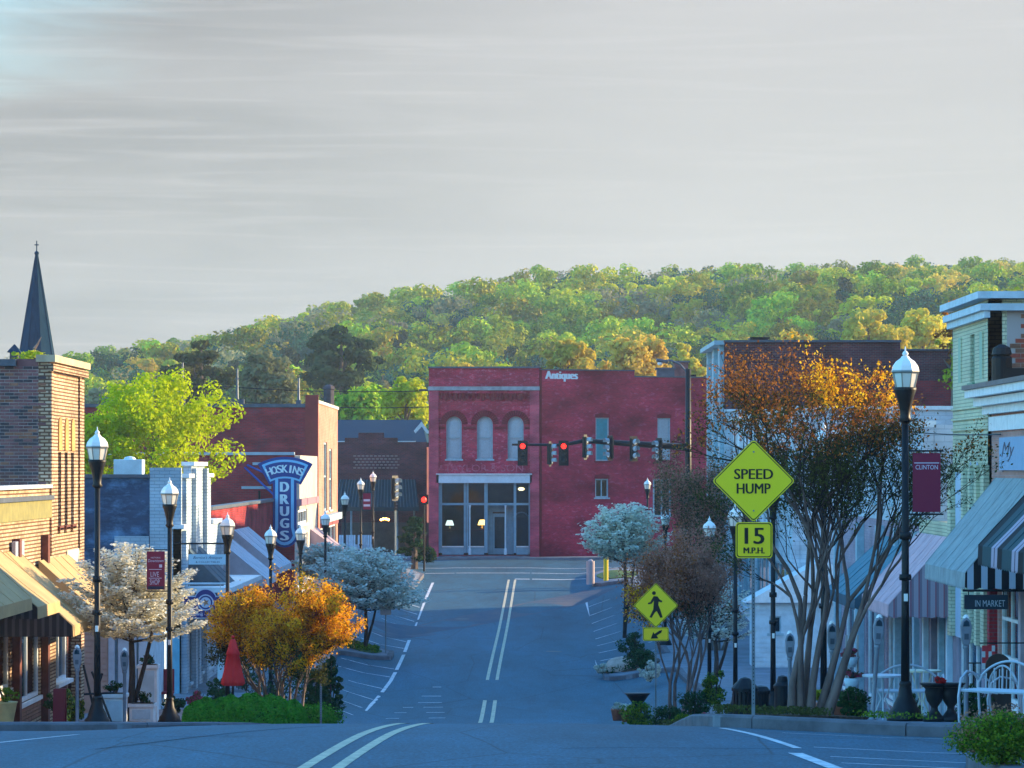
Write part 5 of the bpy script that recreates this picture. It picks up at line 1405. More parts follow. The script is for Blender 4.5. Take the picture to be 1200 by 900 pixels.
def plain_post(px, py_top, d, lab):
    x = XX(px, d); z0 = G(x, d)+.1; t = empty('sign_post', (x, d, z0), lab, 'sign post')
    sign_post(t, x, d, z0, ZZ(py_top, d)); 
    MB().box(x-.2, x+.2, d-.0, d+.006, ZZ(py_top,d)-.5, ZZ(py_top,d)).build('sign_back', m_alu, t)
plain_post(376, 745, 75, 'grey sign post with its sign hidden in the orange-leaved tree')
plain_post(452, 705, 128, 'grey sign post beside the left island dogwood')

# ---- signals on a long mast arm
m_sigh = mat('signal_black', (.012,.013,.014), .5)
m_vis = mat('signal_visor', (.02,.02,.022), .5); m_vis_lit = mat('signal_visor_lit_top', (.34,.42,.46), .5)  # second visor colour is pale to paint in light on the visor tops
m_red = mat('signal_red_lit', (1,.06,.02), .4, emit=(1,.012,.008), estr=1.6)
m_off = mat('signal_lens_dark', (.05,.05,.05), .3)
m_lensw = mat('signal_reflector', (.62,.75,.80), .35)
def signal(name, x, d, zc, lab, face=0, lit=False, s=1.0, group=None, pole=None, lens=None):
    "three-lamp head; face = angle it turns away from the camera"
    t = empty(name, (x, d, zc), lab, 'traffic light', group)
    def pt(u, n, z): return (x + u*math.cos(face) + n*math.sin(face), d + u*math.sin(face) - n*math.cos(face), zc+z)
    def bx(b, u0, u1, n0, n1, z0, z1):
        v = [pt(u, n, z) for z in (z0, z1) for u, n in ((u0,n0),(u1,n0),(u1,n1),(u0,n1))]
        b.add(v, [(0,3,2,1),(4,5,6,7),(0,1,5,4),(1,2,6,5),(2,3,7,6),(3,0,4,7)])
    b = MB(); bx(b, -.18*s, .18*s, -.12*s, .12*s, -.56*s, .56*s); b.build('housing', m_sigh, t)
    b = MB(); bx(b, -.27*s, .27*s, -.005, .005, -.68*s, .68*s); b.build('backplate', m_sigh, t)
    for k, z in enumerate((.37, 0, -.37)):
        L = MB(); ring = [pt(.14*s*math.cos(2*PI*i/12), .125*s, z*s+.14*s*math.sin(2*PI*i/12)) for i in range(12)]
        L.add(ring + [pt(0, .15*s, z*s)], [(i, (i+1) % 12, 12) for i in range(12)])
        L.build('lens', m_red if (lit and k == 0) else (lens or m_off), t)
        v = MB()
        for i in range(9):
            a0, a1 = R(-20+220*i/9), R(-20+220*(i+1)/9)
            v.quad(pt(.155*s*math.cos(a0), .12*s, z*s+.155*s*math.sin(a0)), pt(.155*s*math.cos(a1), .12*s, z*s+.155*s*math.sin(a1)), pt(.165*s*math.cos(a1), .36*s, z*s+.165*s*math.sin(a1)), pt(.165*s*math.cos(a0), .36*s, z*s+.165*s*math.sin(a0)))
        v.build('visor', m_vis_lit if lens else m_vis, t)
    return t
d = 172; xp = XX(806.5, d); z0 = G(xp, d)+.15
t = empty('signal_mast', (xp, d, z0), 'tall black signal mast with long arm over the street and curved light on top', 'traffic signal mast')
MB().tube([(xp,d,z0),(xp,d,z0+.4)], [.3,.26], 10).tube([(xp,d,z0+.4),(xp,d,ZZ(432,d))], [.2,.13], 10).build('pole', m_black, t, smooth=True)
zA = ZZ(521.5,d)
MB().tube([(xp,d,ZZ(524,d)),(XX(740,d),d,ZZ(520,d)),(XX(684,d),d,ZZ(516.5,d)),(XX(660,d),d,zA),(XX(600,d),d,ZZ(521,d))], [.17,.15,.11,.08,.05], 8).build('arm', m_black, t, smooth=True)
MB().tube([(XX(806.5,d),d,ZZ(442,d)),(XX(803,d),d,ZZ(434,d)),(XX(797,d),d,ZZ(427,d)),(XX(788,d),d,ZZ(423,d)),(XX(782,d),d,ZZ(422,d))], .05, 6).build('light_arm', m_coping, t)
lh = MB().cbox((XX(776,d),d,ZZ(423,d)), (.62,.3,.16), ry=.15).build('light_head', m_coping, t, bevel=.05); MB().ball((XX(773.5,d),d,ZZ(426,d)), .14, 6, .7).build('light_bowl', m_globe, lh)
MB().tube([(xp,d,ZZ(440,d)),(xp+.4,d,ZZ(440,d))], .05, 6).build('bracket', m_black, t)
zs = ZZ(531, d)
for px_, py_, fc, lit, ln, lab in ((612.5,531,0,True,None,'leftmost of the two red-lit signals on the mast arm'),(644.5,532,R(75),False,m_lensw,'side-on signal between the two red-lit ones'),(660.5,531,0,True,None,'red-lit signal on the mast arm in front of the antiques wall'),
        (686,524,R(70),False,m_lensw,'side-on signal left of the teal window'),(715,525,R(-60),False,m_lensw,'signal in front of the teal window'),(742.5,526,R(35),False,m_lensw,'unlit signal right of the teal window'),(772,528,R(-55),False,m_lensw,'unlit signal nearest the mast pole')):
    signal('traffic_light', XX(px_,d-.45), d-.45, ZZ(py_,d), lab, face=fc, lit=lit, s=.93, lens=ln)
    # bracket
for px_, py_ in ((612.5,531),(644.5,532),(660.5,531),(686,524),(715,525),(742.5,526),(772,528)):
    MB().box(XX(px_,d)-.04, XX(px_,d)+.04, d-.42, d-.02, ZZ(py_,d)-.05, ZZ(py_,d)+.05).build('hanger', m_black, t)
# post-mounted signals on the left and right corners
d = 176; x = XX(463,d); z0 = G(x,d)+.15
t = empty('signal_post', (x, d, z0), 'thin post carrying the three-lamp signal at the left corner', 'signal post')
MB().tube([(x,d,z0),(x,d,ZZ(592,d))], .05, 8).build('post', m_post, t); MB().lathe((x,d,z0), [(.15,0),(.12,.15),(.06,.3)], 10).build('base', m_post, t)
signal('traffic_light', XX(463,d-.1), d-.2, ZZ(572,d), 'post-mounted signal with three pale lenses turned right at the left corner', face=R(55), s=.95, lens=m_lensw)
signal('traffic_light', XX(463,d-.1), d-.2, ZZ(593,d), 'dark small signal head below the post-mounted signal', face=R(80), s=.42)
d = 181; x = XX(497,d); z0 = G(x,d)+.1
t = empty('signal_post', (x, d, z0), 'thin dark post carrying the small red signal left of the red building', 'signal post')
MB().tube([(x,d,z0),(x,d,ZZ(592,d))], .05, 8).build('post', m_black, t)
def ped(x, d, z, lab):
    t = empty('pedestrian_signal', (x, d, z), lab, 'pedestrian signal')
    MB().box(x-.24,x+.24,d-.12,d+.1,z-.24,z+.24).build('housing', m_sigh, t, bevel=.02)
    MB().lathe((x,d-.135,z-.0), [(.001,-.15),(.1,-.11),(.15,0),(.1,.11),(.001,.15)], 10).build('lamp', m_red, t)
    MB().box(x-.25,x+.25,d-.3,d-.12,z+.24,z+.26).build('visor', m_vis, t)
ped(XX(497,181), 180.8, ZZ(585.5,181), 'red hand signal left of the red brick building')
d = 168; x = XX(816,d)
t = empty('signal_post', (x, d, G(x,d)+.1), 'thin dark post carrying the small red signal right of the mast', 'signal post')
MB().tube([(x,d,G(x,d)+.1),(x,d,ZZ(606,d))], .05, 8).build('post', m_black, t)
ped(x, d-.2, ZZ(600,d), 'red hand signal right of the mast pole')
t = empty('street_name_sign', (XX(800,166),166,ZZ(586,166)), 'small green street name sign near the mast pole', 'street sign')
MB().box(XX(793,166),XX(805,166),165.98,166.0,ZZ(588,166),ZZ(584,166)).build('plate', mat('sign_green', (.02,.30,.20), .5), t); MB().tube([(XX(806,166),166.02,ZZ(586,166)),(XX(793,166),166.02,ZZ(586,166))], .015, 4).build('bracket', m_black, t)

# ---- hanging shop signs on the left
d = 100; W = front(d)
t = empty('hanging_sign', (-8.9, d, ZZ(656,d)), 'pale blue hanging shop sign with dark script on a black bar', 'sign')
MB().tube([(-9.9,d,ZZ(637,d)),(XX(268,d),d,ZZ(637,d))], .025, 6).tube([(XX(222,d),d,ZZ(637,d)),(XX(222,d),d,ZZ(650,d))], .012, 4).tube([(XX(263,d),d,ZZ(637,d)),(XX(263,d),d,ZZ(650,d))], .012, 4).build('bracket', m_black, t)
MB().fbox(W, XX(221,d), XX(266,d), ZZ(661.5,d), ZZ(649.5,d), -.02, .02).build('board', mat('sign_pale_blue', (.42,.62,.72), .6), t)
mn = mat('sign_navy_print', (.02,.05,.12), .6)
text(W, "Bernice's Antiques", XX(243.5,d), ZZ(653.8,d), .022, .11, mn, t, width=.86, shear=.4)
text(W, '& COLLECTIBLES', XX(243.5,d), ZZ(658.6,d), .022, .055, mn, t, width=.7)
d = 98.5; W = front(d)
t = empty('hanging_sign', (-8.9, d, ZZ(708,d)), 'dark blue hanging sign with an arched top, round emblem and the words Training Company', 'sign')
MB().tube([(-9.9,d,ZZ(684,d)),(XX(266,d),d,ZZ(684,d))], .03, 6).tube([(XX(222,d),d,ZZ(684,d)),(XX(222,d),d,ZZ(700,d))], .012, 4).tube([(XX(258,d),d,ZZ(684,d)),(XX(258,d),d,ZZ(700,d))], .012, 4).build('bracket', m_pale, t)
m_navyb = mat('sign_navy', (.012,.025,.17), .5); m_sil = mat('sign_silver', (.42,.52,.66), .5)
def signshape(g): 
    k = d/F; pts = [(XX(215,d)-g, ZZ(724,d)-g), (XX(266,d)+g, ZZ(724,d)-g), (XX(266,d)+g, ZZ(699,d)+g), (XX(254,d), ZZ(699,d)+g)]
    for i in range(13):
        a_ = PI*(.08 + .84*i/12); pts.append((XX(241,d)+(12.5*k+g)*math.cos(a_), ZZ(703,d)+(12.5*k+g)*math.sin(a_)))
    return pts + [(XX(228,d), ZZ(699,d)+g), (XX(215,d)-g, ZZ(699,d)+g)]
MB().fprism(W, signshape(.02), -.03, .02).build('board_edge', m_sil, t); MB().fprism(W, signshape(-.01), .0205, .03).build('board', m_navyb, t)
def ring_(W, u, z, r0, r1, n, m, t, name='ring', K=20):
    b = MB()
    for k in range(K):
        a0, a1 = 2*PI*k/K, 2*PI*(k+1)/K
        b.quad(W(u+r1*math.cos(a0), z+r1*math.sin(a0), n), W(u+r1*math.cos(a1), z+r1*math.sin(a1), n), W(u+r0*math.cos(a1), z+r0*math.sin(a1), n), W(u+r0*math.cos(a0), z+r0*math.sin(a0), n))
    return b.build(name, m, t)
ring_(W, XX(241,d), ZZ(706,d), .20, .235, .032, m_sil, t); ring_(W, XX(241,d), ZZ(706,d), .0, .155, .032, m_sil, t, 'emblem')
MB().fprism(W, [(XX(241,d)+(.12 if k % 2 else .05)*math.cos(2*PI*k/10), ZZ(706,d)+(.12 if k % 2 else .05)*math.sin(2*PI*k/10)) for k in range(10)], .033, .036).build('emblem_star', mat('emblem_brown', (.35,.18,.10), .6), t)
for sx in (-1,1): MB().fbox(W, XX(241,d)+sx*.33-.07, XX(241,d)+sx*.33+.07, ZZ(708,d)-.03, ZZ(708,d)+.03, .031, .034).build('wing', MATS['emblem_brown'], t)
text(W, 'Training Company', XX(240.5,d), ZZ(720,d), .033, .11, m_prt, t, width=1.08, bold=.03)
d = 57.5; W = front(d)
t = empty('hanging_sign', (8.3, d, ZZ(705,d)), 'black hanging sign reading IN MARKET under the striped awnings', 'sign')
MB().fbox(W, XX(1130,d), XX(1181,d), ZZ(714,d), ZZ(697,d), -.02, .02).build('board', mat('sign_charcoal', (.02,.03,.045), .6), t)
text(W, 'IN MARKET', XX(1160,d), ZZ(707,d), .022, 7.5*d/F, mat('sign_letter_grey', (.40,.46,.50), .6), t, width=35*d/F)
MB().tube([(XX(1128,d),d,ZZ(692,d)),(9.5,d,ZZ(692,d))], .02, 6).tube([(XX(1135,d),d,ZZ(692,d)),(XX(1135,d),d,ZZ(698,d))], .01, 4).tube([(XX(1176,d),d,ZZ(692,d)),(XX(1176,d),d,ZZ(698,d))], .01, 4).build('bracket', m_black, t)

# ---- the blue drug store sign
d = 146.5; W = front(d); k = d/F
t = empty('drug_store_sign', (XX(334,d), d, ZZ(640,d)), 'tall blue T-shaped HOSKINS DRUGS sign with pale blue outline on steel braces', 'sign')
m_db = mat('sign_deep_blue', (.008,.055,.28), .5); m_lb = mat('sign_sky_blue', (.22,.60,.90), .5); m_ll = mat('sign_letter_pale', (.70,.88,.95), .5)
def arcband(r0, r1, a0, a1, c, n=14):
    return [(c[0]+r1*math.sin(a0+(a1-a0)*i/n), c[1]+r1*math.cos(a0+(a1-a0)*i/n)) for i in range(n+1)] + [(c[0]+r0*math.sin(a1-(a1-a0)*i/n), c[1]+r0*math.cos(a1-(a1-a0)*i/n)) for i in range(n+1)]
cc_ = (XX(334,d), ZZ(538,d) - 62*k)      # centre of the arched head
def head(g, n0, n1, name, m):
    b = MB(); A_ = arcband(62*k-23*k-g*.8, 62*k+g*.0+g, -.47-g*.5, .47+g*.5, cc_); n = 15
    o = A_[:n]; i_ = A_[n:][::-1]
    for q in range(n-1):
        b.quad(W(*o[q],n1), W(*o[q+1],n1), W(*i_[q+1],n1), W(*i_[q],n1)); b.quad(W(*o[q],n0), W(*i_[q],n0), W(*i_[q+1],n0), W(*o[q+1],n0))
        b.quad(W(*o[q],n0), W(*o[q+1],n0), W(*o[q+1],n1), W(*o[q],n1)); b.quad(W(*i_[q],n0), W(*i_[q],n1), W(*i_[q+1],n1), W(*i_[q+1],n0))
    for e_ in (0, n-1): b.quad(W(*o[e_],n0), W(*o[e_],n1), W(*i_[e_],n1), W(*i_[e_],n0))
    return b.build(name, m, t)
head(.10, -.25, .0, 'arched_head', m_db)
head(-.02, .001, .012, 'arched_outline', m_lb)
head(-.12, .0125, .02, 'arched_field', m_db)
def column(g, n0, n1, name, m, top=ZZ(560,146.5)):
    hw = 11*k+g; pts = [(XX(333.5,d)-hw, top), (XX(333.5,d)-hw, ZZ(618,d))]
    for i in range(9): 
        a_ = PI + PI*.08 + (PI*.84)*i/8; pts.append((XX(333.5,d)+(13.5*k+g)*math.cos(a_), ZZ(625,d)+(14*k+g)*math.sin(a_)))
    pts += [(XX(333.5,d)+hw, ZZ(618,d)), (XX(333.5,d)+hw, top)]
    return MB().fprism(W, pts, n0, n1).build(name, m, t)
column(.10, -.24, -.003, 'column', m_db)
column(-.0, .0212, .024, 'column_outline', m_lb, ZZ(561,d))
column(-.13, .0245, .03, 'column_field', m_db, ZZ(560.9,d))
for i, ch in enumerate('HOSKINS'):
    a_ = -.38 + .76*i/6; r = 62*k - 11.3*k
    c_ = (cc_[0]+r*math.sin(a_), cc_[1]+r*math.cos(a_))
    Wl = WF(W(c_[0], c_[1], .021), (1,0,0), (0,-1,0))
    o = text(Wl, ch, 0, 0, .002, 9.0*k, m_ll, t, bold=.045, name='letter', width=(1.8 if ch == 'I' else 6.2)*k)
    org = ORG[t.name]; cen = W(c_[0], c_[1], .023) - org
    for v in o.data.vertices:
        p = v.co - cen; ca, sa = math.cos(-a_), math.sin(-a_)
        v.co = Vector((cen.x + p.x*ca - p.z*sa, v.co.y, cen.z + p.x*sa + p.z*ca))
for ch, py in zip('DRUGS', (571, 585.5, 599.5, 613.5, 628)): text(W, ch, XX(333.5,d), ZZ(py-.5,d), .032, 11.4*k, m_ll, t, bold=.09, width=9.0*k, name='letter')
b = MB()
for (a0, a1, c0_, c1_) in ((324,583,287,548),(324,590,292,640),(322,560,290,545),(323,635,292,640)):
    b.tube([(XX(a0,d),d+.1,ZZ(a1,d)),(XX(c0_,148.9),148.95,ZZ(c1_,148.9))], .05, 5)
b.build('brace', m_db, t)

# ---- parking meters
m_met = mat('meter_grey', (.22,.24,.28), .5, metal=.2, var=.2)
def make_meter(x, d, lab, h=1.42):
    z = G(x, d)+.15; t = empty('parking_meter', (x, d, z), lab, 'parking meter', 'grey parking meters along the kerbs')
    MB().lathe((x,d,z), [(.07,0),(.04,.03),(.032,.06),(.032,.98),(.045,1.0),(.045,1.04)], 10).build('post', m_met, t, smooth=True)
    pts = [(-.04,1.04),(.04,1.04),(.065,1.14),(.075,1.3),(.055,1.38),(.0,1.43),(-.055,1.38),(-.075,1.3),(-.065,1.14)]
    W = WF((x,d,z),(1,0,0),(0,-1,0)); MB().fprism(W, pts, -.055, .055).build('head', m_met, t, bevel=.012)
    MB().fprism(W, [(-.045,1.3),(.045,1.3),(.035,1.36),(0,1.39),(-.035,1.36)], .056, .062).build('window', G_dark, t)
    MB().fbox(W, -.03, .03, 1.12, 1.2, .056, .064).build('coin_plate', m_coping, t)
    MB().lathe((x,d,z+1.41), [(.05,0),(.03,.04),(.01,.05)], 8).build('cap', m_globe, t)
    return t
pm = make_meter(XX(90.5,60), 60, 'parking meter left of the tallest left street lamp')
for px_, d_, lab in ((146,63,'parking meter right of the tallest left street lamp'),(925.5,54,'parking meter left of the large tree trunks'),(975,50,'parking meter right of the large tree trunks'),(1022,47,'slightly leaning parking meter before the white bench'),(1132,47,'parking meter right of the two black urns')):
    x = XX(px_, d_); o = dup(pm, (x, d_, G(x, d_)+.15), label=lab)
    if px_ == 1022: o.rotation_euler = (0, R(4), 0)

# ---- planters, pots, urns
m_terra = mat('terracotta', (.34,.11,.06), .8, var=.2); m_stone = mat('planter_stone', (.34,.33,.31), .85, var=.25)
def pot(name, x, d, prof, m, lab, cat='planter', base=None, n=14):
    z = (G(x,d)+.15) if base is None else base
    t = empty(name, (x, d, z), lab, cat); MB().lathe((x,d,z), prof, n).build('bowl', m, t, smooth=(n > 8)); MB().lathe((x,d,z), [(prof[-1][0]*.9, prof[-1][1]-.05),(.01,prof[-1][1]-.02)], n).build('soil', m_mulch, t); return t
def boxplanter(x, d, w, h, lab, m=m_trimw):
    z = G(x,d)+.15; t = empty('box_planter', (x,d,z), lab, 'planter')
    MB().box(x-w/2,x+w/2,d-w/2,d+w/2,z,z+h).build('box', m, t)
    MB().box(x-w/2-.03,x+w/2+.03,d-w/2-.03,d+w/2+.03,z+h-.07,z+h).build('rim', m, t)
    MB().box(x-w/2+.06,x+w/2-.06,d-w/2-.012,d-w/2,z+.1,z+h-.12).build('panel', m_pale, t)
    MB().box(x-w/2+.05,x+w/2-.05,d-w/2+.05,d+w/2-.05,z+h,z+h+.01).build('soil', m_mulch, t)
    return z+h
PL = []   # plants to grow in them: (x, d, z, radius, height, material, label)
for px_, d_, w_, h_, lab in ((135,66,.42,.62,'white box planter behind the right-hand parking meter'),(167,72,.5,.42,'low white box planter in front of the tall white one'),(174,76,.42,1.28,'tall white box planter against the turquoise boards')):
    zt = boxplanter(XX(px_,d_), d_, w_, h_, lab); PL.append((XX(px_,d_), d_, zt, w_*.5, .28, 'leaf_dark', {135:'small dark plant in the white box planter by the meter',167:'small dark plant in the low white planter',174:'round dark plant on top of the tall white planter'}[px_]))
t = pot('tall_planter', XX(6,58), 58, [(.12,0),(.14,.1),(.2,.42),(.22,.45)], mat('planter_tan', (.45,.36,.16), .7, var=.2), 'tan flared planter at the left edge of the photo')
PL.append((XX(6,58), 58, G(XX(6,58),58)+.6, .24, .3, 'leaf_green', 'leafy green plant in the tan planter at the left edge'))
pot('stone_planter', XX(292,75), 75, [(.35,0),(.55,.1),(.72,.32),(.76,.4),(.74,.46)], m_stone, 'wide round stone planter right of the red umbrella')
t = pot('terracotta_planter', XX(975,52), 52, [(.26,0),(.33,.16),(.34,.2),(.36,.22),(.36,.27)], m_terra, 'wide terracotta planter behind the large tree trunks')
PL.append((XX(975,52)-.1, 52, G(XX(975,52),52)+.42, .25, .22, 'leaf_yellow', 'yellow-green plant in the terracotta planter'))
for px_, lab in ((1095,'left of the two black urns beside the right street lamp'),(1114,'right of the two black urns beside the right street lamp')):
    d_ = 45.5; x = XX(px_, d_)
    pot('urn', x, d_, [(.15,0),(.15,.06),(.1,.09),(.05,.16),(.045,.2),(.1,.28),(.13,.4),(.12,.44),(.19,.5),(.2,.52)], m_black, lab, 'urn', base=G(x,d_)+.15)
PL.append((XX(1101,45.5), 45.5, G(XX(1101,45.5),45.5)+.66, .1, .09, 'petal_red', 'red flowers in the left black urn'))
d_ = 93; pot('urn', XX(747,d_), d_, [(.2,0),(.2,.1),(.08,.2),(.07,.4),(.25,.62),(.3,.7),(.36,.76)], m_black, 'black pedestal urn on the pavement left of the pedestrian sign', 'urn', base=G(XX(747,d_),d_)+.2)
for px_, py_, lab, pl in ((996,770,'upper wall flower pot with pink flowers','pink flowers in the upper wall pot'),(998,795,'lower wall flower pot with pink flowers','pink flowers in the lower wall pot')):
    d_ = 55; z = ZZ(py_,d_); pot('wall_pot', XX(px_,d_), d_, [(.09,-.16),(.14,.0)], m_pale, lab, 'flower pot', base=z); PL.append((XX(px_,d_), d_, z, .2, .16, 'petal_pink', pl))
t = empty('trellis_post', (XX(998,55.2), 55.2, G(5.5,55)), 'pale wooden stand that holds the two flower pots', 'plant stand')
MB().box(XX(991,55.2), XX(993,55.2), 55.15, 55.25, G(5.5,55)+.15, ZZ(745,55)).box(XX(1004,55.2), XX(1006,55.2), 55.15, 55.25, G(5.5,55)+.15, ZZ(745,55)).box(XX(990,55.2), XX(1007,55.2), 55.1, 55.2, ZZ(772,55), ZZ(770,55)).box(XX(990,55.2), XX(1007,55.2), 55.1, 55.2, ZZ(797,55), ZZ(795,55)).build('frame', mat('wood_pale', (.38,.33,.30), .8), t)
for px_, d_, lab in ((724,97,'left flower pot at the kerb by the pedestrian sign'),(735,95,'right flower pot at the kerb by the pedestrian sign')):
    x = XX(px_,d_); x = max(x, 2.95); pot('flower_pot', x, d_, [(.14,0),(.2,.3),(.22,.32)], m_terra, lab, 'flower pot', base=G(x,d_)+.16); PL.append((x, d_, G(x,d_)+.48, .25, .2, 'petal_pale', lab.replace('flower pot at','pale flowers in the pot at')))
# boulder and flowers on the right island
t = empty('boulder', (XX(728,119), 119, G(3.8,119)+.15), 'pale round boulder on the right island', 'boulder')
b = MB(); rnd = random.Random(4)
for i in range(9):
    th = PI/2*i/8
    for k_ in range(14): 
        a_ = 2*PI*k_/14; rr = .62*math.cos(th)*(1+.08*math.sin(3*a_+i)) ; b.v.append((XX(728,119)+rr*math.cos(a_), 119+rr*.7*math.sin(a_), G(3.8,119)+.15+.5*math.sin(th)))
for i in range(8):
    for k_ in range(14): b.f.append((i*14+k_, i*14+(k_+1)%14, (i+1)*14+(k_+1)%14, (i+1)*14+k_)); b.mi.append(0)
b.build('rock', mat('boulder_tan', (.42,.34,.28), .9, var=.25), t, smooth=True)
for px_, lab in ((690,'left pale planter post on the far right island'),(708,'yellow post on the far right island')):
    d_ = 168.5; x = XX(px_+2,d_); z = G(x,d_)+.15; t = empty('bollard', (x,d_,z), lab, 'bollard')
    m_ = mat('bollard_yellow', (.65,.50,.02), .6) if px_ == 708 else mat('bollard_pale', (.45,.36,.36), .7)
    MB().tube([(x,d_,z),(x,d_,z+1.15)], .12 if px_ == 708 else .2, 10).build('post', m_, t); MB().lathe((x,d_,z+1.15), [(.13,0),(.1,.06),(.01,.1)], 10).build('cap', m_, t)

# ---- closed red umbrella
x, d = XX(273,66), 66; z = G(x,d)+.15
t = empty('umbrella', (x,d,z), 'closed red market umbrella beside the hedge', 'umbrella')
MB().tube([(x,d,z),(x,d,z+1.77)], .022, 8).build('pole', m_black, t)
b = MB(); prof = [(.03,1.72),(.05,1.70),(.1,1.50),(.12,1.42),(.105,1.41),(.15,1.1),(.185,.92),(.195,.86),(.16,.82)]
prof = [(r_, z_) for r_, z_ in reversed(prof)]; n = 24
for r_, z_ in prof:
    for k_ in range(n): a_ = 2*PI*k_/n; rr = r_*(1+.22*math.cos(8*a_)*min(1, r_*6)); b.v.append((x+rr*math.cos(a_), d+rr*math.sin(a_), z+z_))
for i in range(len(prof)-1):
    for k_ in range(n): b.f.append((i*n+k_, i*n+(k_+1)%n, (i+1)*n+(k_+1)%n, (i+1)*n+k_)); b.mi.append(0)
m_um = mat('umbrella_red', (.80,.03,.03), .75, var=.1)
b.build('canopy', m_um, t, smooth=True)
MB().tube([(x-.11,d-.11,z+.98),(x+.11,d-.115,z+1.0)], .012, 4).build('strap', m_um, t)
MB().lathe((x,d,z), [(.3,0),(.28,.06),(.05,.1),(.035,.3)], 14).build('stand', m_black, t); MB().ball((x,d,z+1.76), .035, 5).build('finial', m_um, t)

# ---- white curved garden benches and chairs
m_bw = mat('bench_white', (.45,.50,.56), .5, metal=.1)
def bench(x, d, w, lab, rz=0, seatlen=.45):
    z = G(x,d)+.15; t = empty('garden_bench', (x,d,z), lab, 'bench', rz=0)
    M = Matrix.Translation((x,d,z)) @ Matrix.Rotation(rz, 4, 'Z')
    def p(a, b_, c): return tuple(M @ Vector((a, b_, c)))
    s = MB()
    for k_ in range(5): s.tube([p(-w/2, -.2+.1*k_, .43), p(w/2, -.2+.1*k_, .43)], .018, 5)
    s.build('seat', m_bw, t)
    bk = MB(); K = 14
    bk.tube([p(-w/2+w*k_/K, .24, .5+.30*math.sin(PI*k_/K)**.6) for k_ in range(K+1)], .016, 6)
    for k_ in range(1, 8): bk.tube([p(-w/2+w*k_/8, .23, .44), p(-w/2+w*k_/8, .24, .48+.28*math.sin(PI*k_/8)**.6)], .009, 4)
    bk.build('backrest', m_bw, t)
    for sx in (-1, 1):
        MB().tube([p(sx*w/2,-.24,0), p(sx*w/2,-.26,.35), p(sx*w/2,-.2,.58), p(sx*w/2,-.05,.67), p(sx*w/2,.12,.64), p(sx*w/2,.24,.55)], .016, 6).build('armrest', m_bw, t)
        MB().tube([p(sx*w/2,.24,.5), p(sx*w/2,.26,.2), p(sx*w/2,.3,0)], .016, 6).build('leg', m_bw, t)
    return t
bench(XX(1065,50), 50, 1.0, 'white curved iron bench behind the tallest right street lamp')
bench(XX(1180,43), 43.5, .95, 'white curved iron bench at the right edge above the shrub', rz=R(-38))
bench(XX(1176,49), 50.5, .9, 'second white bench half hidden behind the one at the right edge', rz=R(-70))
def cafe_table(x, d, lab, r=.3, h=.62, m=m_bw):
    z = G(x,d)+.15; t = empty('cafe_table', (x,d,z), lab, 'table')
    MB().lathe((x,d,z), [(r,h),(r,h+.025)], 16).build('tabletop', m, t)
    for k_ in range(3): a_ = 2*PI*k_/3+.4; MB().tube([(x+r*.6*math.cos(a_),d+r*.6*math.sin(a_),z),(x+.03*math.cos(a_),d+.03*math.sin(a_),z+.3),(x+r*.6*math.cos(a_),d+r*.6*math.sin(a_),z+h)], .012, 5).build('leg', m, t)
cafe_table(XX(1035,48.5), 48.5, 'small pale round table left of the tallest right street lamp')
cafe_table(XX(1085,52), 52.5, 'small cream-topped table right of the tallest right street lamp', m=mat('table_cream', (.55,.52,.38), .6), h=.75)
# bench at left behind the hedge, red chair by the turquoise boards, litter bins, topiary box
t = empty('red_chair', (XX(188,90),90,G(-9.2,90)+.15), 'dark red chair against the turquoise boards', 'chair')
x, d, z = XX(190,92), 92, G(-9.3,92)+.15
m_rc = mat('chair_red', (.25,.02,.03), .6)
MB().box(x-.3,x+.3,d-.3,d+.25,z+.4,z+.46).build('seat', m_rc, t); MB().box(x-.3,x+.3,d+.25,d+.31,z+.4,z+1.05).build('backrest', m_rc, t)
for sx in (-.28,.23):
    for sy in (-.28,.22): MB().box(x+sx,x+sx+.05,d+sy,d+sy+.05,z,z+.4).build('leg', m_rc, t)
def bin_(px, d, lab, w=.5, h=.85, dome=True):
    x = XX(px,d); z = G(x,d)+.15; t = empty('litter_bin', (x,d,z), lab, 'litter bin')
    b = MB(); 
    for k_ in range(18): a_ = 2*PI*k_/18; b.cbox((x+w/2*math.cos(a_), d+w/2*math.sin(a_), z+h/2), (.05,.018,h), rz=a_+PI/2)
    b.build('slats', m_black, t); MB().lathe((x,d,z), [(w/2-.04,.03),(w/2-.04,h-.03)], 16).build('liner', m_sigh, t)
    MB().lathe((x,d,z), [(w/2+.03,h),(w/2+.03,h+.05),(w/2-.03,h+.12),(.08,h+.22 if dome else h+.13),(.02,h+.24 if dome else h+.14)], 16).build('lid', m_black, t)
bin_(873, 60, 'black domed litter bin left of the speed sign post', h=.62, w=.42); bin_(891, 61, 'flat-topped black litter bin right of the speed sign post', h=.55, w=.3, dome=False)
bin_(917, 63, 'small black litter bin beside the left trunk of the large tree', h=.6, w=.28)
# folded easel behind the near left lamp
x, d = XX(112,60), 60; z = G(x,d)+.15
t = empty('easel', (x,d,z), 'dark folding easel leaning behind the tallest left street lamp', 'easel')
for (a0, z0_, a1, z1_) in ((96,780,116,850),(106,788,134,849),(118,790,100,850)): MB().tube([(XX(a0,d),d+.2,ZZ(z0_,d)),(XX(a1,d),d-.1,z+.0)], .022, 5).build('leg', m_black, t)
MB().tube([(XX(98,d),d+.05,ZZ(814,d)),(XX(134,d),d+.05,ZZ(812,d))], .02, 5).build('ledge', m_black, t)
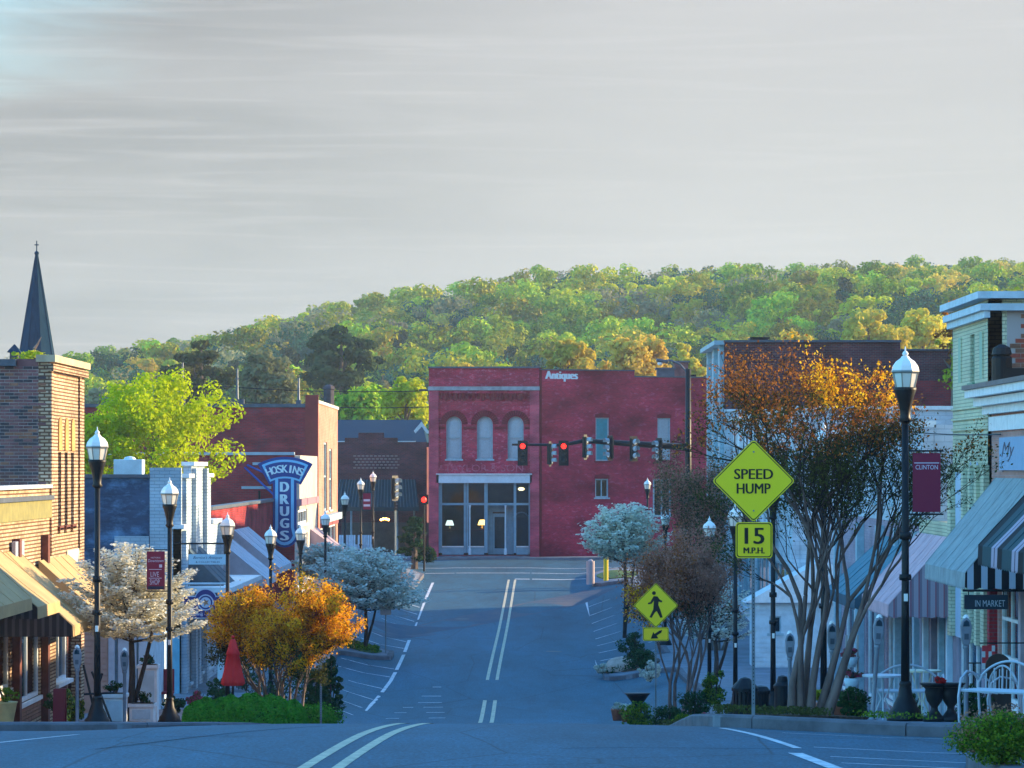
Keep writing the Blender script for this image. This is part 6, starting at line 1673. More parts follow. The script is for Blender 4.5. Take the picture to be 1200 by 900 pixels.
# chairs and door things in shade on the left pavement
t = empty('menu_stand', (XX(70,62),62,G(-8.2,62)+.15), 'dark red folding board on the left pavement under the tan awnings', 'notice board')
x, d, z = XX(70,64), 64, G(-8.5,64)+.15
for sy, rx_ in ((-.12,.14),(.12,-.14)): MB().cbox((x,d+sy,z+.36), (.22,.03,.7), rx=-rx_).build('board', m_rc, t)
# overhead service wires
def wire(p0, p1, sag, lab, r=.012):
    t = empty('overhead_wire', tuple(p0), lab, 'wire'); K = 24
    MB().tube([Vector(p0).lerp(Vector(p1), k_/K) - Vector((0,0,sag*4*(k_/K)*(1-k_/K))) for k_ in range(K+1)], r, 4).build('cable', m_black, t)
wire((XX(1040,74),74,ZZ(503,74)), (9.45,66,ZZ(509,66)), .05, 'thin dark wire crossing the green building front')
wire((-24,230,5.1), (-4,232,4.2), .5, 'long sagging wire above the red roof at left', .03)
wire((-24,230,5.9), (-4,232,5.3), .4, 'upper sagging wire above the red roof at left', .03)
for px_, d_, lab in ((196,231,'distant utility pole behind the bright green tree'),(505,232,'distant utility pole hidden behind the red building')):
    x = XX(px_,d_); t = empty('utility_pole', (x,d_,-5.3), lab, 'utility pole')
    MB().tube([(x,d_,-5.4),(x,d_,6.2)], [.16,.11], 8).build('pole', mat('pole_wood', (.10,.085,.07), .9), t); MB().box(x-.8,x+.8,d_-.06,d_+.06,5.2,5.35).build('cross_arm', MATS['pole_wood'], t)

# goods outside the near right shop
t = empty('hanging_quilt', (XX(1158,58), 58, ZZ(785,58)), 'small red and white patterned quilt hung before the right shop window', 'quilt')
d = 58; m_q1 = mat('quilt_red', (.60,.04,.05), .9); m_q2 = mat('quilt_white', (.6,.6,.6), .9)
for i in range(4):
    for j in range(4): MB().box(XX(1151,d)+i*.055, XX(1151,d)+i*.055+.053, d, d+.02, ZZ(784,d)+j*.1, ZZ(784,d)+j*.1+.098).build('patch', m_q1 if (i+j) % 2 or i in (1,) else m_q2, t)
MB().tube([(XX(1148,d),d+.01,ZZ(755,d)+.02),(9.5,d+.01,ZZ(755,d)+.02)], .012, 5).build('rod', m_black, t)
for px_, d_, h_, lab in ((1141,56,.95,'thin dark iron stand left of the quilt'),(1170,53,1.05,'dark wooden board leaning by the right shop window')):
    x = XX(px_,d_); z = G(x,d_)+.15; t = empty('display_stand', (x,d_,z), lab, 'stand')
    if px_ == 1141:
        MB().tube([(x,d_,z),(x,d_,z+h_)], .015, 6).tube([(x-.12,d_,z+h_),(x+.12,d_,z+h_)], .012, 5).tube([(x-.15,d_,z),(x,d_,z+.2),(x+.15,d_,z)], .012, 5).build('frame', m_black, t)
    else: MB().fprism(front(d_), [(x-.2,z),(x+.2,z),(x+.2,z+h_*.8)]+[(x+.2*math.cos(PI*k_/8), z+h_*.8+.2*math.sin(PI*k_/8)) for k_ in range(1,8)]+[(x-.2,z+h_*.8)], -.03, .0).build('board', MATS['dark_wood'], t)
# ------------------------------------------------------------------ vegetation
m_bark = mat('bark_grey_brown', (.16,.12,.095), .9, var=.35, vscale=6, bump=.6, bscale=15, stretch=(1,1,.3))
m_bark_pale = mat('bark_pale_smooth', (.17,.115,.10), .8, var=.3, vscale=5, stretch=(1,1,.35))
m_twig = mat('twig_dark', (.035,.022,.018), .9, var=.3)
m_bark_dark = mat('bark_dark', (.05,.038,.032), .9, var=.3)
LM = {
 'leaf_bright': leaf_mat('leaf_bright', (.40,.52,.006), (.55,.64,.01), .45, objvar=.05),
 'leaf_hill': leaf_mat('leaf_hill', (.14,.27,.018), (.46,.48,.03), .16, objvar=.5),
 'leaf_teal_shaded': leaf_mat('leaf_teal_shaded', (.016,.08,.055), (.035,.13,.065), .12, objvar=.3),  # green darkened to teal, painting the wood's blue-green shade into the leaves
 'leaf_gold': leaf_mat('leaf_gold', (.68,.52,.06), (.50,.44,.07), .35, objvar=.18),
 'leaf_conifer': leaf_mat('leaf_conifer', (.030,.055,.025), (.055,.08,.03), .15, objvar=.2),
 'leaf_dusky': leaf_mat('leaf_dusky', (.30,.27,.14), (.20,.24,.11), .3, objvar=.25),
 'leaf_yellowgreen': leaf_mat('leaf_yellowgreen', (.42,.50,.02), (.55,.58,.03), .4, objvar=.08),
 'leaf_green': leaf_mat('leaf_green', (.025,.09,.02), (.20,.30,.02), .3, objvar=.1),
 'leaf_hedge': leaf_mat('leaf_hedge', (.04,.20,.02), (.09,.30,.03), .25, objvar=.05),
 'leaf_dark': leaf_mat('leaf_dark', (.02,.055,.018), (.035,.085,.03), .2, objvar=.1),
 'leaf_yellow': leaf_mat('leaf_yellow', (.35,.35,.03), (.2,.3,.03), .3, objvar=.1),
 'leaf_orange': leaf_mat('leaf_orange', (.95,.62,.03), (.85,.40,.02), .40, objvar=.05),
 'leaf_copper': leaf_mat('leaf_copper', (.52,.18,.025), (.13,.055,.03), .35, objvar=.05),
 'leaf_bronze': leaf_mat('leaf_bronze', (.36,.15,.09), (.46,.25,.17), .35, objvar=.05),
 'leaf_olive': leaf_mat('leaf_olive', (.10,.115,.03), (.05,.05,.02), .3, objvar=.05),
 'petal_cream': leaf_mat('petal_cream', (.80,.76,.62), (.62,.60,.46), .3, objvar=.03),
 'petal_pale': leaf_mat('petal_pale', (.62,.66,.60), (.48,.52,.42), .3, objvar=.03),
 'petal_pink': leaf_mat('petal_pink', (.55,.05,.14), (.06,.12,.03), .3, objvar=.03),
 'petal_red': leaf_mat('petal_red', (.60,.03,.02), (.35,.02,.02), .3, objvar=.03),
}
def leaf_mesh(name, P, N, S, m, rng, aspect=.62):
    "many small leaf-shaped quads"
    n = len(P); N = N / np.maximum(1e-6, np.linalg.norm(N, axis=1, keepdims=True))
    r = rng.normal(size=(n, 3)); u = np.cross(N, r); u /= np.maximum(1e-6, np.linalg.norm(u, axis=1, keepdims=True)); v = np.cross(N, u)
    S = S[:, None]
    V = np.stack([P - u*S, P - v*S*aspect + N*S*.12, P + u*S, P + v*S*aspect + N*S*.12], 1).reshape(-1, 3)
    me = bpy.data.meshes.new(name); me.vertices.add(4*n); me.loops.add(4*n); me.polygons.add(n)
    me.vertices.foreach_set('co', V.astype(np.float32).ravel())
    me.loops.foreach_set('vertex_index', np.arange(4*n, dtype=np.int32))
    me.polygons.foreach_set('loop_start', np.arange(0, 4*n, 4, dtype=np.int32)); 
    me.materials.append(m); me.update(calc_edges=True); return me
def crown_points(rng, R_, H, nclump, nleaf, cr, shape='round', flat=.75, hollow=.45):
    C = []
    while len(C) < nclump:
        p = rng.uniform(-1, 1, 3); q = np.linalg.norm(p)
        if q > 1 or q < hollow: continue
        z = (p[2]+1)/2
        if shape == 'cone': w = (1-z)**.8*1.05 + .06
        elif shape == 'vase': w = .35 + .75*math.sin(min(1, z*1.1)*PI*.6)
        elif shape == 'egg': w = 1.1*math.sqrt(max(0, 1-(p[2]*.9+.15)**2))/max(.2, math.sqrt(max(.05, 1-p[2]**2)))
        else: w = 1
        wob = 1 + .22*math.sin(3*math.atan2(p[1], p[0]) + nclump) + rng.normal()*.06
        C.append((p[0]*R_*w*wob, p[1]*R_*w*wob, z*H))
    C = np.array(C); k = rng.integers(0, nclump, nleaf)
    rad = cr * rng.uniform(.55, 1.25, nclump)[k]
    d = rng.normal(size=(nleaf, 3)); d /= np.linalg.norm(d, axis=1, keepdims=True)
    P = C[k] + d * (rad * rng.uniform(.35, 1, nleaf)**.5)[:, None] * np.array([1, 1, flat])
    N = d + rng.normal(size=(nleaf, 3))*.55 + np.array([0, 0, .35])
    return P, N
def put(name, me, loc, parent=None, kind=None):
    o = bpy.data.objects.new(name, me); COL.objects.link(o)
    if parent is not None: o.parent = parent; o.location = Vector(loc) - ORG[parent.name]
    else: o.location = loc
    if kind: o['kind'] = kind
    return o
_crowns = {}
def crown_mesh(key, R_, H, nclump, nleaf, cr, size, m, seed, shape='round', flat=.75, hollow=.45):
    if key not in _crowns:
        rng = np.random.default_rng(seed); P, N = crown_points(rng, R_, H, nclump, nleaf, cr, shape, flat, hollow)
        _crowns[key] = leaf_mesh('crown', P, N, size*rng.uniform(.6, 1.3, len(P)), m, rng)
    return _crowns[key]
def trunk_mb(h, r, lean=0, limbs=4, seed=0, spread=1.5, top=None):
    rnd = random.Random(seed); b = MB(); top = top or h*1.5
    b.tube([(0,0,-.5),(lean*.2,0,h*.4),(lean*.6,.05,h),(lean,0,top)], [r*1.3, r, r*.75, r*.2], 7)
    for k_ in range(limbs):
        a_ = 2*PI*k_/limbs + rnd.random(); z = h*rnd.uniform(.65, 1.05)
        b.tube([(lean*.5,0,z),(spread*.5*math.cos(a_),spread*.5*math.sin(a_),z+spread*.5),(spread*math.cos(a_),spread*math.sin(a_),z+spread*1.2)], [r*.5,r*.35,r*.1], 5)
    return b
def tree(x, d, zb, key, label, group=None, cm=None, ch=2, th=3, tr=.15, bark=None, scale=1, rz=0, limbs=4, spread=1.5, cat='tree', name='tree', top=None):
    t = empty(name, (x, d, zb), label, cat, group)
    tb = trunk_mb(th, tr, limbs=limbs, seed=int(abs(x*7+d)), spread=spread, top=top)
    o = tb.build('trunk', bark or m_bark, t, local=True)
    c = put('crown', cm, (x, d, zb+ch), t); c.rotation_euler = (0, 0, rz); c.scale = (scale,)*3
    return t

# -- the hillside wood: crown variants shared by every tree
rs = {}
for i, (R_, H, sh, mk, nl, nc) in enumerate([(4.4,7.5,'round','leaf_hill',2800,30),(5.2,7,'egg','leaf_teal_shaded',3000,34),(3.8,8.5,'egg','leaf_hill',2600,26),
        (4.6,7.5,'round','leaf_gold',2800,28),(3.0,11,'cone','leaf_conifer',2400,30),(4.4,8,'egg','leaf_dusky',1900,26),(4.2,7,'round','leaf_yellowgreen',2800,28)]):
    rs[i] = crown_mesh('hill%d' % i, R_, H, nc, nl, 1.45 if sh != 'cone' else 1.1, .30, LM[mk], 100+i, sh, .7, .35)
rnd = random.Random(77)
spots = []
y = 352.0
while y < 835:
    step = 6.9 + (y-350)*.003
    half = (720/F)*y + 25
    x = -half
    while x < half:
        spots.append((x + rnd.uniform(-2.6,2.6), y + rnd.uniform(-3,3))); x += step
    y += step*1.5
def mix_noise(x, y): return math.sin(x*.021+1.7)+math.sin(y*.017-x*.013)+math.sin(x*.05+y*.03)*.6
trees_ = []
for x, y in spots:
    n = mix_noise(x, y) + rnd.gauss(0, .75); low = (y-350)/480
    if n > 2.5: v = 4
    elif n > 1.2: v = rnd.choice((1,0,2,1))
    elif n > -.6: v = rnd.choice((0,1,2,0,2,5,6))
    elif n > -1.6: v = rnd.choice((3,1,6,5))
    else: v = rnd.choice((3,3,6,0))
    if low < .12 and rnd.random() < .5: v = rnd.choice((3,3,5,6))
    trees_.append((x, y, v, rnd.uniform(.6,1.25)*(.8 if v == 4 else 1), rnd.uniform(0, 6.28)))
def shows(tt):
    x, y = tt[0], tt[1]; px = 600 + x*F/y
    return -(y - 352) * (1 if -40 < px < 1240 else 3)
trees_.sort(key=lambda q: -shows(q))
ridge = [q for q in trees_ if 770 < q[1] < 835 and abs(q[0]*F/q[1]) < 640]
single = ridge[:90]; sset = set(id(q) for q in single)
rest = [q for q in trees_ if id(q) not in sset]
single += rest[:200]; rest = rest[200:]
kinds = {0:('mid green rounded tree in the wood on the hillside','rounded green trees in the hillside wood'),1:('broad green tree in the wood on the hillside','broad green trees in the hillside wood'),
 2:('narrow green tree in the wood on the hillside','narrow green trees in the hillside wood'),3:('golden spring-leaved tree in the wood on the hillside','golden trees in the hillside wood'),
 4:('dark conifer in the wood on the hillside','dark conifers in the hillside wood'),5:('dusky half-leafed tree in the wood on the hillside','dusky trees in the hillside wood'),6:('yellow-green tree in the wood on the hillside','yellow-green trees in the hillside wood')}
tr_me = trunk_mb(3.2, .22, limbs=4, seed=5, spread=2.2, top=8).mesh('trunk'); tr_me.materials.append(m_bark)
first = {}
for x, y, v, s, rz in single:
    z = G(x, y)
    px = 600 + x*F/y; where = 'on the skyline' if y > 770 else ('on the lower slope' if y < 400 else 'on the slope')
    over = ('past the left edge' if px < 0 else 'above the steeple roofs' if px < 110 else 'above the bright green tree' if px < 260 else 'above the drug store' if px < 400 else 'above the dark brick shop' if px < 502 else
            'above the arched windows' if px < 632 else 'above the antiques wall' if px < 832 else 'above the long brick block' if px < 1000 else 'left of the green building' if px < 1117 else 'behind the green building')
    lab = kinds[v][0].replace(' in the wood on the hillside', '') + ' ' + where + ' ' + over
    t = empty('hillside_tree', (x, y, z-.2), lab, 'tree', kinds[v][1] + ' ' + where + ' ' + over)
    o = put('trunk', tr_me, (x, y, z-.2), t); o.scale = (s, s, s)
    c = put('crown', rs[v], (x, y, z+1.2*s), t); c.rotation_euler = (0,0,rz); c.scale = (s, s, s*1.02)
    first.setdefault(v, c)
# the rest of the wood reads as one mass: one object made of scattered crowns
pts = bpy.data.meshes.new('hillside_wood')
pts.from_pydata([(x, y, G(x,y)+1.0) for x, y, v, s, rz in rest], [], [])
for nm, ty, vals in (('var','INT',[q[2] for q in rest]), ('sc','FLOAT',[q[3] for q in rest]), ('rot','FLOAT',[q[4] for q in rest])):
    at_ = pts.attributes.new(nm, ty, 'POINT'); at_.data.foreach_set('value', vals)
wood = bpy.data.objects.new('hillside_wood', pts); COL.objects.link(wood); wood['kind'] = 'stuff'
ng = bpy.data.node_groups.new('scatter_crowns', 'GeometryNodeTree')
ng.interface.new_socket('Geometry', in_out='INPUT', socket_type='NodeSocketGeometry'); ng.interface.new_socket('Geometry', in_out='OUTPUT', socket_type='NodeSocketGeometry')
gi = ng.nodes.new('NodeGroupInput'); go = ng.nodes.new('NodeGroupOutput'); join = ng.nodes.new('GeometryNodeJoinGeometry')
na = ng.nodes.new('GeometryNodeInputNamedAttribute'); na.data_type = 'INT'; na.inputs[0].default_value = 'var'
ns = ng.nodes.new('GeometryNodeInputNamedAttribute'); ns.data_type = 'FLOAT'; ns.inputs[0].default_value = 'sc'
nr = ng.nodes.new('GeometryNodeInputNamedAttribute'); nr.data_type = 'FLOAT'; nr.inputs[0].default_value = 'rot'
cb = ng.nodes.new('ShaderNodeCombineXYZ'); ng.links.new(nr.outputs[0], cb.inputs[2])
for v in rs:
    cmp_ = ng.nodes.new('FunctionNodeCompare'); cmp_.data_type = 'INT'; cmp_.operation = 'EQUAL'; cmp_.inputs[3].default_value = v
    ng.links.new(na.outputs[0], cmp_.inputs[2])
    io = ng.nodes.new('GeometryNodeInstanceOnPoints'); oi = ng.nodes.new('GeometryNodeObjectInfo'); oi.inputs[0].default_value = first[v]; oi.inputs['As Instance'].default_value = True
    ng.links.new(gi.outputs[0], io.inputs['Points']); ng.links.new(cmp_.outputs[0], io.inputs['Selection']); ng.links.new(oi.outputs['Geometry'], io.inputs['Instance'])
    ng.links.new(cb.outputs[0], io.inputs['Rotation']); ng.links.new(ns.outputs[0], io.inputs['Scale']); ng.links.new(io.outputs[0], join.inputs[0])
ng.links.new(join.outputs[0], go.inputs[0])
md = wood.modifiers.new('scatter', 'NODES'); md.node_group = ng

# -- nearer trees behind the roofs, each one told apart
def big_tree(px, py_top, py_bot, wpx, d, key, mk, lab, shape='round', nleaf=5000, nclump=60, cr=None, size=None, flat=.75, bark=None, hollow=.4, name='tree', zground=None):
    k = d/F; x = XX(px, d); R_ = wpx*k/2; zt = ZZ(py_top, d); zb_ = ZZ(py_bot, d); H = zt-zb_
    cr = cr or R_*.27; size = size or max(.1, 1.5*k*2)
    cm = crown_mesh(key, R_-cr*.6, H-cr, nclump, nleaf, cr, size, LM[mk], int(px*3+d), shape, flat, hollow)
    z0 = G(x, d) if zground is None else zground
    return tree(x, d, z0, key, lab, cm=cm, ch=zb_-z0, th=max(1.2, zb_-z0+H*.25), tr=R_*.07+.08, limbs=6, spread=R_*.55, bark=bark, name=name, top=zb_-z0+H*.8)
big_tree(182, 418, 580, 172, 138, 'bright', 'leaf_bright', 'large bright yellow-green tree behind the pale blue shop', 'round', 16000, 120, cr=.62, size=.085, hollow=.25, flat=.9)
big_tree(110, 470, 560, 60, 136, 'bright2', 'leaf_bright', 'lower bright green tree at the left of the large one', 'round', 4000, 40, cr=.5, size=.085)
big_tree(400, 370, 470, 96, 330, 'pine1', 'leaf_conifer', 'broad dark pine in front of the hillside', 'egg', 7000, 70, cr=1.1, size=.30, flat=.45, name='pine_tree')
big_tree(236, 390, 480, 84, 300, 'pine2', 'leaf_olive', 'dark loose-limbed evergreen left of the dusky tree', 'egg', 5500, 60, cr=.9, size=.26, flat=.4, name='pine_tree')
big_tree(312, 402, 490, 80, 290, 'dusky1', 'leaf_dusky', 'pale brownish half-leafed tree behind the red roof', 'round', 5500, 60, cr=.9, size=.22)
big_tree(476, 434, 505, 58, 240, 'ygreen', 'leaf_yellowgreen', 'brilliant yellow-green tree beside the red building', 'egg', 6000, 55, cr=.55, size=.15)
big_tree(424, 440, 510, 72, 262, 'green1', 'leaf_hill', 'soft green tree left of the brilliant yellow-green one', 'round', 5000, 50, cr=.8, size=.2)
big_tree(450, 442, 505, 50, 285, 'dusky2', 'leaf_dusky', 'grey-green tree behind the brilliant yellow-green one', 'round', 3500, 40, size=.22)
big_tree(666, 388, 470, 72, 290, 'gold1', 'leaf_gold', 'golden tree above the antiques wall, left of two', 'round', 6000, 60, size=.22)
big_tree(744, 382, 470, 84, 300, 'gold2', 'leaf_gold', 'larger golden tree above the antiques wall, right of two', 'egg', 7000, 70, size=.22)
big_tree(592, 418, 480, 70, 300, 'gold4', 'leaf_yellowgreen', 'low yellow-green tree just above the red building cornice', 'round', 3500, 40, size=.2)
big_tree(548, 420, 480, 60, 300, 'gold5', 'leaf_gold', 'low golden tree at the left end of the red building roof', 'round', 3000, 40, size=.2)
big_tree(806, 395, 460, 44, 310, 'gold3', 'leaf_gold', 'small golden tree beside the tall brick block', 'round', 3000, 35, size=.22)
big_tree(872, 386, 460, 60, 320, 'gold6', 'leaf_gold', 'golden tree behind the dark roof unit', 'round', 4500, 45, size=.24)
big_tree(935, 380, 460, 76, 325, 'gold7', 'leaf_gold', 'broad golden tree behind the long brick roof', 'round', 5500, 55, size=.24)
big_tree(1018, 352, 460, 92, 330, 'gold8', 'leaf_gold', 'tallest golden tree behind the long brick roof', 'egg', 7000, 70, size=.25)
big_tree(1082, 354, 460, 86, 335, 'gold9', 'leaf_gold', 'golden tree just left of the green building', 'round', 6500, 65, size=.25)
big_tree(1110, 388, 460, 40, 250, 'ygreen2', 'leaf_yellowgreen', 'small yellow-green tree touching the green building', 'round', 2500, 30, size=.16)
big_tree(1190, 316, 500, 160, 119, 'gold10', 'leaf_yellow', 'yellow-leaved tree rising behind the green building', 'round', 9000, 80, size=.09, hollow=.2)
big_tree(1118, 344, 440, 46, 128, 'gold11', 'leaf_copper', 'sparse orange-leaved tree top just left of the green building', 'round', 500, 22, size=.07)
big_tree(40, 403, 425, 44, 120, 'sap', 'leaf_yellowgreen', 'yellow-green leaves showing over the left roof before the steeple', 'round', 500, 16, cr=.22, size=.08)
big_tree(130, 440, 500, 90, 300, 'dusky3', 'leaf_dusky', 'dull green tree behind the bright one', 'round', 4000, 40, size=.22)
big_tree(486, 598, 655, 60, 185, 'evl', 'leaf_dark', 'dark layered evergreen in front of the dark brick shop', 'cone', 3500, 40, cr=.35, size=.09, flat=.3)

# -- branching small trees
def branching(rng, stems, base, length, r0, depth, kids, spread, up=.25, shrink=.72, sides=5, droop=0, bend=.12, first_len=None):
    "recursive limbs; returns the limb mesh builder and the twig ends"
    b = MB(); tw = MB(); b.twigs = tw; ends = []
    def grow(p, dr, L, r, dep):
        n = 3; pts = [p]; d = dr.copy()
        for i in range(n):
            d = (d + Vector(rng.normal(size=3))*bend + Vector((0,0,up*.12 - droop*.1*(depth-dep)))).normalized(); pts.append(pts[-1] + d*(L/n))
        r1 = r*.62
        (tw if dep <= depth-3 else b).tube(pts, [r + (r1-r)*i/n for i in range(n+1)], max(3, sides - (depth-dep)), caps=False)
        if dep <= 2:
            for q in pts[1:]: ends.append((q, d.copy(), dep))
        if dep == 0: return
        for k_ in range(kids):
            a_ = rng.uniform(0, 2*PI); t_ = Vector((math.cos(a_), math.sin(a_), rng.uniform(-.1,.35)))
            nd = (d + t_*spread*rng.uniform(.6,1.2) + Vector((0,0,up))).normalized()
            start = pts[-1] if k_ == 0 else pts[-1 - int(rng.integers(0,2))]
            grow(start, nd, L*shrink*rng.uniform(.8,1.15), r1*(1 if k_ == 0 else .8), dep-1)
    for (ox, oy, dx, dy) in stems:
        grow(Vector((base[0]+ox, base[1]+oy, base[2]-.1)), Vector((dx, dy, 1)).normalized(), first_len or length, r0*rng.uniform(.8,1.1), depth)
    return b, ends
def leafy(ends, rng, per, jitter, size, m, filt=None, nup=.3, name='leaves'):
    E = [q for q in ends if filt is None or filt(q[0])]
    if not E: return None
    P = np.array([q[0][:] for q in E]); k_ = np.repeat(np.arange(len(P)), per)
    PP = P[k_] + rng.normal(size=(len(k_),3))*jitter
    N = rng.normal(size=(len(k_),3)) + np.array([0,0,nup])
    return leaf_mesh(name, PP, N, size*rng.uniform(.6,1.3,len(k_)), m, rng)
def small_tree(name, x, d, lab, rng, stems, length, r0, depth, kids, spread, leaves, bark, up=.25, shrink=.72, first_len=None, droop=0, base_h=.15, group=None, fit=None, bend=.12, fan=0, dome=0):
    z = G(x, d)+base_h; t = empty(name, (x, d, z), lab, 'tree', group)
    b, ends = branching(rng, stems, (0,0,0), length, r0, depth, kids, spread, up, shrink, 6, droop, first_len=first_len, bend=bend)
    S = Matrix.Identity(3)
    if fit:        # scale the limbs into the size the tree has in the photograph
        vs = np.array(b.v + b.twigs.v); c = (vs.max(0)+vs.min(0))/2; ext = vs.max(0)-vs.min(0); zmax = vs[:,2].max()
        sx, sz = fit[0]/ext[0], fit[1]/zmax
        def mp_(p): 
            h = min(1, max(0, p[2]/(fit[1]*.35/sz))); zz_ = p[2]*sz; q = max(0, zz_/fit[1]); zz_ = zz_*(1 - dome*q*min(1, abs(p[0]-c[0])*sx/(fit[0]*.5))**2) if zz_ > 0 else zz_; q = max(0, zz_/fit[1]); g = (1 + fan*(q**1.3 - .42)) if fan else 1
            if fan and q < .3: g = g*(q/.3) + (1-q/.3)
            return ((p[0]*(1+(sx-1)*h) - c[0]*sx*h)*g + (fit[2] if len(fit) > 2 else 0)*h, (p[1]*(1+(sx-1)*h) - c[1]*sx*h)*g, zz_)
        b.v = [mp_(p) for p in b.v]; b.twigs.v = [mp_(p) for p in b.twigs.v]; ends = [(Vector(mp_(p)), dd, dep) for p, dd, dep in ends]
    b.build('limbs', bark, t, smooth=True, local=True); b.twigs.build('twigs', m_twig, t, smooth=True, local=True)
    for (nm, m, per, jit, size, filt, nup) in leaves:
        me = leafy([(p, dd, dep) for p, dd, dep in ends], rng, per, jit, size, m, filt, nup, nm)
        if me: put(nm, me, (x, d, z), t)
    return t, ends
rng = np.random.default_rng(12)
# the big half-bare crape myrtle on the right
zt_ = 4.0
def warm(p): return True
d = 49; x = XX(946, d); z0 = G(x,d)+.15
hi = ZZ(462, d) - z0
bt = small_tree('crape_myrtle', x, d, 'large half-bare crape myrtle with pale smooth stems and copper leaves at the top', rng,
    [(-.24,0,-.30,.1),(-.10,.1,-.12,-.1),(.03,-.05,.03,.2),(.12,.1,.16,-.1),(.22,0,.30,.05),(.0,.2,-.2,.3)], .85, .088, 6, 3, .78,
    [('copper_leaves', LM['leaf_copper'], 2, .05, .024, lambda p: p.z > hi-.9*abs(math.sin(p.x*71+p.y*37)), .3),
     ('bright_leaves', LM['leaf_orange'], 6, .05, .026, lambda p: p.z > hi-.2 and math.sin(p.x*61+p.y*47+p.z*29) > -.2 and (abs(p.x-.12+.3*(p.z-hi-.6)) < .17 or abs(p.x-1.25) < .22 or abs(p.x-.68) < .07) , .3),
     ('olive_leaves', LM['leaf_olive'], 1, .05, .022, lambda p: p.z <= hi, .2)],
    m_bark_pale, up=.10, shrink=.70, first_len=1.45, fit=(3.95, ZZ(390,d)-z0, .36), bend=.10, fan=1.15, dome=.10)
# orange-leaved crape myrtle on the left
d = 68; x = XX(332, d)
small_tree('crape_myrtle', x, d, 'crape myrtle with dense orange-gold leaves behind the hedge', rng,
    [(-.25,0,-.55,.1),(-.1,.05,-.25,-.1),(.05,0,.08,.1),(.18,.05,.3,-.1),(.28,0,.55,.1),(-.05,.15,-.4,.3),(.1,.2,.15,.4),(.0,-.15,.0,-.4)], .6, .045, 5, 3, .6,
    [('orange_leaves', LM['leaf_orange'], 8, .05, .026, lambda p: p.z > 1.0+.55*abs(p.x+.05) and math.sin(p.x*9+p.z*5)+math.sin(p.y*8+p.z*11) > -1.35, .4), ('copper_leaves', LM['leaf_copper'], 2, .07, .026, lambda p: p.z > 1.2+.5*abs(p.x), .2), ('olive_leaves', LM['leaf_olive'], 3, .07, .026, lambda p: .9 < p.z < 1.8, .2)],
    m_bark, up=.10, shrink=.74, first_len=.9, fan=.6, dome=.3, fit=(3.2, ZZ(657,d)-G(x,d)-.15, -.08))
# reddish crape myrtle behind the pedestrian sign
d = 89; x = XX(796, d)
small_tree('crape_myrtle', x, d, 'bronze-leaved crape myrtle behind the pedestrian sign', rng,
    [(-.2,0,-.25,.1),(-.08,.1,-.1,-.1),(.05,0,.05,.15),(.15,.05,.2,-.1),(.22,.1,.3,.1)], .7, .05, 5, 3, .6,
    [('bronze_leaves', LM['leaf_bronze'], 5, .10, .032, lambda p: p.z > 2.6, .3), ('dark_leaves', LM['leaf_dark'], 3, .1, .030, lambda p: 1.3 < p.z <= 3.0, .3), ('copper_leaves', LM['leaf_copper'], 2, .09, .034, lambda p: p.z > 2.2 and p.x < .3, .3), ('orange_leaves', LM['leaf_orange'], 5, .07, .034, lambda p: 2.3 < p.z < 3.4 and p.x < -.7, .3)],
    m_bark_pale, up=.14, shrink=.74, first_len=1.2, fit=(3.3, ZZ(612,d)-G(x,d)-.15, .05))
# second bronze myrtle between the red wall and the large tree
d = 125; x = XX(838, d)
small_tree('crape_myrtle', x, d, 'taller dark bronze crape myrtle in front of the mast pole', rng,
    [(-.2,0,-.25,.1),(-.08,.1,-.1,-.1),(.05,0,.05,.15),(.15,.05,.2,-.1),(.22,.1,.3,.1)], .9, .06, 5, 3, .55,
    [('bronze_leaves', LM['leaf_bronze'], 3, .12, .042, lambda p: p.z > 3.4, .3), ('olive_leaves', LM['leaf_olive'], 2, .12, .042, lambda p: p.z > 2.0, .3)],
    m_bark, up=.22, shrink=.76, first_len=2.2, fit=(3.9, ZZ(512,d)-G(x,d)-.15, -.2))
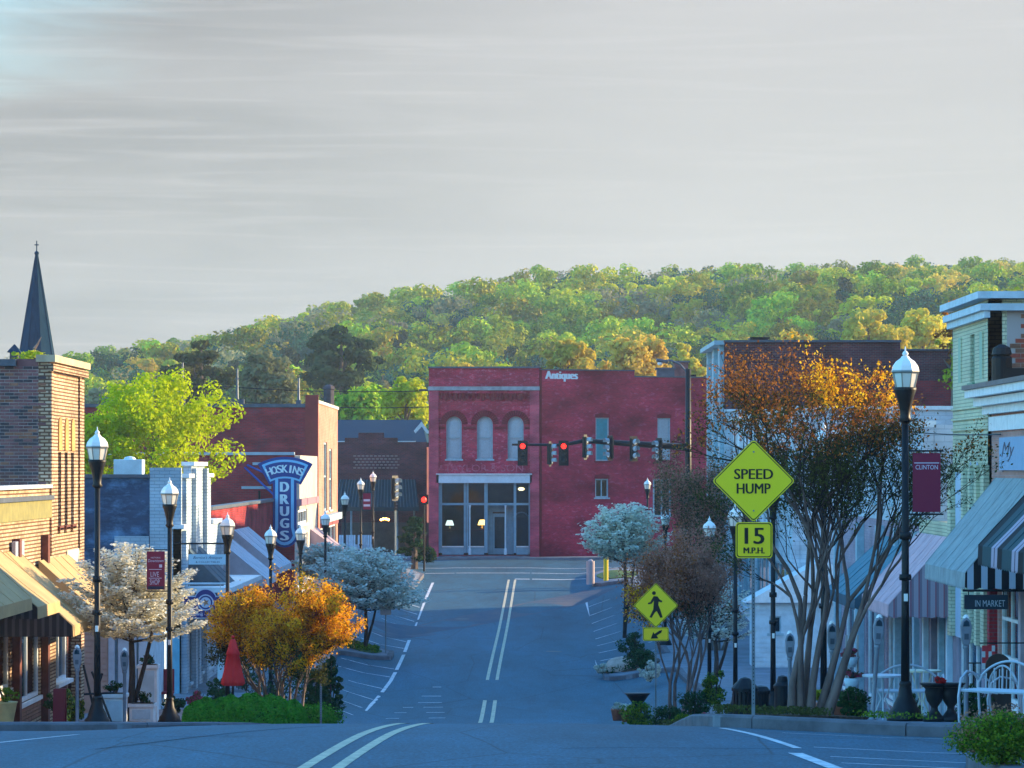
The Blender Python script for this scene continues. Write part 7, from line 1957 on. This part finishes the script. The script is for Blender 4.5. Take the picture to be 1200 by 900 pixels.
# dogwoods: flat layered sprays of white bracts
def dogwood(x, d, lab, w, h, h0, m, seed, dens=1.0, leaf=.045, group='white flowering dogwoods', extra=None, lean=0):
    rng = np.random.default_rng(seed); z = G(x, d)+.15; t = empty('dogwood', (x, d, z), lab, 'tree', group)
    b = MB(); P = []; N = []
    b.tube([(0,0,-.1),(.05+lean*.2,0,h0*.5),(lean*.5,.05,h0)], [.085,.07,.055], 7); b.tube([(.0,0,.1),(.28+lean*.3,.1,h0*.6),(.45+lean,.1,h0*1.05)], [.06,.045,.035], 6)
    nb = int(30*w/2.4)
    for i in range(nb):
        q = (i+.5)/nb; zc = h0 + (h-h0)*q; a_ = i*2.39996; reach = (w/2)*math.sqrt(max(.03, 1-(q*1.02)**2.2))*rng.uniform(.75,1.08)
        s0 = Vector((lean*q, 0, h0*.85+(h-h0)*q*.75)); e_ = Vector((lean*q+reach*math.cos(a_), reach*math.sin(a_), zc+.06*reach))
        mid = s0.lerp(e_, .5) + Vector((0,0,-.08)); b.tube([s0, mid, e_], [.03,.02,.006], 4, caps=False)
        for j in range(9):
            u = .25+.78*j/8; p = s0.lerp(e_, u) + Vector((0,0,-.08*math.sin(PI*u)))
            for s_ in (-1, 1):
                L = (.42-.22*u)*w/2.4*rng.uniform(.6,1.2); dr = Vector((math.cos(a_+s_*1.0), math.sin(a_+s_*1.0), .12)); q2 = p + dr*L
                b.tube([p, q2], [.008,.003], 3, caps=False)
                n = int(rng.integers(10,20)*dens); f = rng.uniform(.3,1.1,n)
                pp = np.array(p)[None]+np.array(dr*L)[None]*f[:,None]+rng.normal(size=(n,3))*np.array([.07,.07,.022])*w/2.4
                P.append(pp); N.append(rng.normal(size=(n,3))*.35+np.array([0,-.25,1]))
    b.v.append((lean,0,h-.15)); b.tube([(lean*.5,.05,h0),(lean*.8,0,h-.2)], [.05,.015], 5)
    b.build('limbs', m_bark_dark, t, smooth=True, local=True)
    P = np.concatenate(P); N = np.concatenate(N)
    me = leaf_mesh('blossom', P, N, leaf*rng.uniform(.6,1.25,len(P)), m, rng, .8); put('blossom', me, (x, d, z), t)
    return t
d = 72; x = XX(152, d); dogwood(x, d, 'near white dogwood in blossom between the tan awnings and the pale blue shop', 2.75, ZZ(640,d)-G(x,d)-.15, 1.98, LM['petal_cream'], 5, 2.2, .040, lean=.05)
d = 128; x = XX(428, d); dogwood(x, d, 'white dogwood on the left traffic island', 4.3, ZZ(645,d)-G(x,d)-.15, 1.7, LM['petal_pale'], 6, 1.1, .062)
d = 139; x = XX(385, d); dogwood(x, d, 'white dogwood behind the island one, beside the drug store', 3.0, ZZ(638,d)-G(x,d)-.15, 1.9, LM['petal_pale'], 9, .9, .062)
d = 135; x = XX(732, d); dogwood(x, d, 'white dogwood with cream blossom in front of the red side wall', 3.5, ZZ(592,d)-G(x,d)-.15, 3.3, LM['petal_cream'], 7, 1.0, .066)
d = 104; x = XX(838, d); dogwood(x, d, 'low pale dogwood behind the pedestrian sign myrtle', 2.4, ZZ(678,d)-G(x,d)-.15, 1.5, LM['petal_pale'], 8, .45, .05)
d = 88; x = XX(812, d)

# -- shrubs, hedge, ivy pots
def shrub(x, d, zb, R_, H, mk, lab, name='shrub', cat='shrub', nleaf=2500, size=.03, aspect=(1,1), shape='round', seed=None, cr=None, group=None, extra=None):
    rng = np.random.default_rng(seed or int(abs(x*100)+d))
    t = empty(name, (x, d, zb), lab, cat, group)
    P, N = crown_points(rng, R_*.85, H*.85, max(10, nleaf//60), nleaf, cr or min(R_, H)*.32, shape, .85, .3)
    P *= np.array([aspect[0], aspect[1], 1]); keep = P[:,2] > .01; P, N = P[keep], N[keep]
    me = leaf_mesh('foliage', P, N, size*rng.uniform(.6,1.3,len(P)), LM[mk], rng); put('foliage', me, (x, d, zb), t)
    b = MB(); 
    for k_ in range(5): a_ = 2*PI*k_/5; b.tube([(0,0,-.02),(R_*.3*math.cos(a_),R_*.3*math.sin(a_),H*.4),(R_*.6*aspect[0]*math.cos(a_),R_*.6*aspect[1]*math.sin(a_),H*.75)], [.02,.014,.005], 4)
    b.build('stems', m_bark_dark, t, local=True)
    return t
# hedge: clipped, long and rounded
d = 61; x0, x1 = XX(214,d), XX(360,d); t = empty('hedge', ((x0+x1)/2, d, G(-5,d)+.15), 'clipped green ivy-like hedge in front of the orange-leaved tree', 'hedge')
rng = np.random.default_rng(3); n = 15000; cx = (x0+x1)/2; hw = (x1-x0)/2; H = .58
u = rng.uniform(-1,1,n); th = rng.uniform(0, PI, n); prof = (1-np.abs(u)**4.0)**.5
rr = 1 - .06*np.abs(rng.normal(size=n)) + .05*np.sin(u*17) + .04*np.sin(u*31+th*5)
wy = .55
P = np.stack([u*hw, -np.cos(th)*wy*prof*rr, np.sin(th)**.7*H*prof**.6*rr*(1+.05*np.sin(u*5+1))], 1)
P[:,2] += np.array([G(cx+a_, d) for a_ in P[:,0]]) - G(-5,d)
N = np.stack([u*.4, -np.cos(th), np.sin(th)+.2], 1) + rng.normal(size=(n,3))*.5
put('foliage', leaf_mesh('foliage', P, N, .030*rng.uniform(.6,1.3,n), LM['leaf_hedge'], rng), (cx, d, G(-5,d)+.15), t)
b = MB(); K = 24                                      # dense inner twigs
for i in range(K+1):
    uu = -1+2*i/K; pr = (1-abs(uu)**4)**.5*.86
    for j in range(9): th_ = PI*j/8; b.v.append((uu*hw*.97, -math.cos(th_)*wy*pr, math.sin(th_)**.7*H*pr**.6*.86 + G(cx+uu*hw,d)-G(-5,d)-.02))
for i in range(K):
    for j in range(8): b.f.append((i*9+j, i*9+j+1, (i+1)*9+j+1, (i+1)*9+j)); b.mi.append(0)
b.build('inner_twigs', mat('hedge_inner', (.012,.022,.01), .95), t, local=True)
# dark upright evergreens behind it
for px_, top, w_, d_, lab in ((386,752,26,84,'right dark upright evergreen behind the grey sign post'),(368,770,26,80,'left dark upright evergreen behind the orange-leaved tree')):
    x = XX(px_,d_); zb_ = G(x,d_)+.15; shrub(x, d_, zb_, w_*d_/F*.62, ZZ(top,d_)-zb_, 'leaf_dark', lab, 'evergreen_shrub', nleaf=6000, size=.032, shape='egg')
x = XX(372,78); shrub(x, 78, G(x,78)+.15, .62, .62, 'leaf_hedge', 'low green shrub at the foot of the dark evergreens', nleaf=3000, size=.03)
x = XX(1172,32.5); shrub(x, 32.5, G(x,32.5)+.15, .44, .56, 'leaf_green', 'rounded green and purple shrub in the bottom right corner', nleaf=9000, size=.017, seed=5)
shrub(x+.02, 32.7, G(x,32.5)+.26, .42, .47, 'leaf_bronze', 'purple-tinged top growth of the corner shrub', nleaf=3200, size=.016, seed=6)
x = XX(1000,50.5); shrub(x, 50.5, G(x,50.5)+.15, .22, .62, 'leaf_dark', 'dark clipped topiary between the two parking meters on the right', nleaf=4500, size=.022, shape='egg')
for i, (px_, d_, R_, H, mk, lab) in enumerate(((748,86,.45,.75,'leaf_green','leafy green shrub left of the pedestrian sign pole'),(782,84,.5,.5,'leaf_dark','low dark shrub right of the pedestrian sign pole'),(812,82,.45,.9,'leaf_dark','dark shrub behind the bronze-leaved myrtle stems'),
    (800,76,.3,.32,'leaf_green','small green plant at the foot of the bronze-leaved myrtle'),(838,90,.35,1.2,'leaf_green','small fresh green shrub by the fifth right street lamp'),(826,72,.22,.25,'petal_pink','pink flowers at the kerb right of the pedestrian sign'),
    (752,118,.5,.9,'leaf_dark','dark shrub on the right island behind the urn'),(706,119,.26,.42,'petal_pale','pale flowering plant at the left end of the right island'),(742,122,.5,1.25,'leaf_dark','taller dark shrub on the right island'),
    (762,112,.35,.8,'petal_pale','pale blossom shrub between the island and the pedestrian sign'),
    (255,96,.35,.8,'leaf_dark','dark potted plant by the pale porch posts'),(232,92,.28,.55,'petal_pink','reddish flowering plant on the left pavement near the porch'),(205,88,.3,.5,'leaf_dark','low dark plant beside the second left lamp base'),
    (288,104,.8,1.6,'leaf_dark','large dark shrub in the shade behind the red umbrella'),(330,98,1.0,1.7,'leaf_dark','broad dark shrub behind the stems of the orange-leaved tree'),
    (355,112,.7,1.4,'leaf_dark','dark shrub between the orange-leaved tree and the island'),
    (500,190,.6,1.0,'leaf_dark','dark shrub at the left foot of the red building'),(72,68,.3,.9,'leaf_dark','dark shrub under the wide tan awning'),(88,72,.25,.7,'leaf_green','green plant near the parking meter under the awning'),
    (1068,55,.2,.5,'leaf_dark','dark plant behind the white bench'),(1140,52,.3,.6,'leaf_dark','dark plant in front of the shop window left of the right-edge bench'))):
    x = XX(px_,d_); shrub(x, d_, G(x,d_)+.15, R_, H, mk, lab, nleaf=2200, size=.028*(d_/70)**.7, seed=40+i, name='flowering_plant' if mk.startswith('petal') else 'shrub')
for i, (x, d_, z, R_, H, mk, lab) in enumerate(PL): shrub(x, d_, z, R_, H, mk, lab, name='potted_plant', cat='plant', nleaf=500, size=.024*max(1, d_/70), seed=90+i)
# grass and ground cover round the stems of the right bed and on the islands
def ground_cover(x0, x1, y0, y1, n, mk, h=.1, size=.03):
    rng = np.random.default_rng(int(y0)); P = np.stack([rng.uniform(x0,x1,n), rng.uniform(y0,y1,n), np.zeros(n)], 1)
    P[:,2] = ground(P[:,0], P[:,1]) + .2 + rng.uniform(0,h,n); N = rng.normal(size=(n,3)) + np.array([0,-.6,.5])
    put('ground_cover', leaf_mesh('ground_cover', P, N, size*rng.uniform(.5,1.3,n), LM[mk], rng), (0,0,0), kind='stuff')
ground_cover(2.75,4.3,45.6,47.5,900,'leaf_olive'); ground_cover(4.6,5.6,44.6,46.4,300,'leaf_green',.08,.022); ground_cover(-6.1,-5.0,127,129.4,900,'leaf_green',.12,.05)
ground_cover(3.2,4.6,72,76,900,'leaf_olive',.15); ground_cover(3.3,5.0,118,121.5,700,'leaf_dark',.2,.05)
# ------------------------------------------------------------------ the air between the town and the ridge
hz = MB().box(-1500, 1500, -150, 1500, -80, 75).build('haze', bpy.data.materials.new('haze'), None, org=Vector((0,0,0)))
hz['kind'] = 'stuff'
hm = hz.data.materials[0]; hm.use_nodes = True; hn = hm.node_tree.nodes; hn.clear()
ho = hn.new('ShaderNodeOutputMaterial'); hp_ = hn.new('ShaderNodeVolumePrincipled')
hp_.inputs['Color'].default_value = (.72, .88, 1.0, 1); hp_.inputs['Density'].default_value = .00017; hp_.inputs['Anisotropy'].default_value = .1
hm.node_tree.links.new(hp_.outputs[0], ho.inputs['Volume'])
scene.cycles.volume_bounces = 1
